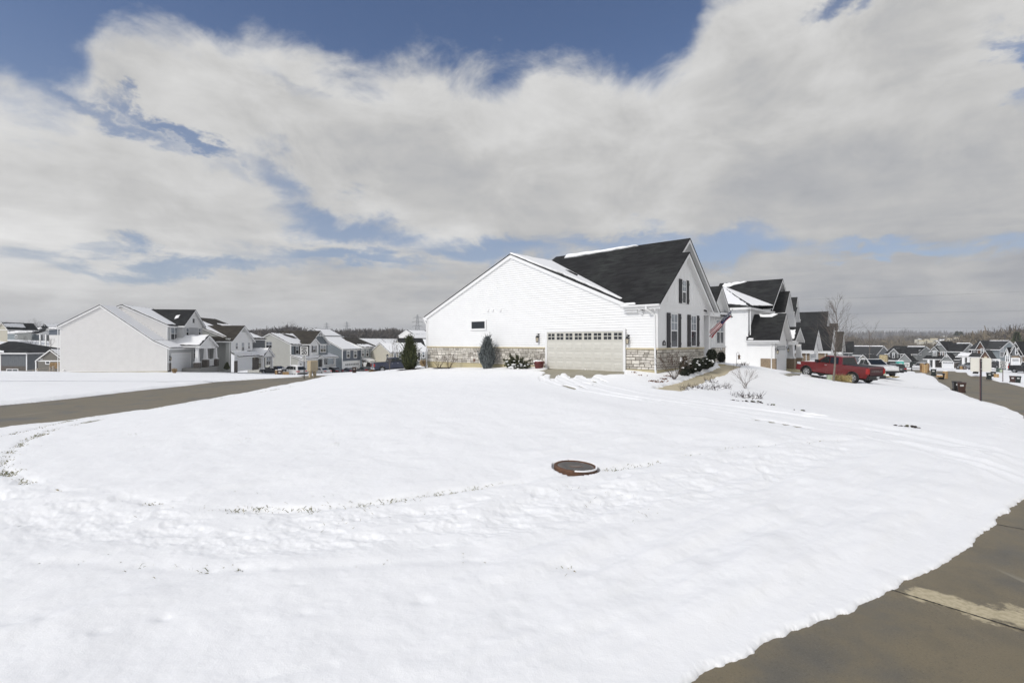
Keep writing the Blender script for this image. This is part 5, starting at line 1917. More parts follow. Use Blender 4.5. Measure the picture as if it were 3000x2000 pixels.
def left_far_houses():
    # beige one behind the blue pickup
    H = House('beige_house', 'beige single gabled house with a snow-covered roof behind the evergreen', 1144, 118, 42, -4.9, seed=31)
    ap, le, re = H.hit(1114, 1003.5, x=0), H.hit(1104, 1014, x=0), H.hit(1144, 1032, x=0)
    y0, ze = 0, H.hit(1144, 1031, y=0).z
    px0 = H.hit(1144, 1031, x=0)
    H.gable(0, 11, 0, 2 * ap.y, -1, px0.z, ap.z, 'x', M_BEIGE, M_BROWN_SH, ridge=.5, oh=.35, snow=((.005, .995, .02, .98), 0), exp=.25)
    win_px(H, 'f', 0, 1154, 1034, 1160, 1048, fw=.12)
    win_px(H, 'f', 0, 1168, 1033, 1175, 1048, fw=.12)
    H.done()
    # right of the evergreen, partly behind the corner house
    H = House('two_tone_house', 'light and grey gabled house showing between the evergreen and the corner house', 1205, 88, 14, -3.6, seed=32)
    pk, l_ = H.hit(1218, 1008, y=-.3), H.hit(1204, 1026, y=-.3)
    front_gable(H, -.3, pk.x, l_.x - .2, pk.z, l_.z - .2, 0, M_PALE, M_GREY_SH, 9, z0=-.5, board=True, oh=.4)
    H.wall('f', -.05, [(pk.x - .8, .5), (pk.x + 2.2, .5), (pk.x + 2.2, 3.1), (pk.x - .8, 3.1)], M_MIDGREY, .2)
    win_px(H, 'f', -.1, 1237.5, 1030, 1244, 1045, fw=.12)
    win_px(H, 'f', -.1, 1224.5, 1031, 1231, 1055, single=True, fw=.08)
    H.fb(H.part('stone_base'), 'f', -.08, pk.x - .8, pk.x + 2.2, -.6, .5, 0, .1, M_BRICK_DK)
    H.done()
    H = plain_house('dark_roofed_house', 'house with a large dark snow-flecked roof just behind the evergreen', 1176, 128, 24, -5.0, 9, 9, 5.0, 7.6, 'x', M_BEIGE, M_BLACK_SH, snow=((.7, .95, .1, .9), 0), seed=33)
    H.done()
    rows = [(1080, 150, 64, -5.3, 4.9, 8.0, M_PALE, 'pale gable end under snow, left of the far row behind the slate house'),
            (1118, 165, 64, -5.5, 5.0, 8.0, M_LTBLUE, 'snow-roofed far house at the middle of the row behind the beige house'),
            (1136, 185, 64, -5.6, 5.1, 8.5, M_SAGE2, 'far house with broad white roof right above the beige house ridge'),
            (1232, 175, 60, -3.9, 5.2, 8.4, M_PALE, 'snow-roofed far house beside the left edge of the corner house')]
    for i, (px, Y, an, z0, ze, zr, wm, lab) in enumerate(rows):
        H = plain_house('far_house', lab, px, Y, an, z0, 11, 10, ze, zr, 'x', wm, M_BROWN_SH, snow=((.02, .98, .02, .98), (.02, .98, .02, .98)), wins=[('f', 2, 3, 3, 4.4, {}), ('f', 6, 7, 3, 4.4, {})], group='snow-roofed far houses left of the corner house', seed=40 + i, exp=.3)
        H.done()
    # two on the wooded slope under the pylon, one peeping above the trussed house, one long low roof
    for i, (px, Y, an, z0, W, ze, zr, wm, lab) in enumerate([(1214, 250, 55, .6, 13, 4.5, 7.2, M_PALE, 'pale hillside house high on the slope under the big pylon'),
                                                         (951, 190, 80, -1.6, 14, 5.6, 8.4, M_DKGREY, 'dark far house whose snowy roof peeps over the trussed gable'),
                                                         (1000, 260, 80, -3.0, 16, 4.2, 6.2, M_SAGE, 'long low snow-streaked roof at the foot of the far wood')]):
        H = plain_house('hillside_house', lab, px, Y, an, z0, W, 11, ze, zr, 'x', wm, M_GREY_SH, snow=((.05, .9, .05, .95), 0), wins=[('f', 2, 3.2, 1, 2.6, {}), ('f', 6, 7.2, 1, 2.6, {}), ('f', 9, 10.2, 1, 2.6, {})], seed=50 + i, exp=.3)
        H.done()
    # ---- far left, down in the hollow
    H = House('dark_blue_house', 'dark slate house with black roof cut by the left edge of the photo', -60, 95, -6, -6.8, seed=61)
    W = H.hit(79.5, 1050, y=0).x
    z_e, z_r = H.hit(80, 1031.5, y=-.3).z, H.hit(41, 998.5, y=5).z
    H.wall('f', 0, [(0, H.hit(40, 1071, y=0).z), (W, H.hit(40, 1071, y=0).z), (W, z_e), (0, z_e)], M_DKGREY, board=True)
    H.wall('f', 0, [(0, -2), (W, -2), (W, H.hit(40, 1071, y=0).z), (0, H.hit(40, 1071, y=0).z)], M_BRICK_DK, 0)
    xr_ = H.hit(41, 998.5, y=5).x
    H.roof([(0, -.4, z_e), (0, 5, z_r), (xr_, 5, z_r), (W + .35, -.4, z_e)], M_BLACK_SH, fascia=.22)
    H.roof([(W + .35, -.4, z_e), (xr_, 5, z_r), (xr_, 5.2, z_r), (W + .35, 10.4, z_e)], M_BLACK_SH, fascia=.2)
    H.snow([Vector((0, -.35, z_e + .02)), Vector((5.6, -.35, z_e + .02)), Vector((5.0, .1, z_e + .29)), Vector((0, .9, z_e + .75))], amp=.1)
    H.corner('f', 0, W - .2, -1.5, z_e, .2)
    H.part('wall').poly([(W, 0, -2), (W, 10, -2), (W, 10, z_e), (W, 0, z_e)], M_DKGREY)
    win_px(H, 'f', -.02, 21, 1081, 52, 1092, cols=2, single=True, fw=.12)
    cx0 = H.hit(4, 1060, y=0).x
    H.corner('f', 0, cx0 - .3, -1.5, z_e, .22)
    H.done()
    # taupe gable house with small window, next to the pale house
    H = House('taupe_house', 'taupe gable-ended house with one small white window in the hollow on the left', 104.5, 84, -4, -6.6, seed=62)
    pk, l_, r_ = H.hit(145.5, 1021.5, y=-.2), H.hit(102, 1054, y=-.2), H.hit(186, 1050, y=-.2)
    half = pk.x - l_.x
    front_gable(H, -.2, pk.x, l_.x, pk.z, l_.z, 0, M_TAUPE, M_BROWN_SH, 9, z0=-2, board=False, oh=.3)
    win_px(H, 'f', -.02, 135.5, 1058, 145.5, 1064, single=True, fw=.12)
    q = [(pk.x, -.15, pk.z), (pk.x + half, -.15, l_.z), (pk.x + half, 8.8, l_.z), (pk.x, 8.8, pk.z)]
    H.snow(q, amp=.05, inset=.1)
    for px in (119.5, 123.5):
        mb = MB()
        v = H.hit(px, 1050.5, y=0)
        mb.lathe([(0.0, -.06), (.09, -.05), (.09, .0)], (v.x, 0, v.z), M_TRIM, 10, axis='y')
        mb.build('vent_cap', H.root)
    H.corner('f', 0, H.hit(104.5, 1, y=0).x - .05, -1.5, l_.z, .2)
    H.part('wall').poly([(.3, 0, -2), (.3, 9, -2), (.3, 9, l_.z), (.3, 0, l_.z)], M_BRICK_RED)
    H.done()
    H = House('small_grey_house', 'light grey gable peeping between the dark slate house and the taupe house', 80, 100, 0, -7.0, seed=63)
    pk, l_, r_ = H.hit(97, 1035.5, y=-.2), H.hit(78, 1044, y=-.2), H.hit(116, 1044, y=-.2)
    front_gable(H, -.2, pk.x, l_.x, pk.z, l_.z, 0, M_LTBLUE, M_GREY_SH, 8, z0=-2, board=False, oh=.3)
    q = [(pk.x, -.15, pk.z), (r_.x, -.15, r_.z), (r_.x, 7.8, r_.z), (pk.x, 7.8, pk.z)]
    H.snow(q, amp=.05, inset=.1)
    H.done()
    # up on the hill, far left
    H = House('hill_gable_house', 'beige gabled house cut by the left edge, up on the snowy hill', -45, 150, 0, -1.2, seed=64)
    z_r, z_e = H.hit(6, 942.5, y=-.3).z, H.hit(21, 964, y=-.3).z
    xm, xe = H.hit(4, 942, y=-.3).x, H.hit(22, 964, y=-.3).x
    front_gable(H, -.3, xm, 2 * xm - xe, z_r, z_e, 0, M_BEIGE, M_BLACK_SH, 10, z0=-1.5, board=False, oh=.3)
    H.snow([(xm + .3, -.2, z_r - .3), (xm + 1.2, -.2, z_r - 1.2 * (z_r - z_e) / (xe - xm)), (xm + 1.2, 6, z_r - 1.2 * (z_r - z_e) / (xe - xm)), (xm + .3, 6, z_r - .3)], amp=.1)
    H.done()
    H = House('hill_ranch_house', 'long grey single-storey house with a black roof on the hill', 22, 172, -3, -1.0, seed=65)
    W = H.hit(118, 1, y=0).x
    H.gable(0, W, 0, 9, -1.5, H.hit(60, 974.5, y=0).z, H.hit(60, 958, y=4.5).z, 'x', M_LTBLUE, M_BLACK_SH, snow=(0, 0), exp=.3)
    x0, x1, xm = H.hit(42, 1, y=-3).x, H.hit(92, 1, y=-3).x, H.hit(86, 1, y=-3).x
    zt_ = H.hit(86, 958.5, y=-3).z
    H.roof([(x0 - 6, -3.2, H.hit(25, 977, y=-3).z), (xm, -1, zt_), (xm + 2.5, -1, zt_), (x1 + .5, -3.2, H.hit(90, 970, y=-3).z)], M_BLACK_SH)
    H.snow([(x0 - 6, -3.15, H.hit(25, 977, y=-3).z), (xm, -1, zt_ + .0), (xm + 2.5, -1, zt_ + .0), (x1 + .5, -3.15, H.hit(90, 970, y=-3).z)], amp=.1, inset=.02)
    H.wall('f', -2.9, [(x0, -1), (x1, -1), (x1, H.hit(90, 971, y=-3).z), (x0, H.hit(42, 973, y=-3).z)], M_MIDGREY, .3)
    H.fb(H.part('stone_base'), 'f', -2.9, x0, x1, -1.2, .6, 0, .08, M_BRICK_DK)
    win_px(H, 'f', -2.9, 45, 980, 49.5, 988, fw=.12)
    H.done()
    H = House('hill_porch_house', 'grey house with dormers and a columned porch on the hill', 92, 176, -3, -1.2, seed=66)
    W = H.hit(138, 1, y=0).x
    zE = H.hit(110, 974, y=0).z
    H.gable(0, W, 0, 10, -1.5, zE, H.hit(120, 962, y=5).z, 'x', M_SAGE, M_BLACK_SH, snow=((.55, .98, .02, .95), 0), exp=.3)
    pk, l_ = H.hit(118, 954, y=-.3), H.hit(111, 963, y=-.3)
    front_gable(H, -.3, pk.x, l_.x, pk.z, l_.z, 0, M_LTBLUE, M_BLACK_SH, 6, z0=zE - .4, board=False)
    pk, l_ = H.hit(127, 946.5, y=2), H.hit(119, 958, y=2)
    front_gable(H, 2, pk.x, l_.x, pk.z, l_.z, 2.3, M_LTBLUE, M_GREY_SH, 8, z0=zE, board=False)
    rr_ = 2 * pk.x - l_.x
    H.snow([(pk.x, 2.1, pk.z), (rr_ + 2, 2.1, l_.z - 1), (rr_ + 2, 9, l_.z - 1), (pk.x, 9, pk.z)], amp=.1)
    win_px(H, 'f', 0, 116, 962, 120, 968, fw=.12)
    win_px(H, 'f', 2.3, 129, 966, 132, 971, fw=.12)
    a = H.hit(100, 977, y=-2.4).z
    H.roof([(1, -2.6, a), (1, 0, a + .9), (W, 0, a + .9), (W, -2.6, a)], M_BLACK_SH)
    for px in (97.5, 105.5, 114.5, 126):
        c = H.hit(px, 985, y=-2.3)
        column(H, c.x, -2.3, -1.0, a - .1, w0=.5, w1=.5)
    H.wall('f', -.02, [(1, -1.5), (W, -1.5), (W, a), (1, a)], M_BRICK_DK, 0)
    H.done()
    H = House('hill_blue_house', 'dark blue house on a pale block base beside the pale house, up the hill', 144, 150, 2, -1.6, seed=67)
    W = 11
    zE = H.hit(150, 963, y=0).z
    zm = H.hit(150, 980, y=0).z
    H.wall('f', 0, [(0, zm), (W, zm), (W, zE), (0, zE)], M_SLATE, .3)
    H.wall('f', 0, [(0, -2), (W, -2), (W, zm), (0, zm)], M_PALE, 0)
    H.roof([(-.6, -.4, zE), (1.0, 4, H.hit(148, 949.5, y=4).z), (W, 4, H.hit(148, 949.5, y=4).z), (W, -.4, zE + .6)], M_BLACK_SH)
    H.snow([(-.5, -.35, zE + .02), (W, -.35, zE + .62), (W, .3, zE + 1.0), (-.1, .3, zE + .5)], amp=.1)
    H.wall('s', 0, [(0, -2), (6, -2), (6, zE), (0, zE)], M_SLATE, .3)
    for k in (0, 1.6):
        column(H, -2.4 + k, -.2, -1.5, zm + .2, w0=.3, w1=.3)
    H.roof([(-3.2, -.6, zm + .3), (-.2, 2, zE + .3), (-.2, 5, zE + .3), (-3.2, 5, zm + .3)], M_BLACK_SH)
    H.done()


house_1()
house_2()
house_3()
house_4()
left_far_houses()

# ------------------------------------------------------------------ houses along the right street
def house_r2():
    H = House('white_garage_house', 'white lap-sided house next to the corner house, black garage roof and tapered porch columns', 2270, 43, 50, -.85, seed=71)
    yb = H.hit(2190, 1000, x=0).y
    e1, e2 = H.hit(2188, 993.5, x=-.35), H.hit(2282, 995, x=-.35)
    ze = e2.z
    ap = H.hit(2303.9, 916.3, y=-.45)
    # body side wall and garage side wall share one plane
    zb = H.hit(2190, 897, x=0).z
    H.wall('s', 0, [(0, 1.0), (yb, 1.0), (yb, ze + .1), (0, ze + .1)], M_WHITE, .178, .024)
    H.wall('s', 0, [(1.1, .15), (yb, .15), (yb, 1.0), (1.1, 1.0)], M_WHITE, .178, .024)
    H.wall('s', 0, [(yb, .15), (15, .15), (15, zb), (yb, zb)], M_WHITE, .178, .024)
    H.fb(H.part('stone_base'), 's', 0, 0.0, 1.1, -.6, 1.0, -.1, .07, M_BRICK_TAN)
    H.fb(H.part('foundation'), 's', 0, 1.1, 15, -1, .15, -.2, .01, M_FOUND)
    H.corner('s', 0, yb - .06, ze, zb, .12)
    H.corner('s', 0, 0, 1.0, ze, .1)
    xw = 2 * ap.x
    # garage roof
    p = (ap.z - ze) / (ap.x + .35)
    A = [(-.35, -.45, ze), (ap.x, -.45, ap.z), (ap.x, yb + .6, ap.z), (-.35, yb, ze)]
    B = [(xw + .35, -.45, ze), (ap.x, -.45, ap.z), (ap.x, yb + .6, ap.z), (xw + .35, yb + .6, ze)]
    for q in (A, B):
        H.part('roof').slab(q, (0, 0, -.06), M_BLACK_SH)
    fa = H.part('fascia')
    for x in (-.35, xw + .35):
        fa.slab([(x, -.44, ze - .062), (ap.x, -.44, ap.z - .062), (ap.x, -.44, ap.z - .27), (x, -.44, ze - .27)], (0, .04, 0), M_TRIM)
        fa.slab([(x, -.40, ze - .066), (ap.x, -.40, ap.z - .066), (ap.x, 0, ap.z - .066), (x, 0, ze - .066)], (0, 0, -.05), M_TRIM)
    fa.box(-.33, -.003, -.38, yb, ze - .25, ze - .07, M_TRIM)
    H.gutter((-.35, -.42, ze - .03), (-.35, yb + .1, ze - .03), (-1, 0, 0))
    H.snow([(ap.x - .35, .6, ap.z - .35 * p), (ap.x - .03, .2, ap.z - .03), (ap.x - .03, yb - .4, ap.z - .03), (ap.x - .3, yb - .6, ap.z - .3 * p)], amp=.06)
    H.snow([(-.42, yb - .55, ze + .02), (-.1, yb - .55, ze + .1), (-.1, yb - .1, ze + .1), (-.42, yb - .1, ze + .02)], amp=.05, h=.1)
    H.downspout('s', 0, .25, ze, -.2, False)
    H.downspout('s', 0, yb - .25, zb, ze + .2, False)
    zi = lambda x: ap.z - .16 - abs(x - ap.x) * p
    zg_ = 2.3
    H.wall('f', 0, [(0, zg_), (xw, zg_), (xw, zi(xw)), (ap.x, zi(ap.x)), (0, zi(0))], M_WHITE, .178, .024)
    H.wall('f', 0, [(0, -.3), (xw, -.3), (xw, zg_), (0, zg_)], M_WHITE, .178, .02)
    H.garage_door('f', 0, .45, xw - .45, -.05, 2.15, M_GDOOR_W, cols=8, trim=.12)
    H.fb(H.part('stone_base'), 'f', 0, -.07, .32, -.6, 1.0, 0, .07, M_BRICK_TAN)
    H.lamp('f', 0, .17, 1.75)
    H.lamp('f', 0, xw - .1, 1.85)
    # body: eave on the left side, big cross gable
    H.wall('f', yb, [(0, ze - .2), (9, ze - .2), (9, zb), (0, zb)], M_WHITE, .178, .024)
    ya = yb - .35
    pk, le = H.hit(2293.7, 815.5, y=ya), H.hit(2264, 900, y=ya)
    pg = (pk.z - le.z) / (pk.x - le.x)
    rx = 2 * pk.x - le.x
    bk = H.hit(2109, 831, x=pk.x)
    L = [(le.x, ya, le.z), (pk.x, ya, pk.z), (pk.x, bk.y, pk.z), (le.x, bk.y, le.z)]
    R = [(rx, ya, le.z), (pk.x, ya, pk.z), (pk.x, bk.y, pk.z), (rx, bk.y, le.z)]
    for q in (L, R):
        H.part('roof').slab(q, (0, 0, -.06), M_BLACK_SH)
    for x in (le.x, rx):
        fa.slab([(x, ya + .01, le.z - .062), (pk.x, ya + .01, pk.z - .062), (pk.x, ya + .01, pk.z - .3), (x, ya + .01, le.z - .3)], (0, .04, 0), M_TRIM)
        fa.slab([(x, ya + .05, le.z - .07), (pk.x, ya + .05, pk.z - .07), (pk.x, ya + .9, pk.z - .07), (x, ya + .9, le.z - .07)], (0, 0, -.06), M_TRIM)
    H.wall('f', ya + .9, [(le.x + .2, le.z - .6), (rx - .2, le.z - .6), (rx - .2, le.z + .1), (pk.x, pk.z - .2), (le.x + .2, le.z + .1)], M_WHITE, .178, .024)
    H.snow([Vector((pk.x - .5, ya + 4.5, pk.z - .5 * pg)), Vector((pk.x - .03, ya + 3.5, pk.z - .03)), Vector((pk.x - .03, bk.y - .4, pk.z - .03)), Vector((pk.x - 1.4, bk.y - .4, pk.z - 1.4 * pg)), Vector((pk.x - 1.9, ya + 7.5, pk.z - 1.9 * pg)), Vector((pk.x - 1.5, ya + 5.5, pk.z - 1.5 * pg)), Vector((pk.x - 1.1, ya + 7.5, pk.z - 1.1 * pg))], amp=.12)
    # low-pitched hipped roof of the left side; snow lies in the valley against the big gable
    x0, z0 = -.35, zb
    d = Vector(((2117 - 1500) / FPX, 1.0, (HY - 838) / FPX))
    o, dl = H.loc(Vector((0, 0, EYE))), Vector((d.dot(H.ex), d.dot(H.ey), d.z))
    t = (le.z + (o.x - le.x) * pg - o.z) / (dl.z - dl.x * pg)
    V1 = o + dl * t
    V0 = Vector((le.x + .25, ya, le.z + .25 * pg))
    C0 = Vector((x0, yb - .35, z0))
    C1 = Vector((x0, V1.y, z0))
    H.part('roof').slab([C0, V0, V1], (0, 0, -.06), M_BLACK_SH)
    H.part('roof').slab([C0, V1, C1], (0, 0, -.06), M_BLACK_SH)
    H.snow([C0.lerp(V0, .12) + Vector((0, .1, .02)), V0, V1, V1.lerp(C0, .5) + Vector((0, 0, .01))], amp=.06, inset=.03, part='roof_snow#b')
    m_ = C0.lerp(V1, .12)
    H.snow([C0.lerp(C1, .02), C0.lerp(V1, .95), V1.lerp(C1, .3), C0.lerp(C1, .55) + (V1 - C1) * .16, C0.lerp(C1, .30) + (V1 - C1) * .10], amp=.07, inset=.06, part='roof_snow#c')
    fa.box(x0, -.003, yb - .3, 15, z0 - .26, z0 - .07, M_TRIM)
    fa.box(x0, le.x + 1, yb - .33, yb - .003, z0 - .26, z0 - .07, M_TRIM)
    # second forward gable with a bracket, right of the big one
    y2 = ya - .5
    pk2, r2 = H.hit(2314, 851.5, y=y2), H.hit(2327, 918, y=y2)
    lx2 = 2 * pk2.x - r2.x
    front_gable(H, y2, pk2.x, lx2, pk2.z, r2.z, y2 + .9, M_WHITE, M_BLACK_SH, 6, z0=None, board=False)
    H.snow([Vector((pk2.x - 2.6, y2 + 4.2, pk2.z - 2.6 * (pk2.z - r2.z) / (r2.x - pk2.x))), Vector((pk2.x - 1.6, y2 + 4.8, pk2.z - 1.6 * (pk2.z - r2.z) / (r2.x - pk2.x))), Vector((pk2.x - 1.4, y2 + 5.8, pk2.z - 1.4 * (pk2.z - r2.z) / (r2.x - pk2.x))), Vector((pk2.x - 3.2, y2 + 5.8, pk2.z - 3.2 * (pk2.z - r2.z) / (r2.x - pk2.x)))], amp=.1, part='roof_snow#d')
    H.wall('s', lx2 + .3, [(y2 + .9, r2.z - 2), (y2 + 5, r2.z - 2), (y2 + 5, r2.z), (y2 + .9, r2.z)], M_WHITE, .178)
    # porch gable on two tapered columns with stone piers
    yp = -.6
    pk3, r3 = H.hit(2344.7, 955.5, y=yp), H.hit(2358, 995, y=yp)
    lx3 = 2 * pk3.x - r3.x
    front_gable(H, yp, pk3.x, lx3, pk3.z, r3.z, yp + .6, M_TRIM, M_BLACK_SH, 5, board=True, snow_left=(.03, .55, .05, .75))
    H.fb(H.part('porch_beam'), 'f', yp + .8, xw + .3, r3.x - .3, r3.z - .45, r3.z - .1, 0, .3, M_TRIM)
    for px in (2317.5, 2340):
        c = H.hit(px, 1040, y=yp + .7)
        column(H, c.x, yp + .7, -.3, r3.z - .4, pier=1.15, w0=.52, w1=.34, pm=M_BRICK_TAN)
    H.part('porch_floor').box(xw + .1, r3.x + 1, yp + .2, 3.5, -.9, -.1, M_FOUND)
    H.wall('f', 3.4, [(xw, -.3), (r3.x + .5, -.3), (r3.x + .5, zb - .3), (xw, zb - .3)], M_BRICK_TAN, 0)
    mb = MB()
    H.fb(mb, 'f', 3.4, xw + 1, xw + 2, 0, 2.1, 0, .06, M_DOOR)
    mb.build('front_door', H.root)
    H.wall('r', rx - .2, [(1.5, 0), (12, 0), (12, le.z), (1.5, le.z)], M_WHITE, .178)
    H.done()


def right_row():
    """three more houses stepping down the hill behind, seen along their fronts"""
    specs = [('tan_brick_house', 'house with tan brick base and steep black garage roof behind the red pickup', 2372, 61, 52, -2.0, 2386, 1025, 2398.5, 963, 2406, M_BRICK_TAN, M_BLACK_SH,
              (2336.5, 869, 2345, 938), 72),
             ('brick_side_house', 'house with pale brown brick side wall and two-tier black roof, above the red pickup cab', 2425, 82, 53, -2.7, 2431, 1027, 2444, 954, 2451, M_BRICK_TAN, M_BLACK_SH,
              (2427, 911, 2431, 958), 73),
             ('brown_roof_house', 'house with faded brown roof and tall pale gables behind the young street tree', 2458, 104, 54, -3.4, 2462, 1030, 2472.5, 970, 2477, M_SAGE2, M_BROWN_SH,
              (2456, 946, 2457, 968), 74),
             ('black_house', 'nearly black unfinished house with a bare wood panel, right of the street tree', 2492, 122, 54, -4.0, 2494, 1032, 2501.5, 999, 2506, M_DKGREY, M_BLACK_SH, None, 75)]
    for name, lab, px, Y, ang, z0, epx, epy, apx, apy, rpx, wm, rm, up, sd in specs:
        H = House(name, lab, px, Y, ang, z0, seed=sd)
        ze = H.hit(epx, epy, x=-.35).z
        ap = H.hit(apx, apy, y=-.5)
        w = max(2 * ap.x, 4.5)
        D = 9.0
        p = (ap.z - ze) / (ap.x + .35)
        H.wall('s', 0, [(0, -1), (D + 6, -1), (D + 6, ze - .05), (0, ze - .05)], wm, 0 if wm in (M_BRICK_TAN,) else .2)
        q = [(-.35, -.5, ze), (ap.x, -.5, ap.z), (ap.x, D, ap.z), (-.35, D, ze)]
        H.part('roof').slab(q, (0, 0, -.06), rm)
        H.part('roof').slab([(w + .35, -.5, ze), (ap.x, -.5, ap.z), (ap.x, D, ap.z), (w + .35, D, ze)], (0, 0, -.06), rm)
        fa = H.part('fascia')
        fm = M_TRIM if sd != 75 else M_DKGREY
        for x in (-.35, w + .35):
            fa.slab([(x, -.49, ze - .062), (ap.x, -.49, ap.z - .062), (ap.x, -.49, ap.z - .3), (x, -.49, ze - .3)], (0, .04, 0), fm)
            fa.slab([(x, -.45, ze - .07), (ap.x, -.45, ap.z - .07), (ap.x, 0, ap.z - .07), (x, 0, ze - .07)], (0, 0, -.05), fm)
        fa.box(-.35, -.003, -.45, D, ze - .36, ze - .07, fm)
        H.gutter((-.35, -.45, ze - .02), (-.35, D, ze - .02), (-1, 0, 0))
        H.downspout('s', 0, .35, ze, -.3, False)
        H.wall('f', 0, [(0, -1), (w, -1), (w, ze), (ap.x, ap.z - .15), (0, ze)], M_TRIM if sd < 75 else M_DKGREY, .2)
        H.garage_door('f', 0, .3, min(w - .3, 5), -.2, 2.1, M_GDOOR_W if sd < 75 else mat('bare_wood', (.42, .27, .13), .8), lites=sd == 72)
        H.snow(House.sub(q, .25, .95, .02, .07), amp=.06, inset=.02)
        # upper body
        yb = D
        if up:
            ax_, ay_, ex_, ey_ = up
            yu = 3.2 if sd == 72 else 5.0
            k, e = H.hit(ax_, ay_, y=yu), H.hit(ex_, ey_, y=yu)
            half = abs(e.x - k.x)
            if sd == 72:
                # twin stacked gables like the corner house
                front_gable(H, yu, k.x, k.x - half, k.z, e.z, yu + .8, M_WHITE, rm, 10, z0=ze - .5, board=True)
                k2, e2 = H.hit(2336.5, 898.5, y=yu - .8), H.hit(2345, 938, y=yu - .8)
                front_gable(H, yu - .8, k2.x, 2 * k2.x - e2.x, k2.z, e2.z, yu - .3, M_WHITE, rm, 3, z0=ze - .5, board=True)
            else:
                front_gable(H, yu, k.x, k.x - max(half, 3.5), k.z, e.z, yu + .5, M_WHITE, rm, 16, z0=ze - .5, board=False)
                H.part('wall').poly([(.2, yu + .5, ze - 1), (.2, 9.5, ze - 1), (.2, 9.5, min(e.z, ze + 1.5)), (.2, yu + .5, min(e.z, ze + 1.5))], M_SAGE2)
                if sd == 73:
                    H.snow([(k.x - 2.0, yu + 6, k.z - 2.0 * (k.z - e.z) / max(half, 3.5)), (k.x - 1.7, yu + 6, k.z - 1.7 * (k.z - e.z) / max(half, 3.5)), (k.x - 1.7, yu + 12, k.z - 1.7 * (k.z - e.z) / max(half, 3.5)), (k.x - 2.0, yu + 12, k.z - 2.0 * (k.z - e.z) / max(half, 3.5))], amp=.05, part='roof_snow#b')
        H.part('wall').poly([(w, 0, -1), (w, D, -1), (w, D, ze), (w, 0, ze)], wm)
        H.done()


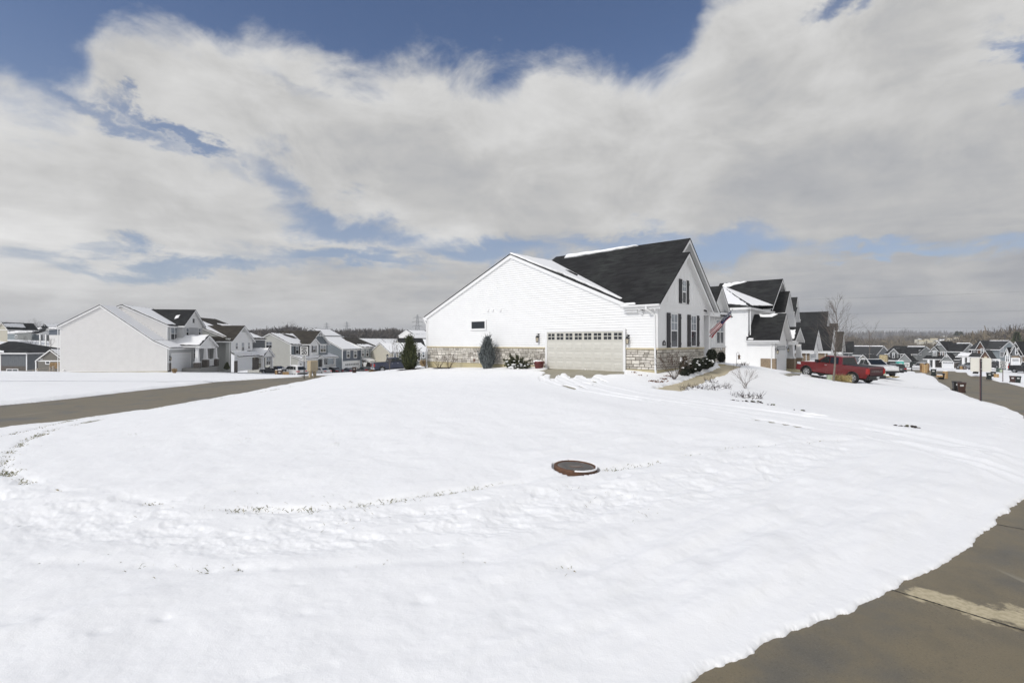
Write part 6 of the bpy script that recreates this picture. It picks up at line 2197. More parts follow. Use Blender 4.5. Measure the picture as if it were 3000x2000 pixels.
def far_right():
    # A: grey, three front windows with shutters, behind the green toilet cabin
    H = House('shuttered_grey_house', 'grey two-storey house with dark shutters and clipped garage gable behind the teal toilet cabin', 2597, 176, -60, -6.0, seed=81)
    W = H.hit(2686, 1050, y=0).x
    zE = H.hit(2650, 1034, y=0).z
    D = 12
    pr = H.hit(2650, 1013, y=5)
    H.gable(0, W, 0, D, -2, zE, pr.z, 'x', M_MIDGREY, M_BLACK_SH, ridge=.5, oh=.5, ohg=.4, rside=True, side=True, exp=.3, snow=((.45, .98, .88, .99), 0), fascia=.22)
    k, l_ = H.hit(2618, 1019.5, y=-1.2), H.hit(2603, 1033, y=-1.2)
    front_gable(H, -1.2, k.x, l_.x, k.z, l_.z, -.7, M_MIDGREY, M_BLACK_SH, 5, z0=zE - 3.2, board=False)
    H.snow([Vector((l_.x, -1.1, l_.z)), Vector((k.x, -1.1, k.z)), Vector((k.x, 3, k.z)), Vector((l_.x, 3, l_.z))], amp=.1, part='roof_snow#b')
    win_px(H, 'f', -.75, 2615, 1034, 2620.5, 1046, shut=.5, fw=.13)
    win_px(H, 'f', -.02, 2601.5, 1036, 2606, 1046, shut=.5, fw=.15)
    win_px(H, 'f', -.02, 2634, 1037, 2638, 1047, shut=.5, fw=.15)
    a = H.hit(2610, 1049, y=-2).z
    H.roof([(-.5, -2.4, a - .5), (-.5, 0, a + .5), (5.5, 0, a + .5), (5.5, -2.4, a - .5)], M_BLACK_SH, fascia=.3)
    k, l_ = H.hit(2650, 1041, y=-4), H.hit(2627.5, 1057, y=-4)
    front_gable(H, -4, k.x, l_.x, k.z + .8, l_.z, -3.6, M_MIDGREY, M_BLACK_SH, 5, z0=-1, board=False)
    H.window('r', W, 1.6, 3.0, 3.4, 5.0, fw=.13)
    H.done()
    # B: braced gables and white garage
    H = House('braced_garage_house', 'grey house with white trussed gables over its porch and white garage door, mid far row', 2727, 158, -58, -6.4, seed=82)
    W = H.hit(2818, 1040, y=0).x
    zE = H.hit(2800, 1027, y=0).z
    pr = H.hit(2830, 1004, y=6)
    H.gable(0, W, 0, 12, -2, zE, pr.z, 'x', M_MIDGREY, M_BLACK_SH, oh=.5, ohg=.4, rside=True, exp=.3, snow=((.6, .99, .9, .99), 0), fascia=.22)
    k, l_, r_ = H.hit(2751, 998.4, y=-.8), H.hit(2725.5, 1025, y=-.8), H.hit(2774.6, 1026.5, y=-.8)
    front_gable(H, -.8, k.x, 2 * k.x - r_.x, k.z, r_.z, -.3, M_MIDGREY, M_BLACK_SH, 10, z0=zE - 3.6, board=False, truss=True)
    k2, r2 = H.hit(2736.7, 1012.7, y=-1.7), H.hit(2748.7, 1026, y=-1.7)
    front_gable(H, -1.7, k2.x, 2 * k2.x - r2.x, k2.z, r2.z, -1.3, M_MIDGREY, M_BLACK_SH, 3, z0=zE - 3.0, board=False)
    win_px(H, 'f', -1.35, 2735, 1028, 2742, 1038.5, cols=2, fw=.13)
    win_px(H, 'f', -.35, 2756, 1029.5, 2761, 1040.5, fw=.13)
    win_px(H, 'f', -.35, 2767, 1030.5, 2772, 1039.5, fw=.13)
    H.fb(H.part('brick_panel'), 'f', -.32, H.hit(2750, 1, y=-.3).x, H.hit(2773, 1, y=-.3).x, zE - 3.4, zE - .2, 0, .03, M_BRICK_RED)
    a = H.hit(2740, 1049, y=-3).z
    H.roof([(-1, -3.2, a - .1), (-1, -.3, a + .9), (8, -.3, a + .9), (8, -3.2, a - .1)], M_BLACK_SH, fascia=.22)
    for px in (2721, 2736.5):
        c = H.hit(px, 1060, y=-2.9)
        column(H, c.x, -2.9, -.4, a - .3, w0=.6, w1=.5)
    H.part('porch_floor').box(-1, 6, -3.2, 0, -1, 0, M_FOUND)
    H.fb(H.part('brick_panel'), 'f', -.3, .3, 6, -.4, a, 0, .04, M_BRICK_DK)
    k, r_ = H.hit(2773.3, 1034, y=-4.5), H.hit(2794.7, 1059, y=-4.5)
    x0, x1 = front_gable(H, -4.5, k.x, 2 * k.x - r_.x, k.z, r_.z, -4.1, M_MIDGREY, M_BLACK_SH, 7, z0=-1, board=False, truss=True)
    g0, g1 = H.hit(2762.5, 1070, y=-4.1).x, H.hit(2792.5, 1070, y=-4.1).x
    H.garage_door('f', -4.1, g0, g1, -.2, 2.2, M_GDOOR_W, cols=7, trim=.2)
    H.wall('r', x1, [(-4.1, -1), (0, -1), (0, r_.z), (-4.1, r_.z)], M_BRICK_DK, 0)
    H.window('r', W, 1.2, 2.6, 3.2, 4.9, fw=.14)
    H.done()
    # C: brown brick gables
    H = House('brown_brick_house', 'grey and brown brick house with steep brick gables behind the blank sign back', 2846, 128, -60, -4.9, seed=83)
    W = H.hit(2925, 1040, y=0).x
    zE = H.hit(2905, 1020.7, y=0).z
    pr = H.hit(2940, 997, y=6)
    H.gable(0, W, 0, 12, -2, zE, pr.z, 'x', M_LTBLUE, M_GREY_SH, oh=.5, ohg=.4, rside=True, exp=.3, snow=((.35, .98, .93, .99), 0), fascia=.22)
    k, r_ = H.hit(2871.3, 997, y=-.9), H.hit(2886, 1021.6, y=-.9)
    front_gable(H, -.9, k.x, 2 * k.x - r_.x, k.z, r_.z, -.4, M_BRICK_RED, M_GREY_SH, 10, z0=zE - 3.2, board=False, exp=0)
    win_px(H, 'f', -.45, 2875.5, 1021, 2880, 1034, fw=.16)
    for a, b in ((2848, 2852), (2858, 2862)):
        win_px(H, 'f', 0, a, 1022, b, 1034, shut=.4, fw=.15)
    k, r_ = H.hit(2885.6, 1023.4, y=-3.6), H.hit(2906.6, 1054.6, y=-3.6)
    x0, x1 = front_gable(H, -3.6, k.x, 2 * k.x - r_.x, k.z, r_.z, -3.2, M_BRICK_RED, M_GREY_SH, 6, z0=-1, board=False, exp=0)
    H.fb(H.part('keystone'), 'f', -3.2, k.x - .25, k.x + .25, k.z - 3.4, k.z - 1.6, 0, .05, M_LIMEST)
    H.garage_door('f', -3.2, k.x - 2.4, k.x + 2.4, 0, 2.2, M_GDOOR_W, trim=.3)
    H.wall('r', x1, [(-3.2, -1), (0, -1), (0, r_.z), (-3.2, r_.z)], M_MIDGREY, .3)
    a = H.hit(2840, 1042, y=-2.4).z
    H.roof([(-2.4, -2.6, a - .1), (-2.4, 0, a + .8), (x0 + .5, 0, a + .8), (x0 + .5, -2.6, a - .1)], M_GREY_SH, fascia=.2)
    H.snow([(-2.2, -2.5, a - .05), (-2.2, -.1, a + .78), (.2, -.1, a + .78), (.2, -2.5, a - .05)], amp=.1, part='roof_snow#b')
    for px in (2823.5, 2838.5):
        c = H.hit(px, 1060, y=-2.3)
        column(H, c.x, -2.3, -.4, a - .3, w0=.6, w1=.55)
    H.fb(H.part('brick_panel'), 'f', -.01, -2, x0, -.5, a, 0, .05, M_BRICK_DK)
    H.window('r', W, 1.0, 3.2, 3.0, 5.2, fw=.14)
    H.done()
    # D: cut by the right edge
    H = House('edge_brick_house', 'house with tan brick and steep paired gables cut by the right edge of the photo', 2950, 102, -60, -3.9, seed=84)
    k, l_, r_ = H.hit(2972, 1008.7, y=-.4), H.hit(2954, 1038.6, y=-.4), H.hit(2988, 1040.8, y=-.4)
    half = (r_.x - l_.x) / 2
    x0, x1 = front_gable(H, -.4, k.x, k.x - half, k.z, (l_.z + r_.z) / 2, 0, M_DKGREY, M_BLACK_SH, 10, z0=None, board=True)
    zE = (l_.z + r_.z) / 2
    H.wall('f', 0, [(x0, -1), (x1, -1), (x1, zE), (x0, zE)], M_BRICK_TAN, 0)
    H.wall('r', x1, [(0, -1), (10, -1), (10, zE), (0, zE)], M_BRICK_TAN, 0)
    win_px(H, 'f', 0, 2976.5, 1020, 2981, 1036, fw=.13)
    H.garage_door('f', 0, H.hit(2966, 1, y=0).x, H.hit(2985, 1, y=0).x, -.1, 2.2, M_GDOOR_W, trim=.2)
    k2, l2 = H.hit(2974.5, 998.4, y=.8), H.hit(2950, 1040, y=.8)
    front_gable(H, .8, k2.x, l2.x, k2.z, l2.z, 1.2, M_TRIM, M_BLACK_SH, 14, z0=-1, board=False)
    k3, l3 = H.hit(2949, 1016, y=-.6), H.hit(2939.6, 1037.7, y=-.6)
    front_gable(H, -.6, k3.x, l3.x, k3.z, l3.z, -.2, M_TRIM, M_BLACK_SH, 5, z0=0, board=True)
    win_px(H, 'f', -.25, 2948, 1041, 2956, 1057, cols=2, fw=.14)
    H.done()
    # E: dark grey house in the dip and its small neighbour
    H = House('charcoal_house', 'plain dark grey house with one long snowy ridge in the dip beyond the red pickup', 2532, 196, -58, -7.0, seed=85)
    W = H.hit(2566, 1050, y=0).x
    zE = H.hit(2555, 1038, y=0).z
    pr = H.hit(2588, 1012, x=W)
    H.gable(-6, W, 0, 2 * pr.y if pr.y > 3 else 11, -2, zE, pr.z, 'x', M_DKGREY, M_GREY_SH, oh=.5, ohg=.3, rside=True, exp=.3, snow=((.02, .98, .9, .99), 0), fascia=.3)
    H.done()
    H = House('small_brown_house', 'small brown house with a snow-edged gable half hidden behind the white pickup', 2520, 142, -55, -5.6, seed=86)
    k, l_ = H.hit(2528, 1037, y=-.3), H.hit(2515, 1049, y=-.3)
    front_gable(H, -.3, k.x, l_.x, k.z, l_.z, 0, M_TAUPE, M_GREY_SH, 8, z0=-2, board=False)
    H.snow([Vector((l_.x, -.2, l_.z)), Vector((k.x, -.2, k.z)), Vector((k.x, 7, k.z)), Vector((l_.x, 7, l_.z))], amp=.1)
    win_px(H, 'f', 0, 2526, 1049, 2532, 1055, cols=2, fw=.15)
    H.done()


house_r2()
right_row()
far_right()

# ------------------------------------------------------------------ vehicles
M_TYRE = mat('tyre_rubber', (0.018, 0.018, 0.018), 0.85)
M_RIM = mat('alloy_rim', (0.55, 0.56, 0.57), 0.35, metal=0.7)
M_PLASTIC = mat('black_plastic', (0.02, 0.02, 0.021), 0.6)
M_CARGLASS = mat('tinted_car_glass', (0.012, 0.015, 0.016), 0.05, spec=0.6)
M_TAIL = mat('red_lamp_lens', (0.42, 0.015, 0.015), 0.2, coat=0.5)
M_HEAD = mat('clear_lamp_lens', (0.55, 0.57, 0.6), 0.15, coat=0.5)
M_CHROME = mat('chrome', (0.6, 0.6, 0.61), 0.25, metal=0.9)
M_PLATE = mat('license_plate', (0.6, 0.62, 0.64), 0.4)


def paint(name, c, rough=0.35):
    return mat(name, c, rough, coat=0.6, var=0.12, vs=2.0)


M_RED = paint('red_paint', (0.16, 0.010, 0.012), 0.25)
M_CARWHITE = paint('white_paint', (0.70, 0.70, 0.70))
M_CARBLACK = paint('black_paint', (0.012, 0.012, 0.014))
M_CARGREY = paint('grey_paint', (0.055, 0.06, 0.066))
M_SILVER = paint('silver_paint', (0.27, 0.28, 0.29))
M_NAVY = paint('navy_paint', (0.010, 0.017, 0.048))

KINDS = {
    'pickup': dict(L=5.8, W=2.03, wb=3.75, ra=1.1, r=.415, top=[(0.04, .62), (0.0, 1.28), (.06, 1.36), (1.92, 1.33), (2.0, 1.34), (4.08, 1.30), (4.35, 1.30), (5.38, 1.20), (5.68, 1.10), (5.78, .90), (5.80, .52)], bot=.46,
                   g=(1.98, 4.24, 2.14, 3.38, 1.93, 1.30), win=[(2.28, 2.98), (3.04, 3.91)], rear=.18),
    'sedan': dict(L=4.75, W=1.84, wb=2.8, ra=1.0, r=.33, top=[(0.06, .45), (0.0, .80), (.10, 1.02), (.85, 1.06), (1.2, 1.0), (3.3, .96), (4.2, .84), (4.6, .70), (4.74, .48)], bot=.26,
                  g=(.55, 3.55, 1.35, 2.55, 1.43, .98), win=[(1.05, 1.85), (1.92, 2.95)], rear=.5),
    'suv': dict(L=4.65, W=1.86, wb=2.72, ra=.95, r=.36, top=[(0.08, .5), (0.0, .82), (.04, 1.08), (3.35, 1.04), (3.6, 1.04), (4.3, .94), (4.55, .80), (4.65, .5)], bot=.32,
                g=(.06, 3.62, .42, 2.62, 1.66, 1.05), win=[(.55, 1.05), (1.12, 1.95), (2.02, 2.95)], rear=.12),
}


def inset_poly(p, d):
    n = len(p)
    out = []
    for i in range(n):
        a, b, c = p[i - 1], p[i], p[(i + 1) % n]
        e1, e2 = (b[0] - a[0], b[1] - a[1]), (c[0] - b[0], c[1] - b[1])
        l1, l2 = math.hypot(*e1) or 1e-6, math.hypot(*e2) or 1e-6
        n1, n2 = (-e1[1] / l1, e1[0] / l1), (-e2[1] / l2, e2[0] / l2)
        m = (n1[0] + n2[0], n1[1] + n2[1])
        k = max(.35, (m[0] * m[0] + m[1] * m[1]) / 2)
        out.append((b[0] + m[0] * d / k / 2, b[1] + m[1] * d / k / 2))
    return out


def make_vehicle(kind, name, label, pt, cabin=None, glass=None, group=None, snow_top=False, snow_hood=False, detail=True, tail_m=None):
    k = KINDS[kind]
    L, W, r, ra, wb = k['L'], k['W'], k['r'], k['ra'], k['wb']
    root = thing(name, label, 'pickup' if kind == 'pickup' else 'car', group=group)
    ox = ra + wb / 2                                    # origin midway between the axles
    rb = random.Random(5)
    # outline, anticlockwise in (x, z): bottom with wheel arches from rear to front, then the top backwards
    bot = [(0.12, k['bot'] + .02)]
    for cx in (ra, ra + wb):
        R = r + .055
        zc = r
        a0 = math.asin(max(-1, min(1, (k['bot'] - zc) / R)))
        for i in range(11):
            a = math.pi - a0 - (math.pi - 2 * a0) * i / 10
            bot.append((cx + R * math.cos(a), zc + R * math.sin(a)))
    bot.append((L - .12, k['bot'] + .02))
    top = list(reversed(k['top']))
    out = bot + top
    out = [(x - ox, z) for x, z in out]
    inn = inset_poly(out, .05)
    mb = MB()
    loops = [(-W / 2, inn), (-W / 2 + .07, out), (W / 2 - .07, out), (W / 2, inn)]
    vs = [(x, y, z) for y, lp in loops for x, z in lp]
    n = len(out)
    fs = [tuple(range(n)), tuple(range(4 * n - 1, 3 * n - 1, -1))]
    for j in range(3):
        fs += [(j * n + i, (j + 1) * n + i, (j + 1) * n + (i + 1) % n, j * n + (i + 1) % n) for i in range(n)]
    mb.add(vs, fs, pt)
    # greenhouse
    b0, b1, t0, t1, zr, zb = k['g']
    wbm, wt = W / 2 - .05, W / 2 - .24
    C = lambda x, y, z: (x - ox, y, z)
    zt = zr - .04
    gv = [C(b0, -wbm, zb), C(b1, -wbm + .06, zb - .02), C(b1, wbm - .06, zb - .02), C(b0, wbm, zb),
          C(t0, -wt, zt), C(t1, -wt, zt), C(t1, wt, zt), C(t0, wt, zt),
          C(t0 + .12, -wt + .14, zr), C(t1 - .14, -wt + .14, zr), C(t1 - .14, wt - .14, zr), C(t0 + .12, wt - .14, zr)]
    mb.add(gv, [(0, 1, 5, 4), (1, 2, 6, 5), (2, 3, 7, 6), (3, 0, 4, 7), (4, 5, 9, 8), (5, 6, 10, 9), (6, 7, 11, 10), (7, 4, 8, 11), (8, 9, 10, 11)], cabin or pt)
    body = mb.build('body', root)
    # glass
    G_ = glass or M_CARGLASS
    for sg in (-1, 1):
        for a, b in k['win']:
            def pt_(x, z):
                f = (z - zb) / (zt - zb)
                y = (wbm + (wt - wbm) * f + .006) * sg
                return C(x, y, z)
            zlo, zhi = zb + .05, zt - .05
            fx = lambda x, z: x + ((t1 - b1) * max(0, (x - (b0 + b1) / 2) / (b1 - (b0 + b1) / 2)) + (t0 - b0) * max(0, ((b0 + b1) / 2 - x) / ((b0 + b1) / 2 - b0))) * (z - zb) / (zt - zb) * .92
            w = MB()
            w.poly([pt_(a, zlo), pt_(b, zlo), pt_(fx(b, zhi), zhi), pt_(fx(a, zhi), zhi)], G_)
            w.build('side_window', root)
            sm = MB()
            yd = sg * (W / 2 + .001)
            dq = [(a - .06 - ox, k['bot'] + .16), (b + .03 - ox, k['bot'] + .10), (b + .05 - ox, zb - .02), (a - .06 - ox, zb - .01)]
            sm.slab([(x, yd, z) for x, z in dq], (0, sg * .0035, 0), M_PLASTIC)
            sm.build('door_seam', root)
            sm = MB()
            cx_, cz_ = sum(q[0] for q in dq) / 4, sum(q[1] for q in dq) / 4
            sm.slab([(x + math.copysign(.011, cx_ - x), yd, z + math.copysign(.011, cz_ - z)) for x, z in dq], (0, sg * .008, 0), pt)
            sm.build('door', root)
            m_ = MB()
            m_.box(a - ox + .12, a - ox + .30, sg * (W / 2 + .0) - .012, sg * (W / 2) + .012, zb - .16, zb - .125, M_CHROME if detail else pt)
            m_.build('door_handle', root)
    v = [Vector(p) for p in gv]

    def inset_quad(q, d, off):
        q = [Vector(p) for p in q]
        c = sum(q, Vector()) / 4
        nr = (q[1] - q[0]).cross(q[3] - q[0]).normalized()
        if nr.x * off[0] < 0:
            nr = -nr
        return [p + (c - p) * d + nr * .006 for p in q]
    w = MB()
    w.poly(inset_quad([v[1], v[2], v[6], v[5]], .08, (1,)), M_CARGLASS)
    w.build('windshield', root)
    w = MB()
    w.poly(inset_quad([v[0], v[3], v[7], v[4]], .10, (-1,)), M_CARGLASS)
    w.build('rear_window', root)
    # wheels
    for cx in (ra, ra + wb):
        for sg in (-1, 1):
            t = MB()
            y0 = sg * (W / 2 - .12)
            t.lathe([(r * .62, -.10), (r * .92, -.115), (r, -.07), (r, .07), (r * .92, .115), (r * .62, .10)], (cx - ox, y0, r), M_TYRE, 24, axis='y')
            wh = t.build('wheel', root)
            rm = MB()
            yo = y0 + sg * .085
            rm.lathe([(r * .66, -.02), (r * .64, .015), (r * .58, .02), (r * .58, -.03)], (cx - ox, yo, r), M_RIM, 24, axis='y')
            rm.lathe([(0.0, 0.0 - .03), (r * .62, -.03)], (cx - ox, yo - sg * .04, r), M_PLASTIC, 20, axis='y')
            for q in range(6):
                a = q * math.pi / 3 + .3
                for da in (-.16, .16):
                    d = Vector((math.cos(a + da), 0, math.sin(a + da)))
                    pvec = Vector((-d.z, 0, d.x)) * (r * .055)
                    c0, c1 = Vector((cx - ox, yo, r)) + d * r * .10, Vector((cx - ox, yo, r)) + d * r * .62
                    rm.slab([c0 - pvec, c1 - pvec, c1 + pvec, c0 + pvec], (0, sg * .022, 0), M_RIM)
            rm.lathe([(0, .03 * sg), (r * .14, .03 * sg), (r * .14, 0)], (cx - ox, yo, r), M_RIM, 12, axis='y')
            rm.build('rim', wh)
    # lamps, bumpers, mirrors, plate
    zt_ = k['top'][1][1]
    for sg in (-1, 1):
        m_ = MB()
        if kind == 'pickup':
            m_.box(-.03 - ox, .16 - ox, sg * (W / 2 - .17) - .185 * (sg < 0) + 0 * sg, sg * (W / 2 - .17) + .185 * (sg > 0), .86, 1.24, tail_m or M_TAIL)
        else:
            m_.box(-.012 - ox, .32 - ox, min(sg * (W / 2 - .42), sg * (W / 2 + .006)), max(sg * (W / 2 - .42), sg * (W / 2 + .006)), zt_ - .02, zt_ + .14, M_TAIL)
        m_.build('taillight', root)
        m_ = MB()
        fz = k['top'][-3][1]
        m_.box(L - .42 - ox, L - .10 - ox, min(sg * (W / 2 - .45), sg * (W / 2 + .004)), max(sg * (W / 2 - .45), sg * (W / 2 + .004)), fz - .14, fz + .04, M_HEAD)
        m_.build('headlight', root)
        m_ = MB()
        mx = b1 - .28 - ox
        m_.box(mx - .10, mx + .08, min(sg * (W / 2 - .02), sg * (W / 2 + .20)), max(sg * (W / 2 - .02), sg * (W / 2 + .20)), zb + .02, zb + .22, M_PLASTIC if kind == 'pickup' else pt)
        m_.build('mirror', root)
    m_ = MB()
    bz = k['bot']
    m_.box(-.14 - ox, .12 - ox, -W / 2 + .04, W / 2 - .04, bz + .04, bz + .26, M_PLASTIC if kind != 'pickup' else M_CHROME if pt is M_NAVY else M_PLASTIC)
    m_.build('rear_bumper', root)
    m_ = MB()
    m_.box(L - .16 - ox, L + .05 - ox, -W / 2 + .06, W / 2 - .06, bz + .02, bz + .22, M_PLASTIC)
    m_.build('front_bumper', root)
    m_ = MB()
    m_.box(-.155 - ox, -.142 - ox, -.15, .15, bz + .08, bz + .22, M_PLATE) if kind == 'pickup' else m_.box(-.02 - ox, -.008 - ox, -.16, .16, zt_ - .12, zt_ + .02, M_PLATE)
    m_.build('license_plate', root)
    m_ = MB()
    m_.box(.3 - ox, L - .3 - ox, -W / 2 + .25, W / 2 - .25, bz - .14, bz + .04, M_PLASTIC)
    m_.build('underbody', root)
    if kind == 'pickup':
        m_ = MB()
        m_.box(.08 - ox, 1.93 - ox, -W / 2 + .10, W / 2 - .10, 1.345, 1.375, M_PLASTIC)
        c = m_.build('bed_cover', root)
        m_ = MB()
        for sg in (-1, 1):
            m_.box(ra + r + .15 - ox, ra + wb - r - .15 - ox, min(sg * (W / 2 - .1), sg * (W / 2 + .08)), max(sg * (W / 2 - .1), sg * (W / 2 + .08)), bz - .10, bz - .04, M_PLASTIC)
            m_.build('running_board', root)
            m_ = MB()
        for cx in (ra, ra + wb):
            for sg in (-1, 1):
                m_ = MB()
                pts = []
                for i in range(13):
                    a = math.pi * (-.06 + 1.12 * i / 12)
                    pts.append((cx - ox + (r + .075) * math.cos(a), sg * (W / 2 + .006), r + (r + .075) * math.sin(a)))
                m_.tube(pts, .03, M_PLASTIC if pt is M_RED else pt, 5)
                m_.build('wheel_arch_trim', root)
    def snow_sheet(x0, x1, z0, z1, hw, nm, h=.05):
        s_ = MB()
        N = 26
        ring = []
        for i in range(N):
            a = 2 * math.pi * i / N
            cx, sy = math.cos(a), math.sin(a)
            q = 1 / max(abs(cx), abs(sy)) ** .8
            u, vv = .5 + .5 * cx * q * rb.uniform(.93, 1), sy * q * rb.uniform(.93, 1)
            ring.append(Vector((x0 + (x1 - x0) * u - ox, vv * hw, z0 + (z1 - z0) * u)))
        c = sum(ring, Vector()) / N
        up = [p.lerp(c, .06) + Vector((0, 0, h)) for p in ring]
        s_.add(ring + up, [tuple(range(N, 2 * N))] + [(i, (i + 1) % N, N + (i + 1) % N, N + i) for i in range(N)], M_SNOW, True)
        s_.build(nm, root)
    if snow_top:
        snow_sheet(t0 + .1, t1 - .08, zr, zr, wt - .08, 'roof_snow')
        snow_sheet(.08, t0 - .5 if kind != 'suv' else .09, zt_ + .16 if kind == 'sedan' else 1.38, zt_ + .22 if kind == 'sedan' else 1.37, W / 2 - .2, 'trunk_snow') if kind != 'suv' else None
    if snow_hood:
        tp = k['top']
        snow_sheet(b1 + .08, L - .35, tp[-4][1] + .03 if kind != 'pickup' else 1.31, tp[-3][1] + .05, W / 2 - .18, 'hood_snow')
    return root


def place_vehicle(root, kind, rear, front, Yr, side, nearer=None, lift=0.0, sc=1.0):
    """put a vehicle so that the near-side wheels stand on two photo pixels; Yr is the depth of the rear one"""
    k = KINDS[kind]
    A = P(rear[0], rear[1], Yr)
    m = (front[0] - 1500) / FPX
    # point on the second ray at wheelbase distance
    a = m * m + 1
    b = -2 * (A.x * m + A.y)
    c = A.x ** 2 + A.y ** 2 - (k['wb'] * sc) ** 2
    disc = max(0, b * b - 4 * a * c)
    r1, r2 = (-b - math.sqrt(disc)) / (2 * a), (-b + math.sqrt(disc)) / (2 * a)
    Yf = r1 if nearer else r2
    B = P(front[0], front[1], Yf)
    d = (B - A)
    d.z = 0
    d.normalize()
    if (B - A).length < .1:
        d = Vector((1, 0, 0))
    left = Vector((-d.y, d.x, 0))
    c_ = (A + B) / 2 + left * (-(k['W'] / 2 - .1) if side == 'L' else (k['W'] / 2 - .1)) * sc
    slope = math.atan2(max(-.5, min(.5, B.z - A.z)), k['wb'] * sc)
    root.scale = (sc, sc, sc)
    root.location = (c_.x, c_.y, (A.z + B.z) / 2 + lift)
    root.rotation_euler = (0, -slope, math.atan2(d.y, d.x))
    return root


def vehicles():
    t = make_vehicle('pickup', 'pickup_truck', 'dark red crew-cab pickup parked on the driveway of the white garage house', M_RED, snow_hood=True)
    place_vehicle(t, 'pickup', (2498, 1122), (2362.5, 1101), 40.3, 'L', sc=1.04)
    ox = KINDS['pickup']['ra'] + KINDS['pickup']['wb'] / 2
    M_TG = mat('tailgate_grime', (0.10, 0.035, 0.038), 0.7, var=.4, vs=6, stretch=(1, 1, 8))
    mb = MB()
    mb.box(-.016 - ox, .02 - ox, -.78, .78, .74, 1.30, M_TG)
    tg = mb.build('tailgate', t)
    text_on(tg, 'CHEVROLET', Vector((-.018 - ox, 0, 1.05)), .145, M_CHROME, (math.radians(90), 0, math.radians(-90)), 'tailgate_lettering', ext=.004, sx=1.45, spacing=1.1)
    w = make_vehicle('pickup', 'pickup_truck', 'white crew-cab work pickup nose-out behind the red pickup tail', M_CARWHITE)
    place_vehicle(w, 'pickup', (2499, 1099), (2562, 1103), 58, 'R', nearer=True)
    n = make_vehicle('pickup', 'pickup_truck', 'navy blue pickup parked side-on left of the dark evergreen', M_NAVY)
    place_vehicle(n, 'pickup', (1120, 1090), (1200, 1084), 69, 'R', nearer=False)
    b = make_vehicle('pickup', 'pickup_truck', 'black pickup with white snowy cab at the right edge of the photo', M_CARBLACK, cabin=M_CARWHITE, snow_top=True)
    place_vehicle(b, 'pickup', (2973, 1092), (3036, 1093), 86, 'R', nearer=True)
    g = make_vehicle('suv', 'parked_car', 'dark grey sport utility car beside the teal toilet cabin', M_CARGREY)
    place_vehicle(g, 'suv', (2613, 1093), (2580, 1089), 86, 'L')
    s = make_vehicle('suv', 'parked_car', 'white sport utility car half hidden behind the white work pickup', M_CARWHITE, snow_hood=True)
    place_vehicle(s, 'suv', (2546, 1078), (2570, 1078), 104, 'R', nearer=True)
    v = make_vehicle('suv', 'parked_car', 'white boxy car with dark windscreen facing out by the stacked cartons', M_CARWHITE)
    place_vehicle(v, 'suv', (2718, 1081), (2704, 1083), 120, 'L', nearer=True)
    v2 = make_vehicle('suv', 'parked_car', 'silver grey wagon beside the white garage door of the braced far house', M_SILVER)
    place_vehicle(v2, 'suv', (2846, 1081), (2818, 1081), 118, 'L', nearer=False)
    d2 = make_vehicle('sedan', 'parked_car', 'black car half hidden behind the blank road sign', M_CARBLACK, snow_hood=True)
    place_vehicle(d2, 'sedan', (2922, 1077), (2892, 1077), 110, 'L', nearer=False)
    d3 = make_vehicle('sedan', 'parked_car', 'white snow-dusted car just left of the small 20 sign in the far row', M_CARWHITE, snow_top=True)
    place_vehicle(d3, 'sedan', (2905, 1072), (2936, 1073), 124, 'R', nearer=True)
    k = make_vehicle('sedan', 'parked_car', 'black hatchback behind the brown bins on the left street', M_CARBLACK, snow_hood=True)
    place_vehicle(k, 'sedan', (812, 1096), (773, 1094), 88, 'L')
    c = make_vehicle('suv', 'parked_car', 'white sport utility car behind the cardboard carton on the left street', M_CARWHITE, snow_top=True)
    place_vehicle(c, 'suv', (861, 1102), (827, 1098), 80, 'L')
    a = make_vehicle('sedan', 'parked_car', 'white sedan right of the beige cluster mailbox', M_CARWHITE, snow_top=True)
    place_vehicle(a, 'sedan', (941.5, 1098), (911, 1095), 100, 'L')
    e = make_vehicle('sedan', 'parked_car', 'black sedan with snow on its boot, right of the white sedan', M_CARBLACK, snow_top=True)
    place_vehicle(e, 'sedan', (977, 1096), (950, 1092), 106, 'L')
    f = make_vehicle('sedan', 'parked_car', 'small blue car buried in snow in front of the slate house garage', M_NAVY, snow_top=True, snow_hood=True)
    place_vehicle(f, 'sedan', (1020, 1096), (1001, 1095), 108, 'L')
    h = make_vehicle('sedan', 'parked_car', 'low black car between the brown bin and the navy pickup', M_CARBLACK)
    place_vehicle(h, 'sedan', (1066, 1095), (1047, 1094), 98, 'L')


vehicles()

# ------------------------------------------------------------------ bins, cartons and other street things
M_BIN_BROWN = mat('brown_bin_plastic', (0.060, 0.028, 0.020), 0.55, var=.15)
M_BIN_GREEN = mat('dark_green_bin_plastic', (0.014, 0.022, 0.018), 0.55, var=.15)
M_BIN_BLACK = mat('black_bin_plastic', (0.014, 0.013, 0.013), 0.55)
M_CARD = mat('cardboard', (0.40, 0.255, 0.115), 0.85, var=.15, vs=4)
M_CARD_D = mat('darker_cardboard', (0.27, 0.16, 0.07), 0.85, var=.2, vs=4)
M_TAPE = mat('packing_tape', (0.50, 0.38, 0.22), 0.4)
M_LABEL = mat('white_sticker', (0.62, 0.63, 0.62), 0.5)


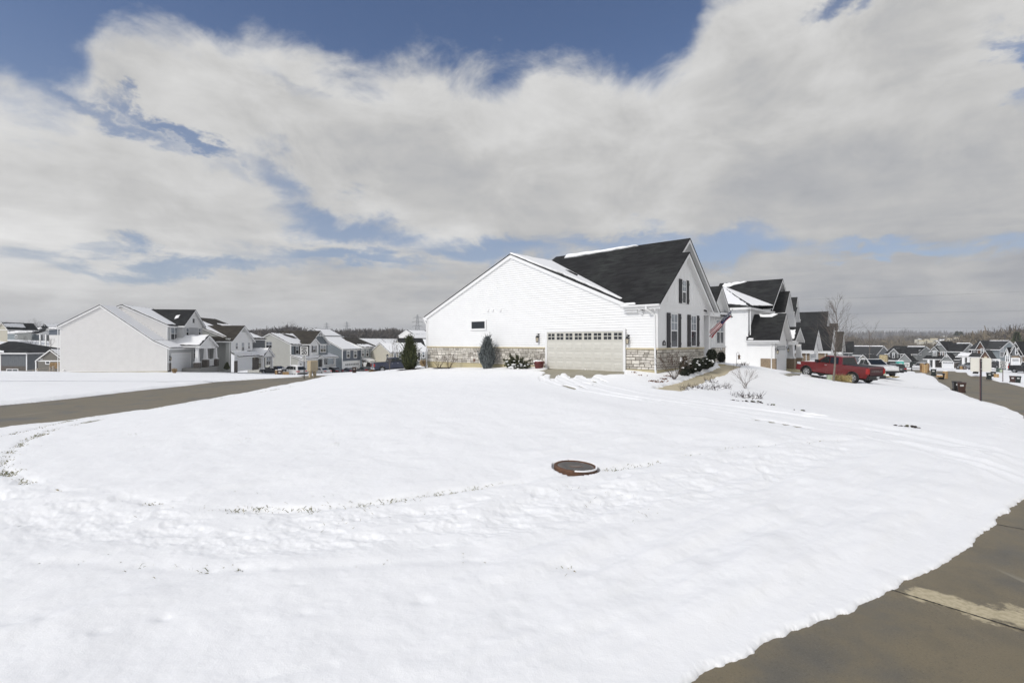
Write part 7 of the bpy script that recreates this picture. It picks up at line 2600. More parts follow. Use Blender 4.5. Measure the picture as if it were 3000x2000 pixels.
def make_bin(bm, label, lid=None, snow=False):
    t = thing('trash_cart', label, 'trash bin', group='wheeled trash carts put out along the streets')
    b = MB()
    w0, d0, w1, d1, h = .46, .52, .60, .74, .92
    b.frustum(0, 0, .06, h, w0, d0, w1, d1, bm)
    b.box(-w1 / 2 - .02, w1 / 2 + .02, -d1 / 2 - .02, d1 / 2 + .02, h, h + .045, bm)
    b.box(-.20, .20, -d1 / 2 - .005, -d1 / 2 + .05, .05, .12, bm)
    b.build('body', t)
    l = MB()
    prof = [(-d1 / 2 - .035, h + .05), (-d1 / 2 - .035, h + .075), (-d1 / 4, h + .115), (d1 / 4, h + .125), (d1 / 2 + .02, h + .10), (d1 / 2 + .02, h + .05)]
    vs = [(-w1 / 2 - .03, y, z) for y, z in prof] + [(w1 / 2 + .03, y, z) for y, z in prof]
    n = len(prof)
    l.add(vs, [tuple(range(n)), tuple(range(2 * n - 1, n - 1, -1))] + [(i, (i + 1) % n, n + (i + 1) % n, n + i) for i in range(n)], lid or bm)
    l.build('lid', t)
    hd = MB()
    hd.tube([(-.24, d1 / 2 + .02, h + .02), (-.24, d1 / 2 + .12, h + .03), (.24, d1 / 2 + .12, h + .03), (.24, d1 / 2 + .02, h + .02)], .018, bm, 6)
    hd.build('handle', t)
    for sg in (-1, 1):
        wh = MB()
        wh.lathe([(.0, -.035), (.13, -.035), (.14, 0), (.13, .035), (0, .035)], (sg * .27, .24, .14), M_TYRE, 16, axis='x')
        wh.build('wheel', t)
    st = MB()
    st.poly([(-.13, -d1 / 2 + .055 - .035, .66), (.13, -d1 / 2 + .055 - .035, .66), (.13, -d1 / 2 + .02 - .035, .82), (-.13, -d1 / 2 + .02 - .035, .82)], M_LABEL)
    st.build('sticker', t)
    if snow:
        s_ = MB()
        s_.frustum(0, 0, h + .12, h + .20, w1 - .02, d1 - .05, w1 - .2, d1 - .25, M_SNOW)
        s_.build('lid_snow', t)
    return t


def street_bins():
    protos = {'b': make_bin(M_BIN_BROWN, 'x'), 'g': make_bin(M_BIN_GREEN, 'x'), 'k': make_bin(M_BIN_BLACK, 'x'), 'gs': make_bin(M_BIN_GREEN, 'x', snow=True), 'bs': make_bin(M_BIN_BROWN, 'x', snow=True)}
    used = set()
    spots = [('b', 2817, 1150, 48.6, 0, 'big brown trash cart standing in the right street, nearest the viewer'),
             ('k', 2803, 1146.5, 50, 8, 'black trash cart tucked behind the nearest brown cart'),
             ('gs', 2735, 1100.5, 73, -5, 'dark trash cart with snow heaped on its lid at the left kerb'),
             ('k', 2757, 1116.5, 63, 5, 'black trash cart with cardboard leaning against it in the right street'),
             ('k', 2806, 1084, 112, 0, 'small dark cart left of a carton across the right street'),
             ('b', 2825, 1085, 112, 6, 'small brown cart right of a carton across the right street'),
             ('k', 2859, 1094, 84, 14, 'black tilted cart half hidden under the blank sign'),
             ('g', 2898, 1110, 79, 4, 'dark green cart just right of the sign post across the street'),
             ('k', 2910, 1106, 82, -8, 'black cart beside the yellowish carton across the street'),
             ('b', 2966, 1121, 73, 0, 'brown cart of the pair at the far kerb on the right'),
             ('g', 2982, 1121.5, 73, 3, 'dark green cart of the pair at the far kerb on the right'),
             ('bs', 819, 1103.5, 73, 0, 'brown cart with snowy lid among cartons on the left street'),
             ('k', 832, 1101, 77, 9, 'black cart between the brown cart and the white car'),
             ('b', 1038, 1093, 82, 0, 'brown cart beside the low black car in front of the slate house'),
             ('k', 921, 1099, 88, 0, 'black cart behind the pedestals of the cluster mailbox')]
    for k, px, py, Y, rz, lab in spots:
        p = P(px, py, Y)
        a = math.atan2(-p.x, p.y) * 0.9 + math.radians(rz)
        if k not in used:
            o = protos[k]
            o.location, o.rotation_euler = p, (0, 0, a)
            o['label'] = lab
            used.add(k)
        else:
            dup(protos[k], p, a, lab)


def carton(label, px, py, Y, w, d, h, rz=0, m=None, tilt=0.0, flaps=False, snow=False):
    p = P(px, py, Y)
    t = thing('cardboard_box', label, 'cardboard box', p, math.atan2(-p.x, p.y) + math.radians(rz), group='cartons put out with the bins')
    t.rotation_euler = (math.radians(tilt), 0, t.rotation_euler.z)
    b = MB()
    b.box(-w / 2, w / 2, -d / 2, d / 2, 0, h, m or M_CARD)
    b.build('box_body', t)
    tp = MB()
    tp.box(-.03, .03, -d / 2 - .003, d / 2 + .003, h * .02, h + .003, M_TAPE)
    tp.build('tape', t)
    if flaps:
        f = MB()
        f.slab([(-w / 2, -d / 2, h), (-w / 2, d / 2, h), (-w / 2 - .22, d / 2, h + .12), (-w / 2 - .22, -d / 2, h + .12)], (0, 0, .012), m or M_CARD)
        f.build('flap', t)
    if snow:
        s_ = MB()
        s_.frustum(0, 0, h, h + .07, w - .03, d - .03, w - .2, d - .2, M_SNOW)
        s_.build('top_snow', t)
    return t


def cartons():
    carton('left carton of the three tall cartons by the right street', 2700.5, 1088, 80, .42, .5, 1.35, 12, M_CARD_D)
    carton('middle, palest carton of the three tall cartons by the right street', 2709, 1091, 79, .62, .5, 1.3, -3, M_CARD, flaps=True)
    carton('right carton of the three tall cartons by the right street', 2717, 1090, 80, .40, .5, 1.45, 10, M_CARD_D)
    carton('flat tall cardboard sheet box leaning behind the cart in the right street', 2769, 1115, 65, .5, .25, 1.25, -10, M_CARD, tilt=-6, snow=True)
    carton('open carton sitting on the cart pile in the right street', 2753, 1103, 62.6, .62, .3, .25, 0, M_CARD, snow=True)
    carton('carton between two small carts across the right street', 2815.5, 1084, 112.5, .6, .5, 1.0, 5, M_CARD)
    carton('yellowish squat carton beside the black cart across the street', 2919, 1106, 81, .6, .5, .65, 0, M_CARD, flaps=True)
    carton('brown carton right of the carts on the left street', 837, 1103, 75, .78, .5, .75, 8, M_CARD, flaps=True)
    carton('narrow pale carton left of the carts on the left street', 810, 1099, 74, .35, .4, .8, -12, M_CARD_D, snow=True)


street_bins()
cartons()

M_SIGNWHITE = mat('sign_white', (0.70, 0.70, 0.69), 0.45)
M_SIGNBACK = mat('sign_back', (0.68, 0.66, 0.59), 0.5)
M_SIGNBLACK = mat('sign_black', (0.012, 0.012, 0.013), 0.5)
M_POST = mat('dark_sign_post', (0.035, 0.037, 0.04), 0.5)
M_MAROON = mat('maroon_post', (0.075, 0.018, 0.026), 0.5)


def rounded(w, h, r, n=4):
    out = []
    for cx, cz, a0 in ((w / 2 - r, h / 2 - r, 0), (-w / 2 + r, h / 2 - r, 90), (-w / 2 + r, -h / 2 + r, 180), (w / 2 - r, -h / 2 + r, 270)):
        for i in range(n + 1):
            a = math.radians(a0 + 90 * i / n)
            out.append((cx + r * math.cos(a), cz + r * math.sin(a)))
    return out


def speed_sign(label, px, pbase, ptop, Y, w, h, post_m, faceang, extra=False, group=None):
    p = P(px, pbase, Y)
    zt = (pbase - ptop) / FPX * Y
    t = thing('speed_limit_sign', label, 'road sign', p, faceang, group)
    mb = MB()
    mb.box(-.035, .035, 0.0, .07, -.4, zt + (.04 if extra else 0), post_m)
    mb.build('post', t)
    pl = MB()
    pts = rounded(w, h, .05)
    pl.slab([(x, -.012, zt - h / 2 + z) for x, z in pts], (0, .010, 0), M_SIGNWHITE)
    pn = pl.build('sign_panel', t)
    r90 = (math.radians(90), 0, 0)
    k = w / .61
    text_on(pn, 'SPEED', Vector((0, -.014, zt - .125 * k)), .165 * k, M_SIGNBLACK, r90, 'sign_lettering', sx=1.0, bold=.006)
    text_on(pn, 'LIMIT', Vector((0, -.014, zt - .275 * k)), .165 * k, M_SIGNBLACK, r90, 'sign_lettering', sx=1.0, bold=.006)
    text_on(pn, '20', Vector((0, -.014, zt - .53 * k)), .42 * k, M_SIGNBLACK, r90, 'sign_number', sx=1.0, bold=.012)
    if extra:
        pl = MB()
        zc = zt - h - .06 - .22
        pl.slab([(x, -.012, zc + z) for x, z in rounded(.31, .44, .03)], (0, .010, 0), M_SIGNWHITE)
        p2 = pl.build('parking_panel', t)
        for i, (tx, sz) in enumerate((('NO', .10), ('PARKING', .068), ('THIS', .07), ('SIDE', .07))):
            text_on(p2, tx, Vector((0, -.014, zc + .145 - i * .098)), sz, M_SIGNBLACK, r90, 'sign_lettering', bold=.002)
    return t


def street_furniture():
    p = P(891, 1103, 43)
    speed_sign('white SPEED LIMIT 20 sign with no-parking plate below it on the left street', 891, 1103, 1013.5, 43, .62, .76, M_POST, math.atan2(-p.x, p.y) * .8, True)
    p = P(2939, 1107, 60)
    speed_sign('small distant SPEED LIMIT 20 sign on a maroon post across the right street', 2938, 1107, 1057, 60, .66, .78, M_MAROON, math.atan2(-p.x, p.y))
    # blank back of a sign
    p = P(2873.5, 1184, 25)
    t = thing('road_sign_back', 'blank cream back of a road sign on a dark maroon post beside the right street', 'road sign', p, math.atan2(-p.x, p.y))
    zt = (1184 - 1047) / FPX * 25
    mb = MB()
    mb.slab([(x, .0, zt - .34 + z) for x, z in rounded(.76, .68, .05)], (0, .012, 0), M_SIGNBACK)
    mb.build('sign_panel', t)
    mb = MB()
    mb.box(-.042, -.014, -.05, -.004, -.4, zt - .04, M_MAROON)
    mb.box(-.014, .042, -.035, -.004, -.4, zt - .04, M_POST)
    mb.build('post', t)
    for z in (zt - .15, zt - .55):
        mb = MB()
        mb.lathe([(.0, -.012), (.018, -.012), (.018, .01)], (0.014, -.037, z), M_CHROME, 8, axis='y')
        mb.build('bolt', t)
    # cluster mailbox
    M_CBU = mat('beige_powder_coat', (0.50, 0.41, 0.27), 0.5, var=.08)
    M_CBU2 = mat('beige_mailbox_door', (0.43, 0.36, 0.25), 0.5)
    p = P(915.5, 1105, 46.5)
    t = thing('cluster_mailbox', 'beige two-pedestal cluster mailbox standing at the street crest', 'mailbox', p, math.radians(60), )
    w, d = .78, .48
    z0, z1 = .60, 1.56
    mb = MB()
    mb.box(-w / 2, w / 2, -d / 2, d / 2, z0, z1 - .05, M_CBU)
    mb.frustum(0, 0, z1 - .05, z1, w + .03, d + .03, w - .03, d - .06, M_CBU)
    cab = mb.build('cabinet', t)
    for i in range(4):
        for j in range(3):
            dm = MB()
            x0, zz = -w / 2 + .05 + j * .235, z0 + .05 + i * .20
            dm.box(x0, x0 + .215, -d / 2 - .006, -d / 2 - .0005, zz, zz + .18, M_CBU2)
            dm.box(x0 + .09, x0 + .12, -d / 2 - .010, -d / 2 - .006, zz + .09, zz + .12, M_CHROME)
            dm.build('mailbox_door', cab)
    for x in (-.24, .24):
        mb = MB()
        mb.box(x - .09, x + .09, -.11, .11, -.3, z0, M_CBU)
        mb.build('pedestal', t)
    # lamp posts
    for lab, px, pb, pt_, Y in (('black lantern post behind the navy pickup', 1135, 1085, 1036, 76), ('tall black lantern post in front of the green skip on the right', 2671, 1083, 1032, 96)):
        p = P(px, pb, Y)
        H_ = (pb - pt_) / FPX * Y
        t = thing('lamp_post', lab, 'street lamp', p, 0)
        mb = MB()
        mb.lathe([(.12, -.3), (.12, .15), (.07, .25), (.055, .5), (.045, H_ - .62), (.07, H_ - .60), (.05, H_ - .56)], (0, 0, 0), M_BLACKMETAL, 10)
        mb.build('pole', t)
        mb = MB()
        mb.lathe([(.09, H_ - .56), (.17, H_ - .20)], (0, 0, 0), mat('frosted_lamp_glass', (.55, .55, .52), .3), 6, smooth=False)
        mb.build('lamp_glass', t)
        mb = MB()
        for k in range(6):
            a = k * math.pi / 3
            mb.tube([(.09 * math.cos(a), .09 * math.sin(a), H_ - .56), (.175 * math.cos(a), .175 * math.sin(a), H_ - .2)], .012, M_BLACKMETAL, 4)
        mb.lathe([(.21, H_ - .21), (.20, H_ - .18), (.10, H_ - .07), (.05, H_ - .05), (.03, H_)], (0, 0, 0), M_BLACKMETAL, 8)
        mb.lathe([(.10, H_ - .58), (.11, H_ - .55)], (0, 0, 0), M_BLACKMETAL, 8, cap=True)
        mb.build('lantern_frame', t)
    # teal toilet cabin
    M_TEAL = mat('teal_plastic', (0.035, 0.36, 0.30), 0.5, var=.06)
    M_TROOF = mat('white_plastic', (0.68, 0.70, 0.72), 0.5)
    p = P(2636, 1079, 140)
    t = thing('portable_toilet', 'teal portable toilet cabin with white roof beside the dark skip', 'toilet cabin', p, math.atan2(-p.x, p.y) + .25)
    mb = MB()
    mb.box(-.75, .75, -.75, .75, .1, 2.05, M_TEAL)
    mb.box(-.85, .85, -.85, .85, 0, .1, M_PLASTIC)
    mb.build('cabin', t)
    mb = MB()
    mb.frustum(0, 0, 2.05, 2.35, 1.66, 1.66, 1.1, 1.3, M_TROOF)
    mb.build('roof', t)
    mb = MB()
    mb.box(-.5, .5, -.77, -.752, .15, 1.98, mat('teal_door', (.045, .42, .36), .5))
    d = mb.build('door', t)
    mb = MB()
    mb.box(-.38, .38, -.785, -.772, 1.25, 1.55, M_SIGNWHITE)
    mb.build('door_sign', d)
    # roll-off skip with a round-arch emblem panel
    M_SKIP = mat('dark_green_skip', (0.012, 0.022, 0.018), 0.6, var=.3)
    p = P(2652, 1081, 147)
    t = thing('roll_off_skip', 'long dark green roll-off skip with a white emblem panel behind the toilet cabin', 'skip', p, math.atan2(-p.x, p.y) + .15)
    mb = MB()
    mb.box(-5.6, 3.0, 0, 2.4, .25, 2.15, M_SKIP)
    for i in range(12):
        x = -5.5 + i * .76
        mb.box(x, x + .12, -.10, 0, .25, 2.05, M_SKIP)
    mb.box(-5.65, 3.05, -.12, .02, 2.05, 2.22, M_SKIP)
    mb.build('container', t)
    pm = MB()
    pm.box(-.55, 1.0, -.15, -.11, .75, 2.0, M_SIGNWHITE)
    pn = pm.build('emblem_panel', t)
    em = MB()
    for r0, r1 in ((.52, .60), (.36, .44)):
        o, i_ = [], []
        for k in range(17):
            a = math.pi * (.08 + .84 * k / 16)
            o.append((.22 + r1 * 1.15 * math.cos(a), -.156, 1.1 + r1 * math.sin(a)))
            i_.append((.22 + r0 * 1.15 * math.cos(a), -.156, 1.1 + r0 * math.sin(a)))
        for k in range(16):
            em.add([o[k], o[k + 1], i_[k + 1], i_[k]], [(0, 1, 2, 3)], M_SIGNBLACK)
    for k in range(3):
        em.box(-.25 + k * .32, -.05 + k * .32, -.16, -.155, 1.0, 1.28, M_SIGNBLACK)
    em.build('emblem', pn)
    sg = MB()
    sg.box(-4.9, -4.0, -.16, -.11, 1.35, 1.95, M_LABEL)
    sg.build('notice', t)
    # builders' heap: wrapped bundle on rubble
    p = P(2586, 1078, 128)
    t = thing('wrapped_bundle', 'torn cream-wrapped building bundle on a rubble heap left of the skip', 'building material', p, math.atan2(-p.x, p.y) - .2)
    r = random.Random(9)
    mb = MB()
    M_RUB = mat('rubble', (.22, .20, .17), .9, col2=(.10, .09, .08), vs=5)
    M_WRAP = mat('torn_wrap', (.52, .45, .28), .8, col2=(.28, .21, .10), vs=3.5)
    for i in range(60):
        x, y, z = r.gauss(0, .9), r.gauss(0, .5), abs(r.gauss(0, .7))
        s_ = r.uniform(.12, .35)
        a = [(x + r.uniform(-s_, s_), y + r.uniform(-s_, s_), z + r.uniform(-s_, s_) * .7) for _ in range(5)]
        mb.add(a, [(0, 1, 2), (0, 2, 3), (0, 3, 4), (1, 2, 4), (0, 1, 4), (2, 3, 4)], r.choice((M_RUB, M_RUB, M_SNOW)))
    mb.build('rubble_heap', t)
    mb = MB()
    mb.frustum(.2, 0, 1.7, 3.4, 1.7, 1.2, 1.5, 1.1, M_WRAP)
    mb.box(-.75, 1.15, -.6, .6, 1.5, 1.7, M_PLASTIC)
    mb.build('bundle', t)
    mb = MB()
    mb.box(-.6, .9, -.5, .5, .2, 1.5, M_RUB)
    mb.build('pallet_stack', t)
    # utility pedestals
    M_PED = mat('pale_green_pedestal', (.40, .46, .34), .6, var=.1)
    for lab, px, py, Y, w, h in (('pale green utility box at the foot of the young street tree', 2431.5, 1121, 35.5, .36, .32), ('pale green utility box between the red and white pickups', 2586, 1101, 51, .44, .44),
                                 ('dark green utility box left of the black pickup tailgate', 2926, 1087, 88, .6, .6), ('pale low utility box beside the dark green one by the black pickup', 2933, 1088, 86, .3, .42)):
        p = P(px, py, Y)
        if Y < 40:
            p.z = zg(p.x, p.y) + .12
        t = thing('utility_box', lab, 'utility box', p, math.atan2(-p.x, p.y) + .3)
        m_ = M_PED if 'pale' in lab else mat('green_cabinet', (.06, .085, .07), .6)
        mb = MB()
        mb.frustum(0, 0, -.1, h - .06, w, w * .8, w * .94, w * .75, m_)
        mb.build('cabinet', t)
        mb = MB()
        mb.frustum(0, 0, h - .06, h, w + .03, w * .84, w * .8, w * .6, m_)
        mb.build('lid', t)
    # manhole
    M_RUST = mat('rusty_iron', (.15, .075, .042), .85, col2=(.085, .048, .032), vs=9, bump=.6, bs=40)
    M_RUST2 = mat('orange_rust', (.22, .105, .035), .9, col2=(.14, .07, .03), vs=14, bump=.5, bs=60)
    M_IRON = mat('grey_cast_iron', (.27, .255, .235), .6, col2=(.20, .185, .17), vs=5, bump=.3, bs=50)
    x, y = G(1686, 1391)
    p = Vector((x, y, zg(x, y) + .078))
    R_ = .335
    t = thing('manhole_cover', 'rusty round manhole cover standing proud of the snow on the lawn', 'manhole', p, math.radians(8))
    t.rotation_euler = (math.radians(2.0), math.radians(3.0), math.radians(8))
    mb = MB()
    mb.lathe([(R_, -.25), (R_, -.05)], (0, 0, 0), M_RUST2, 48, smooth=False)
    mb.lathe([(R_, -.05), (R_ + .005, .065), (R_ - .01, .075), (R_ - .045, .075), (R_ - .05, .06)], (0, 0, 0), M_RUST, 48, smooth=False)
    mb.build('frame_ring', t)
    mb = MB()
    mb.lathe([(0, .062), (R_ - .052, .062)], (0, 0, 0), M_IRON, 48, smooth=False)
    lid = mb.build('lid', t)
    mb = MB()
    for i in range(-6, 7):
        for j in range(-6, 7):
            u, v = i * .048 + (j % 2) * .024, j * .042
            if math.hypot(u, v) < R_ - .075 and not (abs(u) < .10 and abs(v) < .05):
                mb.frustum(u, v, .060, .066, .034, .020, .026, .014, M_PLASTIC)  # black colour stands in for the shaded recesses of the cover's pattern
    mb.box(-.10, .10, -.045, .045, .060, .0665, M_RUST)
    mb.box(-.075, .075, -.02, .02, .0665, .072, M_IRON)
    mb.box(-.17, -.155, -.10, .10, .0625, .064, M_PLASTIC)
    mb.build('lid_pattern', lid)
    mb = MB()
    r = random.Random(4)
    ring = []
    for i in range(22):
        a = math.radians(-108 + i * 5.6)
        ring.append((a, r.uniform(.008, .022) * math.sin(math.pi * (i + .5) / 22) ** .4))
    for (a, w), (b, w2) in zip(ring[:-1], ring[1:]):
        for s_ in (0,):
            o = [(math.cos(a) * (R_ + .002), math.sin(a) * (R_ + .002), .066), (math.cos(b) * (R_ + .002), math.sin(b) * (R_ + .002), .066), (math.cos(b) * (R_ - .008 - w2), math.sin(b) * (R_ - .008 - w2), .064), (math.cos(a) * (R_ - .008 - w), math.sin(a) * (R_ - .008 - w), .064)]
            up = [Vector(q) * .995 + Vector((0, 0, .022)) for q in o]
            mb.add(o + up, [(4, 5, 6, 7), (0, 1, 5, 4), (2, 3, 7, 6), (1, 2, 6, 5), (3, 0, 4, 7)], M_SNOW)
    mb.build('rim_snow', t)
    # planter
    M_POT = mat('oxblood_pot', (.12, .018, .016), .45, var=.2)
    q = HM.hit(1579, 1080.5, x=-.62)
    p = HM.w(q.x, q.y, q.z)
    t = thing('plant_pot', 'oxblood red plant pot with snow on its rim beside the garage door', 'plant pot', p)
    h = .47
    mb = MB()
    mb.lathe([(.0, .0), (.20, .0), (.215, .05), (.285, h - .14), (.30, h - .13), (.31, h), (.28, h), (.27, h - .05)], (0, 0, 0), M_POT, 28)
    mb.build('pot', t)
    mb = MB()
    mb.lathe([(.27, h - .06), (.285, h + .01), (.16, h + .06), (0, h + .05)], (-.04, 0, 0), M_SNOW, 20)
    mb.build('pot_snow', t)
    mb = MB()
    for i in range(14):
        a, l = r.uniform(0, 6.28), r.uniform(.15, .38)
        mb.tube([(0, 0, h), (math.cos(a) * .1, math.sin(a) * .1, h + l * .6), (math.cos(a) * .25, math.sin(a) * .2, h + l)], [.006, .004, .002], M_TWIG, 4)
    mb.build('dry_stems', t)
    # flag on its short staff
    M_FR = mat('flag_red', (.30, .012, .018), .8)
    M_FW = mat('flag_white', (.62, .61, .60), .8)
    M_FB = mat('flag_blue', (.014, .02, .075), .8)
    a = HM.hit(2079, 967, y=-.55)
    b = HM.hit(2146, 906, y=-1.15)
    A, B = HM.w(*a), HM.w(*b)
    t = thing('house_flag', 'stars and stripes flag hanging furled from a slanted staff by the front porch', 'flag', A)
    mb = MB()
    dirv = (B - A)
    mb.tube([Vector(), dirv], [.014, .012], M_CHROME, 6)
    mb.lathe([(0, .06), (.03, .03), (.03, -.02), (0, -.03)], tuple(dirv), M_CHROME, 8)
    mb.build('staff', t)
    mb = MB()
    nu, nv = 26, 26
    g = {}
    dn = dirv.normalized()
    side = dn.cross(Vector((0, 0, 1))).normalized()
    for i in range(nu + 1):
        for j in range(nv + 1):
            u, v = i / nu, j / nv
            base = dirv * (.93 - .92 * u * (1 - .12 * v))
            drop = .50 * v * (.75 + .25 * u)
            fold = .07 * math.sin(v * 11 + u * 2.5) * (.3 + v) + .03 * math.sin(u * 9 + v * 4)
            # the cloth droops below the staff and swings back along it
            g[i, j] = base + Vector((0, 0, -drop)) - dn * (v * .16) + side * fold
    for i in range(nu):
        for j in range(nv):
            u, v = (i + .5) / nu, (j + .5) / nv
            m_ = M_FB if (u < .45 and v < .62) else (M_FR if int(v * 13) % 2 == 0 else M_FW)
            mb.add([g[i, j], g[i + 1, j], g[i + 1, j + 1], g[i, j + 1]], [(0, 1, 2, 3)], m_, True)
    for i in range(1, 11, 2):
        for j in range(1, 15, 3):
            c = g[i, j + (i // 2 % 2)]
            d = [c + side * .012 * s_ for s_ in (1, -1)]
            for c2 in d:
                mb.add([c2 + dn * .028 * math.cos(k * 2 * math.pi / 5 + .3) + Vector((0, 0, .028 * math.sin(k * 2 * math.pi / 5 + .3))) for k in range(5)], [(0, 1, 2, 3, 4)], M_FW)
    mb.build('cloth', t)


M_TWIG = mat('brown_twig', (.085, .058, .042), .9)
M_TWIG_G = mat('grey_bark', (.20, .175, .15), .9, var=.3, vs=12)
street_furniture()

# ------------------------------------------------------------------ plants
M_EVER = [mat('evergreen_needles', c, .8) for c in ((.045, .058, .022), (.07, .082, .032), (.030, .040, .016), (.10, .105, .045))]
M_JUNI = [mat('grey_juniper', c, .85) for c in ((.10, .115, .115), (.15, .165, .165), (.06, .07, .073), (.22, .24, .24))]
M_SPREAD = [mat('spreading_juniper', c, .85) for c in ((.060, .068, .030), (.095, .098, .045), (.034, .040, .020))]
M_BOX = [mat('boxwood_leaves', c, .7) for c in ((.018, .024, .012), (.030, .036, .018), (.012, .016, .009))]
M_STRAW = [mat('dry_grass', c, .9) for c in ((.42, .335, .15), (.34, .26, .11), (.50, .41, .21), (.28, .205, .09))]
M_TAN = [mat('tan_grass', c, .9) for c in ((.36, .25, .13), (.28, .19, .09), (.42, .31, .17))]
M_BLADE = [mat('grass_blade', c, .8) for c in ((.20, .195, .11), (.27, .25, .16), (.13, .14, .07), (.36, .33, .23))]
M_LEAFBR = [mat('dead_leaf', c, .85) for c in ((.16, .07, .035), (.11, .05, .03), (.21, .11, .055))]
M_MULCH = mat('dark_mulch', (.035, .026, .022), .95, bump=.6, bs=30)


def blade(mb, p, d, w, m, bend=0.0):
    """thin leaf or needle spray: a narrow bent triangle"""
    d = Vector(d)
    s_ = d.cross(Vector((rnd.uniform(-1, 1), rnd.uniform(-1, 1), rnd.uniform(-.4, .4))))
    if s_.length < 1e-6:
        s_ = Vector((1, 0, 0))
    s_ = s_.normalized() * w / 2
    p = Vector(p)
    mid = p + d * .55 + Vector((0, 0, bend * .3))
    tip = p + d + Vector((0, 0, -bend))
    mb.add([p - s_, p + s_, mid + s_ * .8, tip, mid - s_ * .8], [(0, 1, 2, 3, 4)], m)


def cone_shrub(name, label, p, H, R, mats, n, blen, bw, up=1.0, low=.12, shape=None, cat='shrub', snow=0, group=None):
    """dense upright evergreen: stems plus thousands of upward sprays filling an uneven envelope"""
    t = thing(name, label, cat, p, group=group)
    st = MB()
    for k in range(5):
        a = rnd.uniform(0, 6.28)
        st.tube([(0, 0, -.1), (math.cos(a) * R * .25, math.sin(a) * R * .25, H * .4), (math.cos(a) * R * .2, math.sin(a) * R * .2, H * .8)], [.04, .03, .01], M_TWIG, 5)
    st.build('stems', t)
    f = MB()
    lobes = [(rnd.uniform(0, 6.28), rnd.uniform(.75, 1.15), rnd.uniform(.3, .9)) for _ in range(16)]
    sh = shape or (lambda h: (min(1, h / low) ** .6) * (1 - h) ** .62 * 1.45)
    for i in range(n):
        h = rnd.random() ** 1.15
        a = rnd.uniform(0, 6.28)
        lob = 1.0
        for la, lr, lh in lobes:
            da = abs((a - la + math.pi) % (2 * math.pi) - math.pi)
            lob += (lr - 1) * math.exp(-(da / .5) ** 2 - ((h - lh) / .25) ** 2) * 1.6
        r = R * sh(h) * lob * (rnd.uniform(.45, 1.0) ** .5)
        q = Vector((math.cos(a) * r, math.sin(a) * r, H * h * .96))
        d = Vector((math.cos(a) * rnd.uniform(.1, .55), math.sin(a) * rnd.uniform(.1, .55), up * rnd.uniform(.5, 1.2))).normalized() * blen * rnd.uniform(.5, 1.35)
        blade(f, q, d, bw * rnd.uniform(.6, 1.4), rnd.choice(mats))
    # feathery sprays that break the outline
    for i in range(int(n / 26)):
        h = rnd.uniform(.03, .97)
        a = rnd.uniform(0, 6.28)
        r0 = R * sh(h) * rnd.uniform(.55, .95)
        q = Vector((math.cos(a) * r0, math.sin(a) * r0, H * h * .95))
        ax = Vector((math.cos(a) * rnd.uniform(.2, .8) / up, math.sin(a) * rnd.uniform(.2, .8) / up, rnd.uniform(.6, 1.1))).normalized()
        L = blen * rnd.uniform(.9, 2.0)
        for k in range(10):
            u = k / 9
            dv = (ax + Vector((rnd.gauss(0, .3), rnd.gauss(0, .3), rnd.gauss(0, .15)))).normalized() * blen * (.75 - .45 * u)
            blade(f, q + ax * L * u, dv, bw * .8, rnd.choice(mats))
    for i in range(16):
        a, rr_ = rnd.uniform(0, 6.28), rnd.uniform(0, .5) * R
        h = (1 - (rr_ / R) ** 1.3) * H * rnd.uniform(.86, 1.03)
        q = Vector((math.cos(a) * rr_, math.sin(a) * rr_, h - .25))
        for k in range(11):
            blade(f, q + Vector((rnd.gauss(0, .025), rnd.gauss(0, .025), k * blen * .16 - .1)), Vector((rnd.gauss(0, .2), rnd.gauss(0, .2), 1)).normalized() * blen * .8, bw * .8, rnd.choice(mats))
    f.build('foliage', t)
    if snow:
        s_ = MB()
        for i in range(snow):
            a, h = rnd.uniform(0, 6.28), rnd.uniform(.15, .9)
            r = R * sh(h) * .9
            clump(s_, Vector((math.cos(a) * r, math.sin(a) * r, H * h)), rnd.uniform(.04, .10))
        s_.build('snow_clumps', t)
    return t


def clump(mb, c, r, m=None, flat=.55):
    """lumpy bit of snow"""
    vs, fs = [], []
    nl, ns = 4, 7
    for i in range(nl + 1):
        th = math.pi * i / nl
        for k in range(ns):
            a = 2 * math.pi * k / ns
            rr_ = r * rnd.uniform(.75, 1.2)
            vs.append(c + Vector((math.sin(th) * math.cos(a) * rr_, math.sin(th) * math.sin(a) * rr_, math.cos(th) * rr_ * flat)))
    for i in range(nl):
        for k in range(ns):
            fs.append((i * ns + k, i * ns + (k + 1) % ns, (i + 1) * ns + (k + 1) % ns, (i + 1) * ns + k))
    mb.add(vs, fs, m or M_SNOW, True)


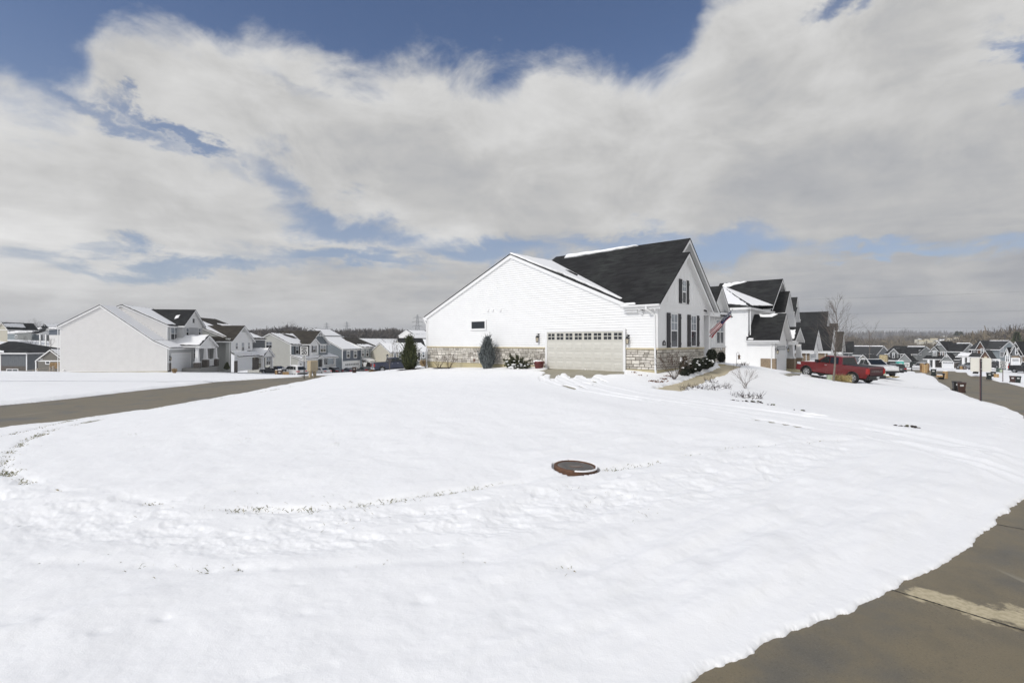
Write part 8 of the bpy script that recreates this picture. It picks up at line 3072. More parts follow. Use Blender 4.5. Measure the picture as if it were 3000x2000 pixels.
def bare_branches(mb, p, d, L, r, depth, m, spread=.5, kids_=3, up=.25, seg=4, rg=None, thin=.004, sides=5):
    """recursive bare branching"""
    rg = rg or rnd
    pts, rad = [Vector(p)], [r]
    q, dd = Vector(p), Vector(d).normalized()
    ch = []
    for i in range(seg):
        dd = (dd + Vector((rg.gauss(0, .10), rg.gauss(0, .10), rg.gauss(0, .05) + up * .12))).normalized()
        q = q + dd * (L / seg)
        pts.append(q.copy())
        rad.append(max(thin * .7, r * (1 - .62 * (i + 1) / seg)))
        if depth > 0 and i >= 1:
            ch.append((q.copy(), dd.copy(), rad[-1]))
    mb.tube(pts, rad, m, sides if r > .012 else 3, cap=False)
    if depth > 0:
        for k in range(kids_):
            b, bd, br = ch[rg.randrange(len(ch))] if k else ch[-1]
            a = rg.uniform(0, 6.28)
            e1 = bd.orthogonal().normalized()
            e2 = bd.cross(e1)
            nd = (bd + (e1 * math.cos(a) + e2 * math.sin(a)) * rg.uniform(.5, 1.2) * spread + Vector((0, 0, up * .5))).normalized()
            bare_branches(mb, b, nd, L * rg.uniform(.55, .8), max(thin, br * .72), depth - 1, m, spread, kids_, up, max(3, seg - 1), rg, thin, sides)


def plants_by_corner_house():
    # dark evergreen left of the house
    p = P(1200, 1082, 36.2)
    cone_shrub('evergreen_shrub', 'tall dark shaggy evergreen standing alone left of the corner house', p, 2.25, .62, M_EVER, 5200, .30, .045, up=.9, low=.2, shape=lambda h: (.40 + .60 * min(1, h / .3)) * (1 if h < .34 else max(0, 1 - (h - .34) / .66) ** 1.05), snow=5)
    mb = MB()
    ring = [(p.x + math.cos(a) * r_ * 1.4, p.y + math.sin(a) * r_, 0) for a, r_ in ((k * math.pi / 9, rnd.uniform(.45, .75)) for k in range(18))]
    mb.poly([(x, y, zg(x, y) + .165) for x, y, _ in ring], M_MULCH)
    tag(mb.build('mulch_bed'), kind='structure')
    # grey upright juniper against the stone
    q = HM.hit(1428, 1080, x=-.75)
    cone_shrub('grey_juniper', 'narrow grey-green upright juniper against the stone base', HM.w(q.x, q.y, q.z), 1.86, .44, M_JUNI, 6500, .30, .030, up=1.5, shape=lambda h: (.55 + .45 * min(1, h / .3)) * (1 if h < .42 else max(0, 1 - (h - .42) / .58) ** .8))
    # small cone far off by the sage house
    cone_shrub('small_conifer', 'tiny dark conifer at the corner of the sage grey house', P(665, 1081, 71), .95, .30, M_EVER, 900, .16, .05)
    # spreading juniper with snow
    q = HM.hit(1517, 1081, x=-.9)
    c = HM.w(q.x, q.y, q.z - .02)
    t = thing('spreading_juniper', 'low spreading juniper loaded with snow left of the red pot', 'shrub', c, HM.ang)
    st, f, s_ = MB(), MB(), MB()
    for i in range(60):
        # local y runs along the wall
        a = rnd.uniform(-1.5, 1.5) + rnd.choice((0, math.pi))
        ln = rnd.uniform(.55, 1.0)
        ex, ey = math.sin(a) * .5, math.cos(a) * 1.12
        tip = Vector((ex * ln - .0, ey * ln, rnd.uniform(.25, .95) * (1.25 - abs(ey) * .55) * ln + .05))
        mid = Vector((ex * .45 * ln, ey * .45 * ln, tip.z * .62))
        st.tube([(0, 0, 0), mid, tip], [.018, .010, .004], M_TWIG, 4, cap=False)
        for k in range(120):
            u = rnd.uniform(.15, 1.03)
            q_ = (mid * (2 * (1 - u)) if u < .5 else mid.lerp(tip, (u - .5) * 2))
            q_ = mid.lerp(tip, max(0, (u - .4) / .6)) if u > .4 else mid * (u / .4)
            dv = (tip - mid).normalized() * .7 + Vector((rnd.gauss(0, .45), rnd.gauss(0, .45), rnd.gauss(.1, .4)))
            blade(f, q_, dv.normalized() * rnd.uniform(.08, .19), .030, rnd.choice(M_SPREAD))
        if rnd.random() < .45 and tip.z < .75:
            for k in range(rnd.randint(2, 5)):
                v = mid.lerp(tip, rnd.uniform(0, .8)) + Vector((-.03, rnd.gauss(0, .05), .035))
                clump(s_, v, rnd.uniform(.035, .09), flat=.45)
    for i in range(24):
        clump(s_, Vector((rnd.gauss(-.25, .16), rnd.gauss(0, .45), rnd.uniform(.02, .35))), rnd.uniform(.05, .12), flat=.45)
    st.build('stems', t)
    f.build('foliage', t)
    s_.build('snow_load', t)
    # dark clipped shrubs along the front
    specs = [(2003, 1100, .31, 0, .95, 'cone'), (2026, 1093, .22, 0, .52, 'ball'), (2043, 1088, .29, 0, .68, 'ball'), (2067, 1081, .25, 0, .62, 'ball'), (2079, 1075, .24, 0, .62, 'ball'), (2085, 1056, .25, 0, .62, 'ball'), (2113, 1061, .22, 0, .66, 'ball')]
    labs = ['dark snowy cone-shaped shrub nearest the corner of the house', 'small dark shrub squeezed behind the cone-shaped one', 'snowy dark shrub in the middle of the row beside the path', 'dark shrub with white caps, fourth from the house corner', 'dark shrub at the far end of the snowy row by the path',
            'round clipped dark bush standing behind the end of the row', 'upright dark bush beside the white window at the porch end']
    for (px, py, r_, _, hh, kind), lab in zip(specs, labs):
        yl = -.95 if px < 2082 else -.75
        if px >= 2100:
            yl = .5
        q = HM.hit(px, py, y=yl)
        b = HM.w(q.x, q.y, q.z)
        t = thing('clipped_shrub', lab, 'shrub', b, group='dark shrubs along the front wall')
        f, s_ = MB(), MB()
        hgt = hh
        for i in range(1700):
            h = rnd.random()
            a = rnd.uniform(0, 6.28)
            if kind == 'cone':
                rr_ = r_ * (1 - h * .72) * rnd.uniform(.5, 1) * (1 + .22 * math.sin(a * 3 + h * 9))
            else:
                rr_ = r_ * math.sqrt(max(0, 1 - (2 * h - 1) ** 2 * .92)) * rnd.uniform(.7, 1.02) * (1 + .12 * math.sin(a * 4 + h * 7))
            v = Vector((math.cos(a) * rr_, math.sin(a) * rr_, hgt * h + .02))
            d = Vector((math.cos(a), math.sin(a), rnd.uniform(-.2, 1.0)))
            d = (d + Vector((rnd.gauss(0, .5), rnd.gauss(0, .5), rnd.gauss(0, .5)))).normalized() * rnd.uniform(.035, .085)
            blade(f, v, d, .032, rnd.choice(M_BOX))
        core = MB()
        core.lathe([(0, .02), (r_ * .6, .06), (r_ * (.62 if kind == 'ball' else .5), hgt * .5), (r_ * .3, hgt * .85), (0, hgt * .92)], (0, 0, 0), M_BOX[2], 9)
        f.build('foliage', t)
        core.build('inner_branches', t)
        if px < 2085:
            for i in range(11 if kind == 'cone' else 8):
                a, h = rnd.uniform(2.2, 5.6), rnd.uniform(.4, .95)
                rr_ = r_ * ((1 - h * .72) if kind == 'cone' else math.sqrt(max(0, 1 - (2 * h - 1) ** 2))) * .9
                clump(s_, Vector((math.cos(a) * rr_, math.sin(a) * rr_, hgt * h + .03)), rnd.uniform(.04, .09), flat=.5)
            s_.build('snow_clumps', t)
    # leafless shrubs
    for lab, px, py, wallx, ht, seed in (('leafless twiggy shrub at the stone base, left one of the close pair', 1285.5, 1077, -.8, .75, 1), ('leafless twiggy shrub at the stone base, right one of the close pair', 1316, 1077, -.8, .85, 2), ('small dark leafless shrub at the foot of the far downspout', 1251, 1079, -.5, .6, 3)):
        q = HM.hit(px, py, x=wallx)
        t = thing('bare_shrub', lab, 'shrub', HM.w(q.x, q.y, q.z))
        rg = random.Random(seed)
        mb = MB()
        for k in range(9):
            a = rg.uniform(0, 6.28)
            bare_branches(mb, (math.cos(a) * .04, math.sin(a) * .04, -.05), (math.cos(a) * .55, math.sin(a) * .55, 1), ht * .62, .013, 2, M_TWIG, .55, 3, .2, 4, rg, .0045)
        mb.build('twigs', t)
    mb = MB()
    m0, m1 = HM.hit(1264, 1078.5, x=-.8), HM.hit(1332, 1078.5, x=-.8)
    ring = []
    for k in range(26):
        a = 2 * math.pi * k / 26
        y = (m0.y + m1.y) / 2 + math.cos(a) * (m0.y - m1.y) / 2 * rnd.uniform(.85, 1.05)
        w_ = HM.w(-.8 + math.sin(a) * .35 * rnd.uniform(.7, 1.1), y, 0)
        ring.append((w_.x, w_.y, zg(w_.x, w_.y) + .17))
    mb.poly(ring, M_MULCH)
    tag(mb.build('mulch_bed'), kind='structure')
    q = HM.hit(1975, 1106, y=-1.3)
    t = thing('bare_shrub', 'dense brown leafless shrub at the near corner of the stone wall', 'shrub', HM.w(q.x, q.y, q.z))
    rg = random.Random(12)
    mb = MB()
    for k in range(16):
        a = rg.uniform(0, 6.28)
        bare_branches(mb, (math.cos(a) * .05, math.sin(a) * .05, -.05), (math.cos(a) * .6, math.sin(a) * .6, 1), .55, .012, 3, M_TWIG, .55, 3, .15, 4, rg, .0045)
    mb.build('twigs', t)
    # little leafless tree on the front lawn
    x, y = G(2183, 1143)
    z = zg(x, y) + .08
    t = thing('young_tree', 'small leafless spreading ornamental tree on the snow beside the path', 'tree', (x, y, z))
    rg = random.Random(31)
    mb = MB()
    for k in range(4):
        a = k * 1.6 + .4
        bare_branches(mb, (math.cos(a) * .012, math.sin(a) * .012, -.1), (math.cos(a) * .30, math.sin(a) * .30, 1), .62, .020, 0, M_TWIG_G, .6, 3, .22, 5, rg, .004)
    mb.build('trunk', t)
    mb = MB()
    t.scale = (.66, .66, .66)
    M_TW2 = mat('reddish_twig', (.13, .095, .08), .9)
    for k in range(15):
        a = rg.uniform(0, 6.28)
        e = rg.uniform(.45, 1.15)
        bare_branches(mb, (math.cos(a) * .03, math.sin(a) * .03, rg.uniform(.08, .35)), (math.cos(a) * e, math.sin(a) * e, 1), rg.uniform(.55, .8), .010, 2, M_TW2, .5, 3, .18, 4, rg, .0042)
    mb.build('crown', t)
    # withered perennials poking through the snow
    for lab, px, py, rx, n, mt in (('dark withered stems in the snow bed, beside the path start', 2015, 1146, .35, 26, 0), ('dense clump of dark withered stems in the middle of the snow bed', 2065, 1146, .55, 60, 0),
                                   ('purplish withered twigs at the right end of the snow bed', 2115, 1143, .4, 34, 0), ('bare low clump in front of the little leafless tree, snow on top', 2190, 1172, .55, 70, 0),
                                   ('dark seed heads at the top of the snow bed beside the path', 2083, 1124, .3, 26, 0)):
        x, y = G(px, py)
        t = thing('withered_plant', lab, 'plant', (x, y, zg(x, y) + .09), group='withered plants in the snowy front bed')
        rg = random.Random(int(px))
        mb, s_ = MB(), MB()
        for k in range(n):
            a, rr_ = rg.uniform(0, 6.28), rx * math.sqrt(rg.random())
            b = Vector((math.cos(a) * rr_, math.sin(a) * rr_ * .7, -.04))
            bare_branches(mb, b, (rg.gauss(0, .5), rg.gauss(0, .4), 1), rg.uniform(.10, .24), .006, 1, M_WITH, .7, 2, .0, 3, rg, .004)
            if rg.random() < .5:
                blade(mb, b + Vector((0, 0, rg.uniform(.05, .15))), (rg.gauss(0, .05), rg.gauss(0, .05), rg.gauss(.01, .03)), .04, M_WITH)
        mb.build('stems', t)
        for k in range(4):
            a, rr_ = rg.uniform(0, 6.28), rx * math.sqrt(rg.random())
            clump(s_, Vector((math.cos(a) * rr_, math.sin(a) * rr_ * .7, rg.uniform(.0, .06))), rg.uniform(.06, .13), flat=.5)
        s_.build('snow_clumps', t)
    # brown hosta-like leaves near the corner
    for lab, px, py, n in (('brown dead leaf tuft on the snow in front of the house corner', 1919, 1123, 46), ('small brown leaf remnant under the garage side stone', 1877, 1106, 12), ('few brown leaves against the foundation near the downspout', 1858, 1097, 12), ('brown leaf remnant right of the dead tuft', 1946, 1116, 10), ('brown leaves by the leafless shrub at the corner', 1958, 1108, 14)):
        x, y = G(px, py)
        t = thing('dead_leaves', lab, 'plant', (x, y, zg(x, y) + .10), group='dead leaves near the house corner')
        mb = MB()
        for k in range(n):
            a = rnd.uniform(0, 6.28)
            s_ = .10 if n < 20 else .20
            blade(mb, (rnd.gauss(0, s_), rnd.gauss(0, s_), -.02), (math.cos(a) * .13, math.sin(a) * .13, rnd.uniform(.03, .13)), .045, rnd.choice(M_LEAFBR), bend=.04)
        mb.build('leaves', t)
    # edging bits along the drive
    for lab, px, py, n in (('dark clod with green showing at the end of the drive edge', 2655, 1260, 30), ('dark bits at the foot of the leafless clump', 2175, 1184, 34), ('dark bits along the drive edge under the lawn', 2240, 1194, 10), ('scattered dark bits further along the drive edge', 2330, 1211, 10), ('dark twig lying on the snow by the street', 2680, 1136, 5)):
        x, y = G(px, py)
        t = thing('ground_debris', lab, 'debris', (x, y, zg(x, y) + .10), group='dark bits along the drive edge')
        mb = MB()
        for k in range(n):
            u = rnd.uniform(-1, 1)
            c = Vector((u * (.55 if px < 2200 else .3), -u * (.22 if px < 2200 else .1) + rnd.gauss(0, .04), rnd.uniform(-.04, .03)))
            clump(mb, c, rnd.uniform(.02, .055), rnd.choice((M_MULCH, M_MULCH, M_BLADE[2])), flat=.6)
        mb.build('clods', t)
    # bird feeder on a hook by the white house wall
    x, y = G(2158, 1072)
    t = thing('bird_feeder', 'small bird feeder on a thin shepherd hook in front of the white side wall', 'bird feeder', (x, y, zg(x, y)))
    mb = MB()
    mb.tube([(0, 0, -.1), (0, 0, .85), (.05, 0, .95), (.14, 0, .93), (.17, 0, .82)], .012, M_TWIG_G, 5)
    mb.build('hook', t)
    mb = MB()
    mb.lathe([(0, .82), (.11, .70), (.07, .69), (.07, .52), (.12, .50), (0, .48)], (.17, 0, 0), mat('copper_tin', (.30, .22, .16), .5), 10)
    mb.build('feeder', t)
    x, y = G(2163, 1071)
    t = thing('withered_plant', 'grey withered tuft at the foot of the bird feeder', 'plant', (x + .3, y, zg(x, y)))
    mb = MB()
    for k in range(70):
        blade(mb, (rnd.gauss(0, .22), rnd.gauss(0, .12), 0), (rnd.gauss(0, .12), rnd.gauss(0, .08), rnd.uniform(.2, .42)), .02, rnd.choice((M_WITH, M_TWIG_G)), bend=.05)
    mb.build('blades', t)
    for lab, px, py, ht, sd in (('thin wispy leafless shrub in front of the white garage side wall', 2207, 1071, 1.1, 41), ('thin wispy leafless shrub nearest the garage of the white house', 2222, 1071, .9, 42)):
        x, y = G(px, py)
        t = thing('bare_shrub', lab, 'shrub', (x, y, zg(x, y)))
        rg = random.Random(sd)
        mb = MB()
        for k in range(7):
            bare_branches(mb, (rg.gauss(0, .05), rg.gauss(0, .05), -.05), (rg.gauss(0, .4), rg.gauss(0, .4), 1), ht * .5, .008, 2, M_TWIG_G, .4, 2, .2, 4, rg, .005)
        mb.build('twigs', t)


M_WITH = mat('withered_stem', (.055, .040, .040), .9)


def street_trees():
    # young street tree in front of the red pickup
    x, y = G(2442, 1124)
    p = P(2442, 1124, 34)
    p = Vector((p.x, p.y, zg(p.x, p.y)))
    t = thing('street_tree', 'slim leafless street tree rising in front of the red pickup', 'tree', p)
    rg = random.Random(77)
    mb = MB()
    pts = [(0, 0, -.2), (.02, 0, .4), (.10, 0, 1.3), (.13, .02, 2.1), (.18, .0, 3.0), (.25, .02, 4.0), (.16, 0, 4.8), (.12, 0, 5.4)]
    mb.tube(pts, [.085, .065, .055, .048, .036, .022, .012, .006], M_TWIG_G, 7)
    mb.build('trunk', t)
    mb = MB()
    for k in range(44):
        z = 1.6 + 3.3 * rg.random() ** 1.2
        a = rg.uniform(0, 6.28)
        f = (z - 1.3) / 4.5
        L = (1.0 * (1 - f) + .38) * rg.uniform(.7, 1.1)
        i = next(i for i in range(len(pts) - 1) if pts[i + 1][2] >= z)
        u = (z - pts[i][2]) / (pts[i + 1][2] - pts[i][2])
        b = Vector(pts[i]).lerp(Vector(pts[i + 1]), u)
        bare_branches(mb, b, (math.cos(a) * .62, math.sin(a) * .62, 1.0), L, .015 * (1.15 - f * .6), 2, M_TW3, .42, 3, .16, 5, rg, .0055, 4)
    mb.build('crown', t)
    # straw grasses round it
    for lab, px, py, r_, h, mats, lean in (('golden straw grass tuft close against the street tree trunk', 2449, 1126, .18, .5, M_STRAW, .3), ('big golden straw grass mound right of the street tree', 2466, 1131, .42, .62, M_STRAW, .9),
                                        ('tan grass mound behind the tail of the navy pickup', 1094, 1092, .55, .62, M_TAN, 0), ('tan grass mound beside the downspout left of the corner house', 1241, 1071, .32, .75, M_TAN, 0),
                                        ('small round tan grass by the pale house garage', 511, 1091, .2, .6, M_TAN, 0), ('broken straw stub near the white pickup bumper', 2620, 1104, .25, .16, M_STRAW, .6), ('broken straw stub at the pale utility box by the white pickup', 2598, 1103, .22, .14, M_STRAW, .6)):
        Y = 34.5 if 2440 < px < 2480 else 70 if px == 1094 else 52 if px == 1241 else 58 if px == 511 else 50
        p = P(px, py, Y)
        t = thing('grass_mound', lab, 'ornamental grass', (p.x, p.y, p.z if px not in (2449, 2466) else zg(p.x, p.y) + .10))
        mb = MB()
        for k in range(900 if Y < 40 else 500):
            a, rr_ = rnd.uniform(0, 6.28), r_ * math.sqrt(rnd.random()) * .6
            o = Vector((math.cos(a) * rr_, math.sin(a) * rr_, -.03))
            dv = Vector((math.cos(a) * rr_ * 1.3 + lean * .22 + rnd.gauss(0, .06), math.sin(a) * rr_ * 1.1 + rnd.gauss(0, .06), h * rnd.uniform(.6, 1.1)))
            blade(mb, o, dv, .016 if Y < 40 else .03, rnd.choice(mats), bend=h * (.25 + .45 * lean) * rnd.random())
        mb.build('blades', t)
    # wispy stems by the tree
    t = thing('withered_plant', 'thin upright stalks around the street tree foot', 'plant', P(2420, 1112, 35.5))
    mb = MB()
    for k in range(16):
        x = rnd.uniform(-.5, 1.5)
        mb.tube([(x, rnd.gauss(0, .2), -.3), (x + rnd.gauss(0, .06), 0, rnd.uniform(.25, .7))], [.006, .003], M_TWIG_G, 3, cap=False)
    mb.build('stalks', t)
    # two more thin trees further along
    for lab, px, pb, pt_, Y, sd in (('leafless young tree standing behind the roofs past the street tree', 2547, 1060, 965, 78, 5), ('slim leafless tree with a fork by the navy pickup bed', 1141, 1090, 1048, 66, 6), ('thin leafless tree above the beige house roof', 1163, 1060, 1006, 84, 7), ('slender leafless sapling leaning over the beige house front', 1150, 1062, 1003, 86, 8)):
        p = P(px, pb, Y)
        hh = (pb - pt_) / FPX * Y
        t = thing('bare_tree', lab, 'tree', p)
        rg = random.Random(sd)
        mb = MB()
        mb.tube([(0, 0, -.5), (.03, 0, hh * .5), (rg.uniform(-.2, .2), 0, hh)], [.05, .035, .008], M_TWIG_G, 5)
        mb.build('trunk', t)
        mb = MB()
        for k in range(14):
            z = hh * rg.uniform(.35, .95)
            a = rg.uniform(0, 6.28)
            bare_branches(mb, (.02, 0, z), (math.cos(a) * .5, math.sin(a) * .5, 1), hh * .3, .018, 1, M_TW3, .4, 2, .2, 3, rg, .01, 3)
        mb.build('crown', t)


M_TW3 = mat('greyish_twig', (.15, .125, .11), .9)


def snow_tufts():
    """countless blades of grass standing out of the snow along the pavement edges"""
    mb = MB()
    def along(line, n, sc, wid, clus):
        segs = [(Vector(a), Vector(b)) for a, b in zip(line[:-1], line[1:])]
        Ls = [(b - a).length for a, b in segs]
        tot = sum(Ls)
        centres = [rnd.uniform(0, tot) for _ in range(clus)]
        for k in range(n):
            s_ = rnd.choice(centres) + rnd.gauss(0, .16)
            acc = 0
            for (a, b), L in zip(segs, Ls):
                if acc + L >= s_:
                    break
                acc += L
            q = a.lerp(b, max(0, min(1, (s_ - acc) / L)))
            x, y = q.x + rnd.gauss(0, wid), q.y + rnd.gauss(0, wid)
            a = rnd.uniform(0, 6.28)
            ln = rnd.uniform(.03, .11) * sc
            blade(mb, (x, y, zg(x, y) + .065), (math.cos(a) * ln * .8, math.sin(a) * ln * .5, ln * rnd.uniform(.3, .9)), .0055 * (1 + math.hypot(x, y) / 14), rnd.choice(M_BLADE), bend=ln * .3)
    along(SIDE_TUFT, 1900, .8, .07, 120)
    along(SIDE_TUFT[0:9], 1300, 1.0, .09, 55)
    along(SIDE_TUFT_2, 90, .8, .10, 11)
    along(UPPER_WALK, 700, .8, .06, 60)
    for px, py in HOLES:
        x0, y0 = G(px, py)
        for k in range(15):
            a = rnd.uniform(0, 6.28)
            ln = rnd.uniform(.025, .08)
            x, y = x0 + rnd.gauss(0, .03), y0 + rnd.gauss(0, .03)
            blade(mb, (x, y, zg(x, y) + .045), (math.cos(a) * ln, math.sin(a) * ln, ln * rnd.uniform(.3, 1)), .0065, M_BLADE[2 if k % 2 else 0], bend=ln * .3)
    # faint scatter on the lawn
    for k in range(1500):
        px, py = rnd.uniform(100, 1900), rnd.gauss(1440, 45)
        if rnd.random() < .4:
            px, py = rnd.uniform(0, 1000), rnd.uniform(1200, 1330)
        if vnoise(np.array([px / 60.]), np.array([py / 25.]), 3)[0] < .08:
            continue
        x, y = G(px, py) if k % 3 == 0 else (x + rnd.gauss(0, .1), y + rnd.gauss(0, .1)) if k else G(px, py)
        a, ln = rnd.uniform(0, 6.28), rnd.uniform(.015, .05)
        blade(mb, (x, y, zg(x, y) + .095), (math.cos(a) * ln, math.sin(a) * ln, ln * .7), .005, rnd.choice(M_BLADE))
    o = mb.build('grass_tips')
    tag(o, 'sparse grass tips poking out of the snow along the pavement edges', 'grass', kind='stuff')


def far_trees():
    """wood on the far hills: one mass of leafless crowns, plus single trees one can tell apart"""
    M_W = [mat('far_wood', c, .95) for c in ((.105, .092, .083), (.085, .076, .070), (.125, .108, .092), (.072, .066, .062))]
    M_W2 = [mat('far_wood_tan', c, .95) for c in ((.17, .145, .115), (.14, .118, .09), (.20, .165, .115), (.115, .10, .08))]
    M_W_HAZED = [mat('haze_pale_wood', c, .95) for c in ((.19, .185, .19), (.16, .155, .16), (.21, .20, .195), (.24, .225, .205))]  # distance haze put into the colour: paler and greyer wood
    def crown_fan(mb, x, y, z, h, w, mats, n, rg):
        m_ = rg.choice(mats)
        tw = h * .016
        mb.add([(x - tw, y, z), (x + tw, y, z), (x + tw * .5, y, z + h * .6), (x - tw * .5, y, z + h * .6)], [(0, 1, 2, 3)], m_)
        for k in range(n):
            a = rg.uniform(0, 6.28)
            u = rg.random()
            el = rg.uniform(.1, 1.45)
            r0 = rg.uniform(.0, .5)
            b = Vector((x + math.cos(a) * w * r0 * .6, y + math.sin(a) * w * r0 * .6, z + h * rg.uniform(.22, .72)))
            d = Vector((math.cos(a) * math.cos(el) * w * .75, math.sin(a) * math.cos(el) * w * .75, math.sin(el) * h * .36)) * rg.uniform(.45, 1.0)
            s_ = d.cross(Vector((rg.gauss(0, 1), rg.gauss(0, 1), rg.gauss(0, 1)))).normalized() * h * rg.uniform(.012, .034)
            e = b + d
            mb.add([b - s_, b + s_, e + s_ * .4, e - s_ * .4], [(0, 1, 2, 3)], m_ if rg.random() < .7 else rg.choice(mats))
    rg = random.Random(101)
    mb = MB()
    # (px range, depth range, count, height, tan?)
    for (p0, p1, y0, y1, n, h0, h1, mats, prof) in (
            (560, 1260, 330, 460, 1150, 9, 14, M_W, None),
            (-150, 620, 420, 520, 300, 9, 13, M_W, None)):
        for i in range(n):
            px, Y = rg.uniform(p0, p1), rg.uniform(y0, y1)
            x = (px - 1500) / FPX * Y
            z = zg(x, Y) - .5
            h = rg.uniform(h0, h1)
            want = np.interp(px, [-150, 560, 640, 760, 850, 960, 1040, 1150, 1200, 1260], [988, 972, 966, 962, 952, 966, 962, 958, 966, 974]) + rg.uniform(-4, 14)
            ztop = EYE + (HY - want) / FPX * Y
            h = max(5, min(16, ztop - z)) if Y < 400 else max(6, ztop - z)
            crown_fan(mb, x, Y, z, h, h * .5, mats, 46, rg)
    tag(mb.build('far_wood'), 'grey leafless wood covering the far hill behind the left street', 'wood', kind='stuff')
    mb = MB()
    for (p0, p1, y0, y1, n) in ((2380, 3150, 420, 620, 900), (2700, 3150, 260, 330, 260), (2350, 3150, 800, 1500, 1300), (2600, 2950, 640, 790, 420), (1900, 2400, 700, 900, 100)):
        for i in range(n):
            px, Y = rg.uniform(p0, p1), rg.uniform(y0, y1)
            x = (px - 1500) / FPX * Y
            z = zg(x, Y) - .5
            if Y > 800:
                want = np.interp(px, [2350, 2450, 2600, 2700, 2800, 3000], [972, 968, 966, 966, 970, 966]) + rg.uniform(-4, 16)
            elif Y > 630:
                want = np.interp(px, [2600, 2700, 2850, 2950], [978, 980, 976, 972]) + rg.uniform(-2, 14)
            elif Y < 340:
                want = np.interp(px, [2700, 2800, 2900, 3000, 3150], [1004, 984, 958, 950, 944]) + rg.uniform(-3, 20)
            else:
                want = np.interp(px, [2380, 2450, 2560, 2700, 2850, 3000], [985, 978, 986, 996, 984, 964]) + rg.uniform(-4, 26)
                if 2670 < px < 2840:
                    want += rg.uniform(2, 12)
            ztop = EYE + (HY - want) / FPX * Y
            h = max(4, ztop - z)
            crown_fan(mb, x, Y, z, h, min(h, 14) * .55, M_W2 if Y < 800 else M_W_HAZED, 40 if Y < 800 else 30, rg)
    tag(mb.build('far_wood'), 'tan and haze-pale leafless wood filling the valley beyond the right street', 'wood', kind='stuff')
    # single far trees on the left skyline
    for lab, px, pb, pt_, Y, sd in (('broad leafless tree on the left skyline above the hill houses', 90, 985, 932, 185, 1), ('leafless tree left of the broad one on the left skyline', 30, 985, 942, 182, 2), ('leafless tree right of the broad one on the left skyline', 104, 985, 938, 188, 3),
                                    ('forked dark trunk in the snowy hollow left of the pale house', 92, 1038, 985, 120, 4), ('thin leaning tree in the snowy hollow beside the forked trunk', 76, 1036, 990, 122, 5), ('leafless tree right in the snowy hollow, low and twisted', 118, 1032, 1008, 118, 6), ('thin tree at the edge of the pale house roof on the snowy slope', 149, 1020, 988, 126, 7),
                                    ('tallest leafless tree rising over the wood behind the speed limit sign', 843, 985, 938, 300, 8), ('leafless treetop just right of the pale house gable', 606, 975, 938, 290, 9), ('bushy leafless treetop over the sage house roof', 640, 975, 940, 292, 10),
                                    ('leafless tall tree at the right skyline near the edge', 2975, 1005, 944, 240, 11), ('leafless tree on the right skyline beside the tallest one', 2944, 1005, 950, 245, 12), ('round dark tree on the right skyline beyond the street tree', 2648, 985, 957, 620, 13)):
        p = P(px, pb, Y)
        hh = (pb - pt_) / FPX * Y
        t = thing('bare_tree', lab, 'tree', p)
        rgt = random.Random(sd)
        mb = MB()
        mb.tube([(0, 0, -2), (0, 0, hh * .25), (rgt.gauss(0, .04) * hh, 0, hh * .5)], [hh * .022, hh * .018, hh * .010], M_W[3], 5)
        mb.build('trunk', t)
        mb = MB()
        for k in range(9):
            a = rgt.uniform(0, 6.28)
            bare_branches(mb, (0, 0, hh * rgt.uniform(.2, .45)), (math.cos(a) * .75, math.sin(a) * .75, 1), hh * .34, hh * .010, 2, M_W[1], .55, 3, .25, 4, rgt, hh * .0022, 3)
        mb.build('crown', t)
    # dark conifers
    for lab, px, pb, pt_, Y, w in (('pointed dark conifer at the foot of the far wood above the evergreen', 1209, 1000, 976, 235, 3.2), ('tall dark conifer at the right skyline in front of the wood', 2979, 1000, 970, 230, 2.4), ('pair of far pointed conifers in the valley, left one', 2803, 982, 969, 600, 4), ('pair of far pointed conifers in the valley, right one', 2814, 982, 970, 600, 4)):
        p = P(px, pb, Y)
        hh = (pb - pt_) / FPX * Y
        t = thing('conifer', lab, 'tree', p)
        mb = MB()
        mb.tube([(0, 0, -1), (0, 0, hh * .3)], [.25, .2], M_W[3], 5)
        mb.build('trunk', t)
        mb = MB()
        for k in range(500):
            h = rnd.random()
            a = rnd.uniform(0, 6.28)
            r_ = w * (1 - h) * rnd.uniform(.3, 1)
            blade(mb, (math.cos(a) * r_ * .6, math.sin(a) * r_ * .6, hh * (.08 + .9 * h)), (math.cos(a) * w * .4, math.sin(a) * w * .4, -.1 * w), w * .12, rnd.choice(M_EVER[:3]))
        mb.build('crown', t)
    # far roofs in the valley at right
    mb = None
    for i, (px, py, w) in enumerate([(2690, 993, 10), (2712, 995, 12), (2735, 993, 14), (2760, 996, 12), (2782, 992, 12), (2800, 989, 12), (2765, 984, 14), (2700, 999, 12), (2725, 1001, 12), (2747, 1001, 12)]):
        Y = 480 + (1002 - py) * 12 + rnd.uniform(-20, 20)
        p = P(px, py + 4, Y)
        t = thing('valley_house', 'tiny pale far-off house in the sunlit clearing across the valley', 'house', p, rnd.uniform(-.5, .5), 'far-off houses in the valley clearing')
        mb = MB()
        w *= .5
        mb.box(-w / 2, w / 2, -2.5, 2.5, -3, 1.6, M_BEIGE)
        mb.build('wall', t)
        mb = MB()
        mb.add([(-w / 2, -2.7, 1.5), (w / 2, -2.7, 1.5), (w / 2, 0, 2.7), (-w / 2, 0, 2.7), (w / 2, 2.7, 1.5), (-w / 2, 2.7, 1.5)], [(0, 1, 2, 3), (3, 2, 4, 5)], M_LIMEST if i % 3 else M_SNOW)
        mb.build('roof', t)


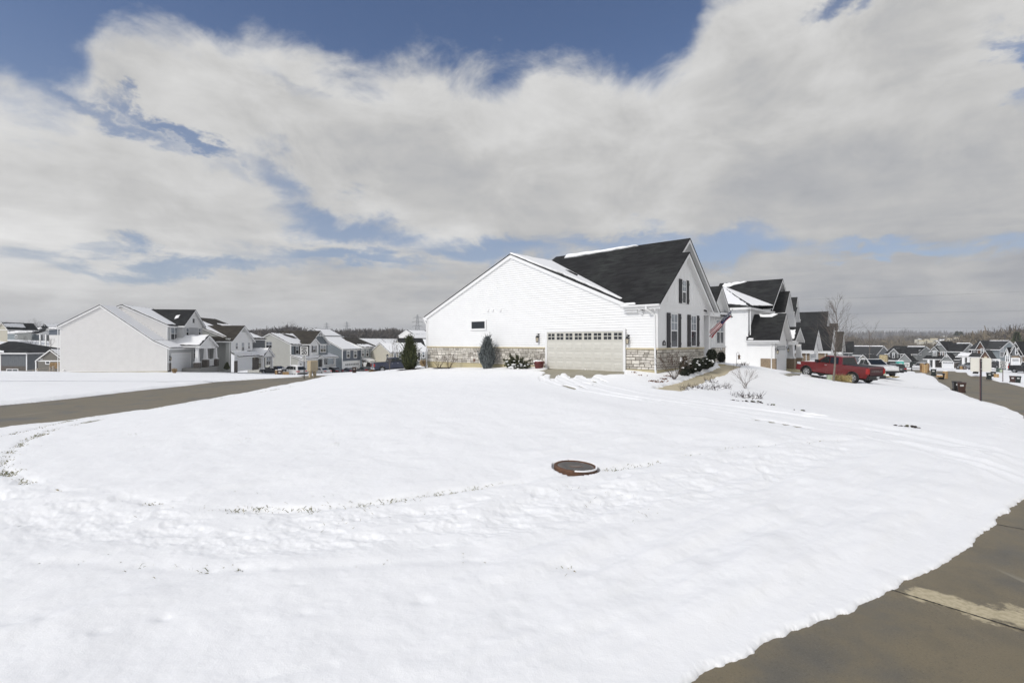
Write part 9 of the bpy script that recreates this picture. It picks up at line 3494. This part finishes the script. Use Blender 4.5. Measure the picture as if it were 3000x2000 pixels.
def pylons():
    M_STEEL = mat('galvanised_steel', (.20, .21, .22), .6)
    for lab, px, pb, pt_, Y, W in (('big lattice power pylon left of the corner house', 1223, 990, 921, 700, 1.0), ('far pylon rising over the wood, middle one', 1016, 985, 941, 1100, .8), ('faint far pylon, leftmost over the wood', 957, 985, 944, 1400, .7)):
        p = P(px, pb, Y)
        H_ = (pb - pt_) / FPX * Y
        t = thing('power_pylon', lab, 'pylon', p, .15)
        mb = MB()
        r = .16 + Y * .00013
        hw = lambda z: H_ * (.115 * (1 - z / H_) ** 1.3 + .022)
        lv = [0, .16, .30, .43, .55, .66, .76, .85, .93, 1.0]
        lv = [l * H_ for l in lv]
        for a, b in zip(lv[:-1], lv[1:]):
            ca = [(sx * hw(a), sy * hw(a), a) for sx, sy in ((-1, -1), (1, -1), (1, 1), (-1, 1))]
            cb = [(sx * hw(b), sy * hw(b), b) for sx, sy in ((-1, -1), (1, -1), (1, 1), (-1, 1))]
            for k in range(4):
                mb.tube([ca[k], cb[k]], r, M_STEEL, 3, cap=False)
                mb.tube([ca[k], cb[(k + 1) % 4]], r * .6, M_STEEL, 3, cap=False)
                mb.tube([cb[k], cb[(k + 1) % 4]], r * .6, M_STEEL, 3, cap=False)
        mb.build('lattice_tower', t)
        for z, w in ((.52, .20), (.70, .22), (.88, .16)):
            cm = MB()
            w_ = w * H_
            z_ = z * H_
            for s_ in (-1, 1):
                cm.tube([(0, 0, z_ + H_ * .035), (s_ * w_, 0, z_)], r * .8, M_STEEL, 3)
                cm.tube([(0, 0, z_), (s_ * w_, 0, z_)], r * .8, M_STEEL, 3)
                cm.tube([(s_ * w_, 0, z_), (s_ * w_, 0, z_ - H_ * .05)], r * .9, M_STEEL, 3)
            cm.build('crossarm', t)
    # thin power lines sagging across the right-hand sky
    for i, (pts, lab) in enumerate([(((2250, 878, 260), (2600, 874, 300), (3300, 838, 380)), 'uppermost faint power line in the right-hand sky'), (((2250, 918, 260), (2620, 921, 300), (3300, 900, 380)), 'middle power line in the right-hand sky'),
                                    (((2420, 956, 260), (2700, 964, 300), (3300, 958, 380)), 'lowest power line just over the wooded skyline')]):
        a, b, c = (P(*q) for q in pts)
        mb = MB()
        q = [a * (1 - u) * (1 - u) + b * 2 * u * (1 - u) + c * u * u for u in [k / 24 for k in range(25)]]
        mb.tube(q, .045, M_STEEL, 4)
        tag(mb.build('power_line'), lab, 'power line')


def wooden_steps():
    """timber stair and post-and-wire fence left of the pale house"""
    p = P(163, 1095, 64)
    t = thing('timber_stairs', 'new timber stair landing with slatted railing left of the pale house', 'stairs', p, .05)
    mb = MB()
    for i in range(9):
        x = -.55 + i * .145
        mb.box(x, x + .11, -.02, .02, .72, 1.42, M_WOOD)
    mb.box(-.62, .9, -.05, .05, 1.40, 1.48, M_WOOD)
    mb.build('railing', t)
    for x in (-.62, .85):
        mb = MB()
        mb.box(x - .06, x + .06, -.06, .06, -.3, 1.45, M_WOOD)
        mb.build('post', t)
    for i in range(4):
        mb = MB()
        mb.box(-.2, .55, -.25 + i * .22, .02 + i * .22, .08 + i * .17, .13 + i * .17, M_WOOD)
        mb.build('tread', t)
    a, b = P(77, 1093, 62), P(147, 1096, 62)
    t = thing('wire_fence', 'low grey post-and-wire fence along the crest left of the pale house', 'fence', a)
    for px, pb, h in ((77, 1092, .3), (97, 1094, .45), (111, 1095.5, .75), (147, 1097, 1.0), (156, 1097, 1.1), (174, 1097, 1.2)):
        q = P(px, pb, 62) - a
        mb = MB()
        w_ = .085 if px > 100 else .05
        mb.box(q.x - w_, q.x + w_, q.y - w_, q.y + w_, q.z - .4, q.z + h, M_GREYWOOD)
        mb.build('post', t)
    for k in range(2):
        mb = MB()
        q0, q1 = P(77, 1092, 62) - a, P(147, 1097, 62) - a
        mb.tube([q0 + Vector((0, 0, .2 + .1 * k)), P(111, 1095.5, 62) - a + Vector((0, 0, .35 + .3 * k)), q1 + Vector((0, 0, .45 + .45 * k))], .03, M_GREYWOOD, 4)
        mb.build('rail', t)
    mb = MB()
    mb.tube([P(133, 1096, 62) - a, P(141, 1083, 62) - a], .04, M_GREYWOOD, 4)
    mb.build('brace', t)


plants_by_corner_house()
street_trees()
snow_tufts()
far_trees()
pylons()
wooden_steps()

# ------------------------------------------------------------------ thin winter haze over the far hills
def haze():
    mb = MB()
    m = bpy.data.materials.new('haze')
    m.use_nodes = True
    nt = m.node_tree
    nt.nodes.clear()
    out = nt.nodes.new('ShaderNodeOutputMaterial')
    v = nt.nodes.new('ShaderNodeVolumePrincipled')
    v.inputs['Color'].default_value = (0.93, 0.95, 1.0, 1)
    v.inputs['Density'].default_value = 0.00032
    v.inputs['Anisotropy'].default_value = 0.1
    nt.links.new(v.outputs[0], out.inputs['Volume'])
    mb.box(-2700, 2700, -2700, 2700, -30, 75, m)
    o = mb.build('haze')
    o['label'] = 'thin pale winter haze lying over the far hills and valley'
    o['kind'] = 'stuff'


haze()
